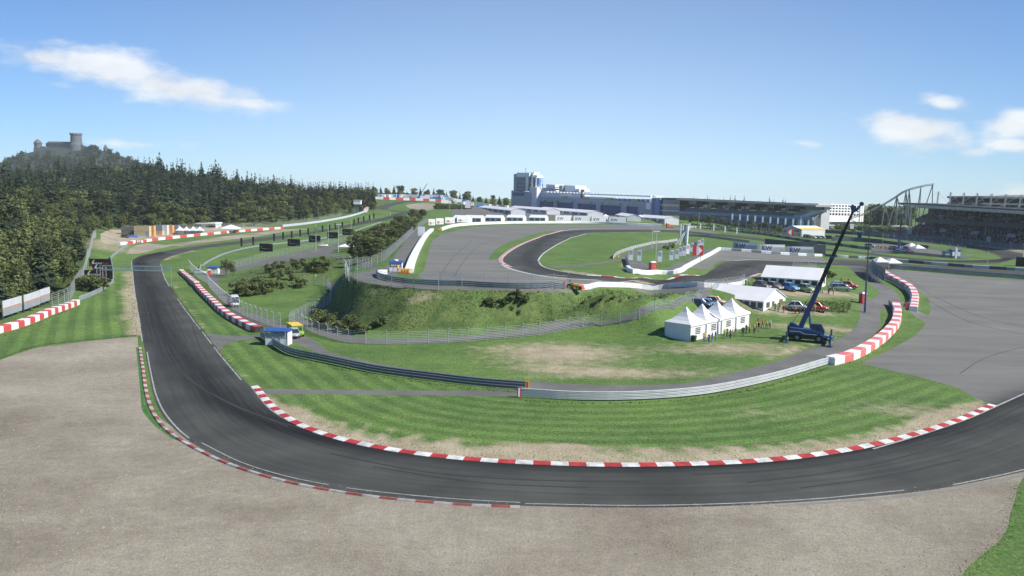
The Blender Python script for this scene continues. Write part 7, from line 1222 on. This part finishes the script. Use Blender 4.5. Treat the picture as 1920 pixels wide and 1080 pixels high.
# --- bushes and single trees, by place
def scatter(poly, n, hmin, hmax, name, label, cat, kit, base_h, group, sx=(.9, 1.3), part='crown', sep=0):
    P = hits(poly)[:, :2]; lo, hi = P.min(0), P.max(0); k = 0; done = []
    for _ in range(n*400):
        q = np.array([[random.uniform(lo[0], hi[0]), random.uniform(lo[1], hi[1])]])
        if inside(P, q)[0] and all((q[0][0]-d[0])**2 + (q[0][1]-d[1])**2 > sep*sep for d in done):
            plant(name, label, cat, kit, base_h, q[0][0], q[0][1], random.uniform(hmin, hmax), group, random.uniform(*sx), part=part); done.append(q[0]); k += 1
            if k >= n: break
def at_px(lst, hmin, hmax, name, label, cat, kit, base_h, group, sx=(.9, 1.3), part='crown'):
    for px, py in lst: p = G(px, py); plant(name, label, cat, kit, base_h, p.x, p.y, random.uniform(hmin, hmax), group, random.uniform(*sx), part=part)
at_px([(662,484),(672,489),(684,480),(695,487),(668,470),(680,468),(700,474),(712,478),(720,468),(707,460),(690,457),(678,455),(724,457),(735,462),(742,450),(728,445),(716,445),(703,447),(750,452),(757,441),(748,437),(738,432),(762,430),(770,436),(764,420),(778,424),(752,425),(785,415),(775,412),(792,409),(668,458),(745,424)], 5.0, 8.0, 'broadleaf_tree', 'bushy olive tree on the bank between the service road and the plateau road', 'tree', KB, 11, 'trees on the plateau bank', (1.0, 1.4))
at_px([(447,553),(462,556),(478,554),(493,552),(505,548),(455,546),(487,544),(471,545)], 3.2, 4.6, 'bush', 'large leafy bush in the front clump above the grass lens', 'bush', KU, 3, 'front bush clump', part='foliage')
at_px([(520,538),(530,541),(556,538),(566,541),(548,526),(512,520),(528,518),(543,512),(556,505),(570,500),(522,508),(505,512)], 2.2, 3.6, 'bush', 'olive bush on the slope of the bushy bank', 'bush', KU, 3, 'bushes on the bushy bank', part='foliage')
at_px([(585,510),(598,512),(610,508),(592,502),(605,500)], 3.0, 4.2, 'bush', 'rounded bush in the clump on top of the bushy bank', 'bush', KU, 3, 'rounded clump on the bank', part='foliage')
at_px([(424,517),(433,515),(437,519)], 4.5, 6, 'broadleaf_tree', 'slim young tree at the left end of the bushy bank', 'tree', KS, 7, 'young trees at the left end of the bank', (.9, 1.1))
at_px([(590,611),(602,613),(612,617),(622,614),(634,621),(647,624),(660,625),(672,627),(608,604),(640,612),(655,616),(625,606),(668,618),(683,626),(600,600)], 1.8, 3.0, 'bush', 'thick bush at the dark left foot of the embankment', 'bush', KU, 3, 'bushes at the embankment foot', part='foliage')
at_px([(704,613),(716,611),(710,606)], 1.2, 2.0, 'bush', 'small pale bush low on the embankment face', 'bush', KU, 3, 'pale bushes on the embankment face', part='foliage')
at_px([(958,566),(968,560),(980,568),(946,574),(960,585),(972,592),(915,572),(925,576),(986,560)], 1.2, 2.2, 'bush', 'dark bush in the middle of the embankment face', 'bush', KU, 3, 'bushes mid embankment', part='foliage')
at_px([(1128,562),(1140,568),(1150,561),(1163,566),(1118,570),(1105,560),(1180,560)], .6, 1.1, 'bush', 'low bush on the right part of the embankment face', 'bush', KU, 3, 'bushes on the embankment right', part='foliage')
at_px([(1246,466),(1253,468),(1260,465)], 1.6, 2.3, 'bush', 'round bush at the foot of the white sculpture', 'bush', KU, 3, 'bushes by the sculpture', part='foliage')
at_px([(1502,519),(1512,516),(1524,522),(1535,518),(1548,524),(1520,511),(1540,512),(1556,520),(1532,528)], 1.6, 2.6, 'bush', 'shaggy dark bush on the mound right of the further marquee', 'bush', KU, 3, 'shaggy bushes on the mound', (1.2, 1.6), part='foliage')
at_px([(160,545),(170,547),(181,544),(176,540),(188,546),(165,538),(152,541)], 2.6, 4.0, 'bush', 'bush in front of the black boards near the gantry leg', 'bush', KU, 3, 'bushes by the black boards', part='foliage')
at_px([(1284,417),(1294,420),(1300,421),(1307,421),(1316,422),(1324,423),(1331,424),(1344,424),(1353,424),(1361,425),(1371,426),(1401,431),(1407,431),(1424,432),(1431,432),(1438,433),(1451,438),(1461,440),(1471,433),(1480,432),(1488,431),(1415,434),(1383,428)], 4.5, 9.0, 'sapling_tree', 'young tree in the green strip before the long grandstand', 'tree', KS, 7, 'young trees before the long grandstand', (.9, 1.3))
at_px([(1529,424),(1537,424),(1545,425),(1551,425)], 7, 10, 'sapling_tree', 'young tree before the white stepped wall', 'tree', KS, 7, 'young trees before the stepped wall', (1, 1.3))
scatter([(1290,426),(1400,434),(1500,441),(1500,436),(1400,428),(1290,420)], 34, 1.2, 2.6, 'bush', 'low shrub in the green strip below the young trees', 'bush', KU, 3, 'shrubs below the young trees', part='foliage')
for k in range(26):
    px = 1622 + k*3.4; p = at_Y(px, 415, 640 + (k*37 % 60)); plant('conifer_tree', 'dark tree in the belt behind the roller coaster legs', 'tree', KC if k % 3 else KB, 18 if k % 3 else 11, p[0], p[1], random.uniform(11, 18), 'tree belt behind the roller coaster')
for k in range(26):
    px = 1563 + k*5.4; p = at_Y(px, 425, 548 + (k*29 % 40)); plant('bush', 'green shrub on the slope below the roller coaster', 'bush', KU, 3, p[0], p[1], random.uniform(2.5, 4.5), 'shrubs below the roller coaster', 1.4, part='foliage')
for k in range(78):
    px = 690 + (k*61.8 % 272); yw = 930 + (k*37 % 90); p = at_Y(px, 360, yw); plant('broadleaf_tree' if k % 2 else 'conifer_tree', 'distant tree on the skyline left of the control tower', 'tree', KB if k % 2 else KC, 11 if k % 2 else 18, p[0], p[1], random.uniform(7, 16) if px < 880 else random.uniform(7, 12), 'distant skyline trees left of the tower')
for k in range(26):
    px = 1262 + (k*47.3 % 215); p = at_Y(px, 375, 930); g = zp(px, 377, 930); t = plant('conifer_tree', 'dark tree tip rising over the roof of the long grandstand', 'tree', KC, 18, p[0], p[1], max(4, g + random.uniform(0, 7) - float(H(p[0], p[1]))), 'tree tips over the grandstand roof', random.uniform(.6, 1))
for k in range(22):
    px = 818 + (k*29.7 % 66); py = 392 + (k*13 % 13); p = G(px, py); plant('bush', 'dark green shrub on the slope behind the emblem hoardings', 'bush', KU, 3, p.x, p.y, random.uniform(3.0, 5.5), 'shrubs behind the emblem hoardings', 1.3, part='foliage')
# --- rough grass on the banks
rg = np.random.default_rng(5); V, Fc, T = [], [], []
def tufts(poly, n, h0, h1):
    P = hits(poly)[:, :2]; lo, hi = P.min(0), P.max(0); q = rg.uniform(lo, hi, (n*6, 2)); q = q[inside(P, q)][:n]; zz = H(q[:, 0], q[:, 1])
    cl = np.array([mnoise.noise(Vector((a*.12, b*.12, 3))) for a, b in q])
    for (x, y), z, c in zip(q, zz, cl):
        if c < -.15 and rg.random() < .7: continue
        s = rg.uniform(h0, h1)*(1+.8*max(c, 0)); a = rg.random()*6.28; o = len(V); dx, dy = math.cos(a)*s*.55, math.sin(a)*s*.55; lx, ly = rg.normal(0, .25, 2)*s
        V.extend([(x-dx, y-dy, z-.05), (x+dx, y+dy, z-.05), (x+dx*.5+lx, y+dy*.5+ly, z+s), (x-dx*.5+lx, y-dy*.5+ly, z+s*.9)]); Fc.append((o, o+1, o+2, o+3)); T.append(np.clip(.5+.5*c+.25*rg.normal(), 0, 1))
tufts([(645,519),(692,533),(780,543),(900,546),(1000,547),(1100,548),(1200,549),(1300,546),(1240,570),(1100,596),(1000,614),(860,626),(740,624),(660,612),(614,590)], 5000, .08, .2)
tufts([(420,545),(470,505),(560,485),(640,480),(650,510),(600,530),(540,545),(450,556)], 2600, .1, .24); tufts([(1480,566),(1600,562),(1590,588),(1490,592)], 1200, .12, .28)
tufts([(1300,428),(1400,436),(1500,444),(1500,436),(1400,427),(1290,420)], 1500, .5, 1.2); tufts([(0,592),(60,583),(110,560),(150,530),(130,520),(60,560),(0,575)], 600, .4, .9)
attr_leaf('rough_grass', (.06, .105, .028), (.17, .215, .075), .0, .5)
o = bpy.data.objects.new('rough_grass', crown_mesh('rough_grass', V, Fc, T, MATS['rough_grass'])); COL.objects.link(o); o['kind'] = 'stuff'; o['label'] = 'long rough grass on the embankment and banks'
# --- ragged grass along edges in the foreground and loose stones in the gravel
def fringe(pix, n, wd, h0, h1):
    P = spl(pix, .5)
    for _ in range(n):
        p = P[rg.integers(len(P))]; x, y = p[0] + rg.normal()*wd, p[1] + rg.normal()*wd; s = rg.uniform(h0, h1); a = rg.random()*6.28; o = len(V2_); dx, dy = math.cos(a)*s, math.sin(a)*s; z = float(H(x, y)); V2_.extend([(x-dx, y-dy, z-.02), (x+dx, y+dy, z-.02), (x+dx*.4, y+dy*.4, z+s*.9), (x-dx*.5, y-dy*.5, z+s*.7)]); F2_.append((o, o+1, o+2, o+3)); T2_.append(rg.random())
V2_, F2_, T2_ = [], [], []
fringe([(0,672),(70,649),(120,642),(200,634),(256,629)], 700, .22, .04, .1); fringe([(1935,880),(1908,915),(1897,955),(1882,1003),(1830,1052),(1795,1100)], 500, .3, .03, .07)
fringe([(500,755),(560,787),(640,814),(750,837),(880,852),(1000,858),(1150,862),(1300,859),(1450,851),(1600,831),(1730,800),(1840,763)], 900, .9, .03, .08); fringe([(260,480),(246,520),(250,580),(256,628)], 500, .5, .06, .15); fringe([(320,537),(355,587),(400,645),(457,712)], 500, .3, .06, .14)
fringe([(985,752),(1100,757),(1300,749),(1440,724),(1552,690)], 450, .2, .06, .13); fringe([(489,636),(545,671),(705,705),(900,730),(970,736)], 450, .2, .06, .13); fringe([(1565,690),(1640,660),(1690,607),(1690,580)], 200, .2, .06, .12); fringe([(0,632),(75,604),(150,573)], 180, .2, .06, .13)
o = bpy.data.objects.new('grass_fringe', crown_mesh('grass_fringe', V2_, F2_, T2_, MATS['rough_grass'])); COL.objects.link(o); o['kind'] = 'stuff'; o['label'] = 'ragged grass tufts along verges and barrier feet'
GP_ = REG[0][1]; q = np.stack([rg.uniform(-60, 75, 60000), rg.uniform(28, 130, 60000)], -1); q = q[inside(GP_, q)]; q = q[rg.random(len(q)) < np.clip(55/q[:, 1], 0, 1)**2][:15000]; Vs, Fs = [], []
for x, y in q:
    s = rg.uniform(.02, .06) * (1.6 if rg.random() < .06 else 1); z = float(H(x, y)); o = len(Vs); a = rg.random()*6.28; c, sn = math.cos(a)*s, math.sin(a)*s; Vs.extend([(x+c*1.3, y+sn*1.3, z), (x-sn, y+c, z), (x-c, y-sn, z), (x+sn, y-c, z), (x+c*.2, y+sn*.2, z+s*.8)]); Fs += [(o, o+1, o+4), (o+1, o+2, o+4), (o+2, o+3, o+4), (o+3, o, o+4)]
T_ = np.repeat(rg.random(len(q)), 4); sm = bpy.data.materials.new('loose_stone'); sm.use_nodes = True; t_ = sm.node_tree; a_ = N(t_, 'ShaderNodeAttribute', attribute_name='tint'); r_ = N(t_, 'ShaderNodeValToRGB'); L(t_, a_.outputs['Fac'], r_.inputs[0]); L(t_, r_.outputs[0], t_.nodes['Principled BSDF'].inputs['Base Color']); t_.nodes['Principled BSDF'].inputs['Roughness'].default_value = .9
r_.color_ramp.elements[0].color = (.16, .135, .10, 1); r_.color_ramp.elements[1].color = (.38, .345, .28, 1)
o = bpy.data.objects.new('loose_stones', crown_mesh('loose_stones', Vs, Fs, T_, sm)); COL.objects.link(o); o['kind'] = 'stuff'; o['label'] = 'loose stones lying in the near gravel trap'
# --- woods on the castle hill
Vh, Fh, Th, n_ = [], [], [], 0
hv = np.array([v.co for v in hl.data.vertices])
def hill_z(x, y):
    ix = np.clip(np.searchsorted(xs, x)-1, 0, nx-2); jy = np.clip(np.searchsorted(ys, y)-1, 0, ny-2); a = (x-xs[ix])/(xs[ix+1]-xs[ix]); b = (y-ys[jy])/(ys[jy+1]-ys[jy]); Zg = hv[:, 2].reshape(ny, nx); return Zg[jy, ix]*(1-a)*(1-b) + Zg[jy, ix+1]*a*(1-b) + Zg[jy+1, ix]*(1-a)*b + Zg[jy+1, ix+1]*a*b
for k in range(1500):
    px = rg.uniform(-40, 420); y = rg.uniform(1520, 1698); x = (px-960)/F*y; z = hill_z(x, y); dens = .95 if px > 150 else (.9 if z < 85 else .38)
    if rg.random() > dens or (60 < px < 165 and y > 1670): continue
    V0, F0, T0 = LC[k % 4] if k % 3 else LB_[k % 4]; s = rg.uniform(7, 13)/(18 if k % 3 else 11); A = np.array(V0)*s*np.array([1.3, 1.3, 1]) + np.array([x, y, z-.5]); Vh.append(A); Fh += [tuple(q_+n_ for q_ in f) for f in F0]; Th += list(T0); n_ += len(V0)
o = bpy.data.objects.new('hill_forest', crown_mesh('hill_forest', np.concatenate(Vh), Fh, Th, NEED)); COL.objects.link(o); o['kind'] = 'stuff'; o['label'] = 'far-off woods on the slope of the castle hill'
# ---------------------------------------------------------------- the air: pale even haze round the whole scene
b = MB(); b.box(-9300, 9300, -9300, 9300, float(min(GZ.min(), HG.min())) - 1.5, 172)
hm = bpy.data.materials.new('haze_air'); hm.use_nodes = True; t_ = hm.node_tree; t_.nodes.clear(); o_ = N(t_, 'ShaderNodeOutputMaterial'); v_ = N(t_, 'ShaderNodeVolumePrincipled'); v_.inputs['Color'].default_value = (.88, .95, 1.0, 1); v_.inputs['Density'].default_value = .00008; v_.inputs['Anisotropy'].default_value = 0.0; L(t_, v_.outputs[0], o_.inputs['Volume'])
hz = b.build('haze', hm); hz['kind'] = 'stuff'
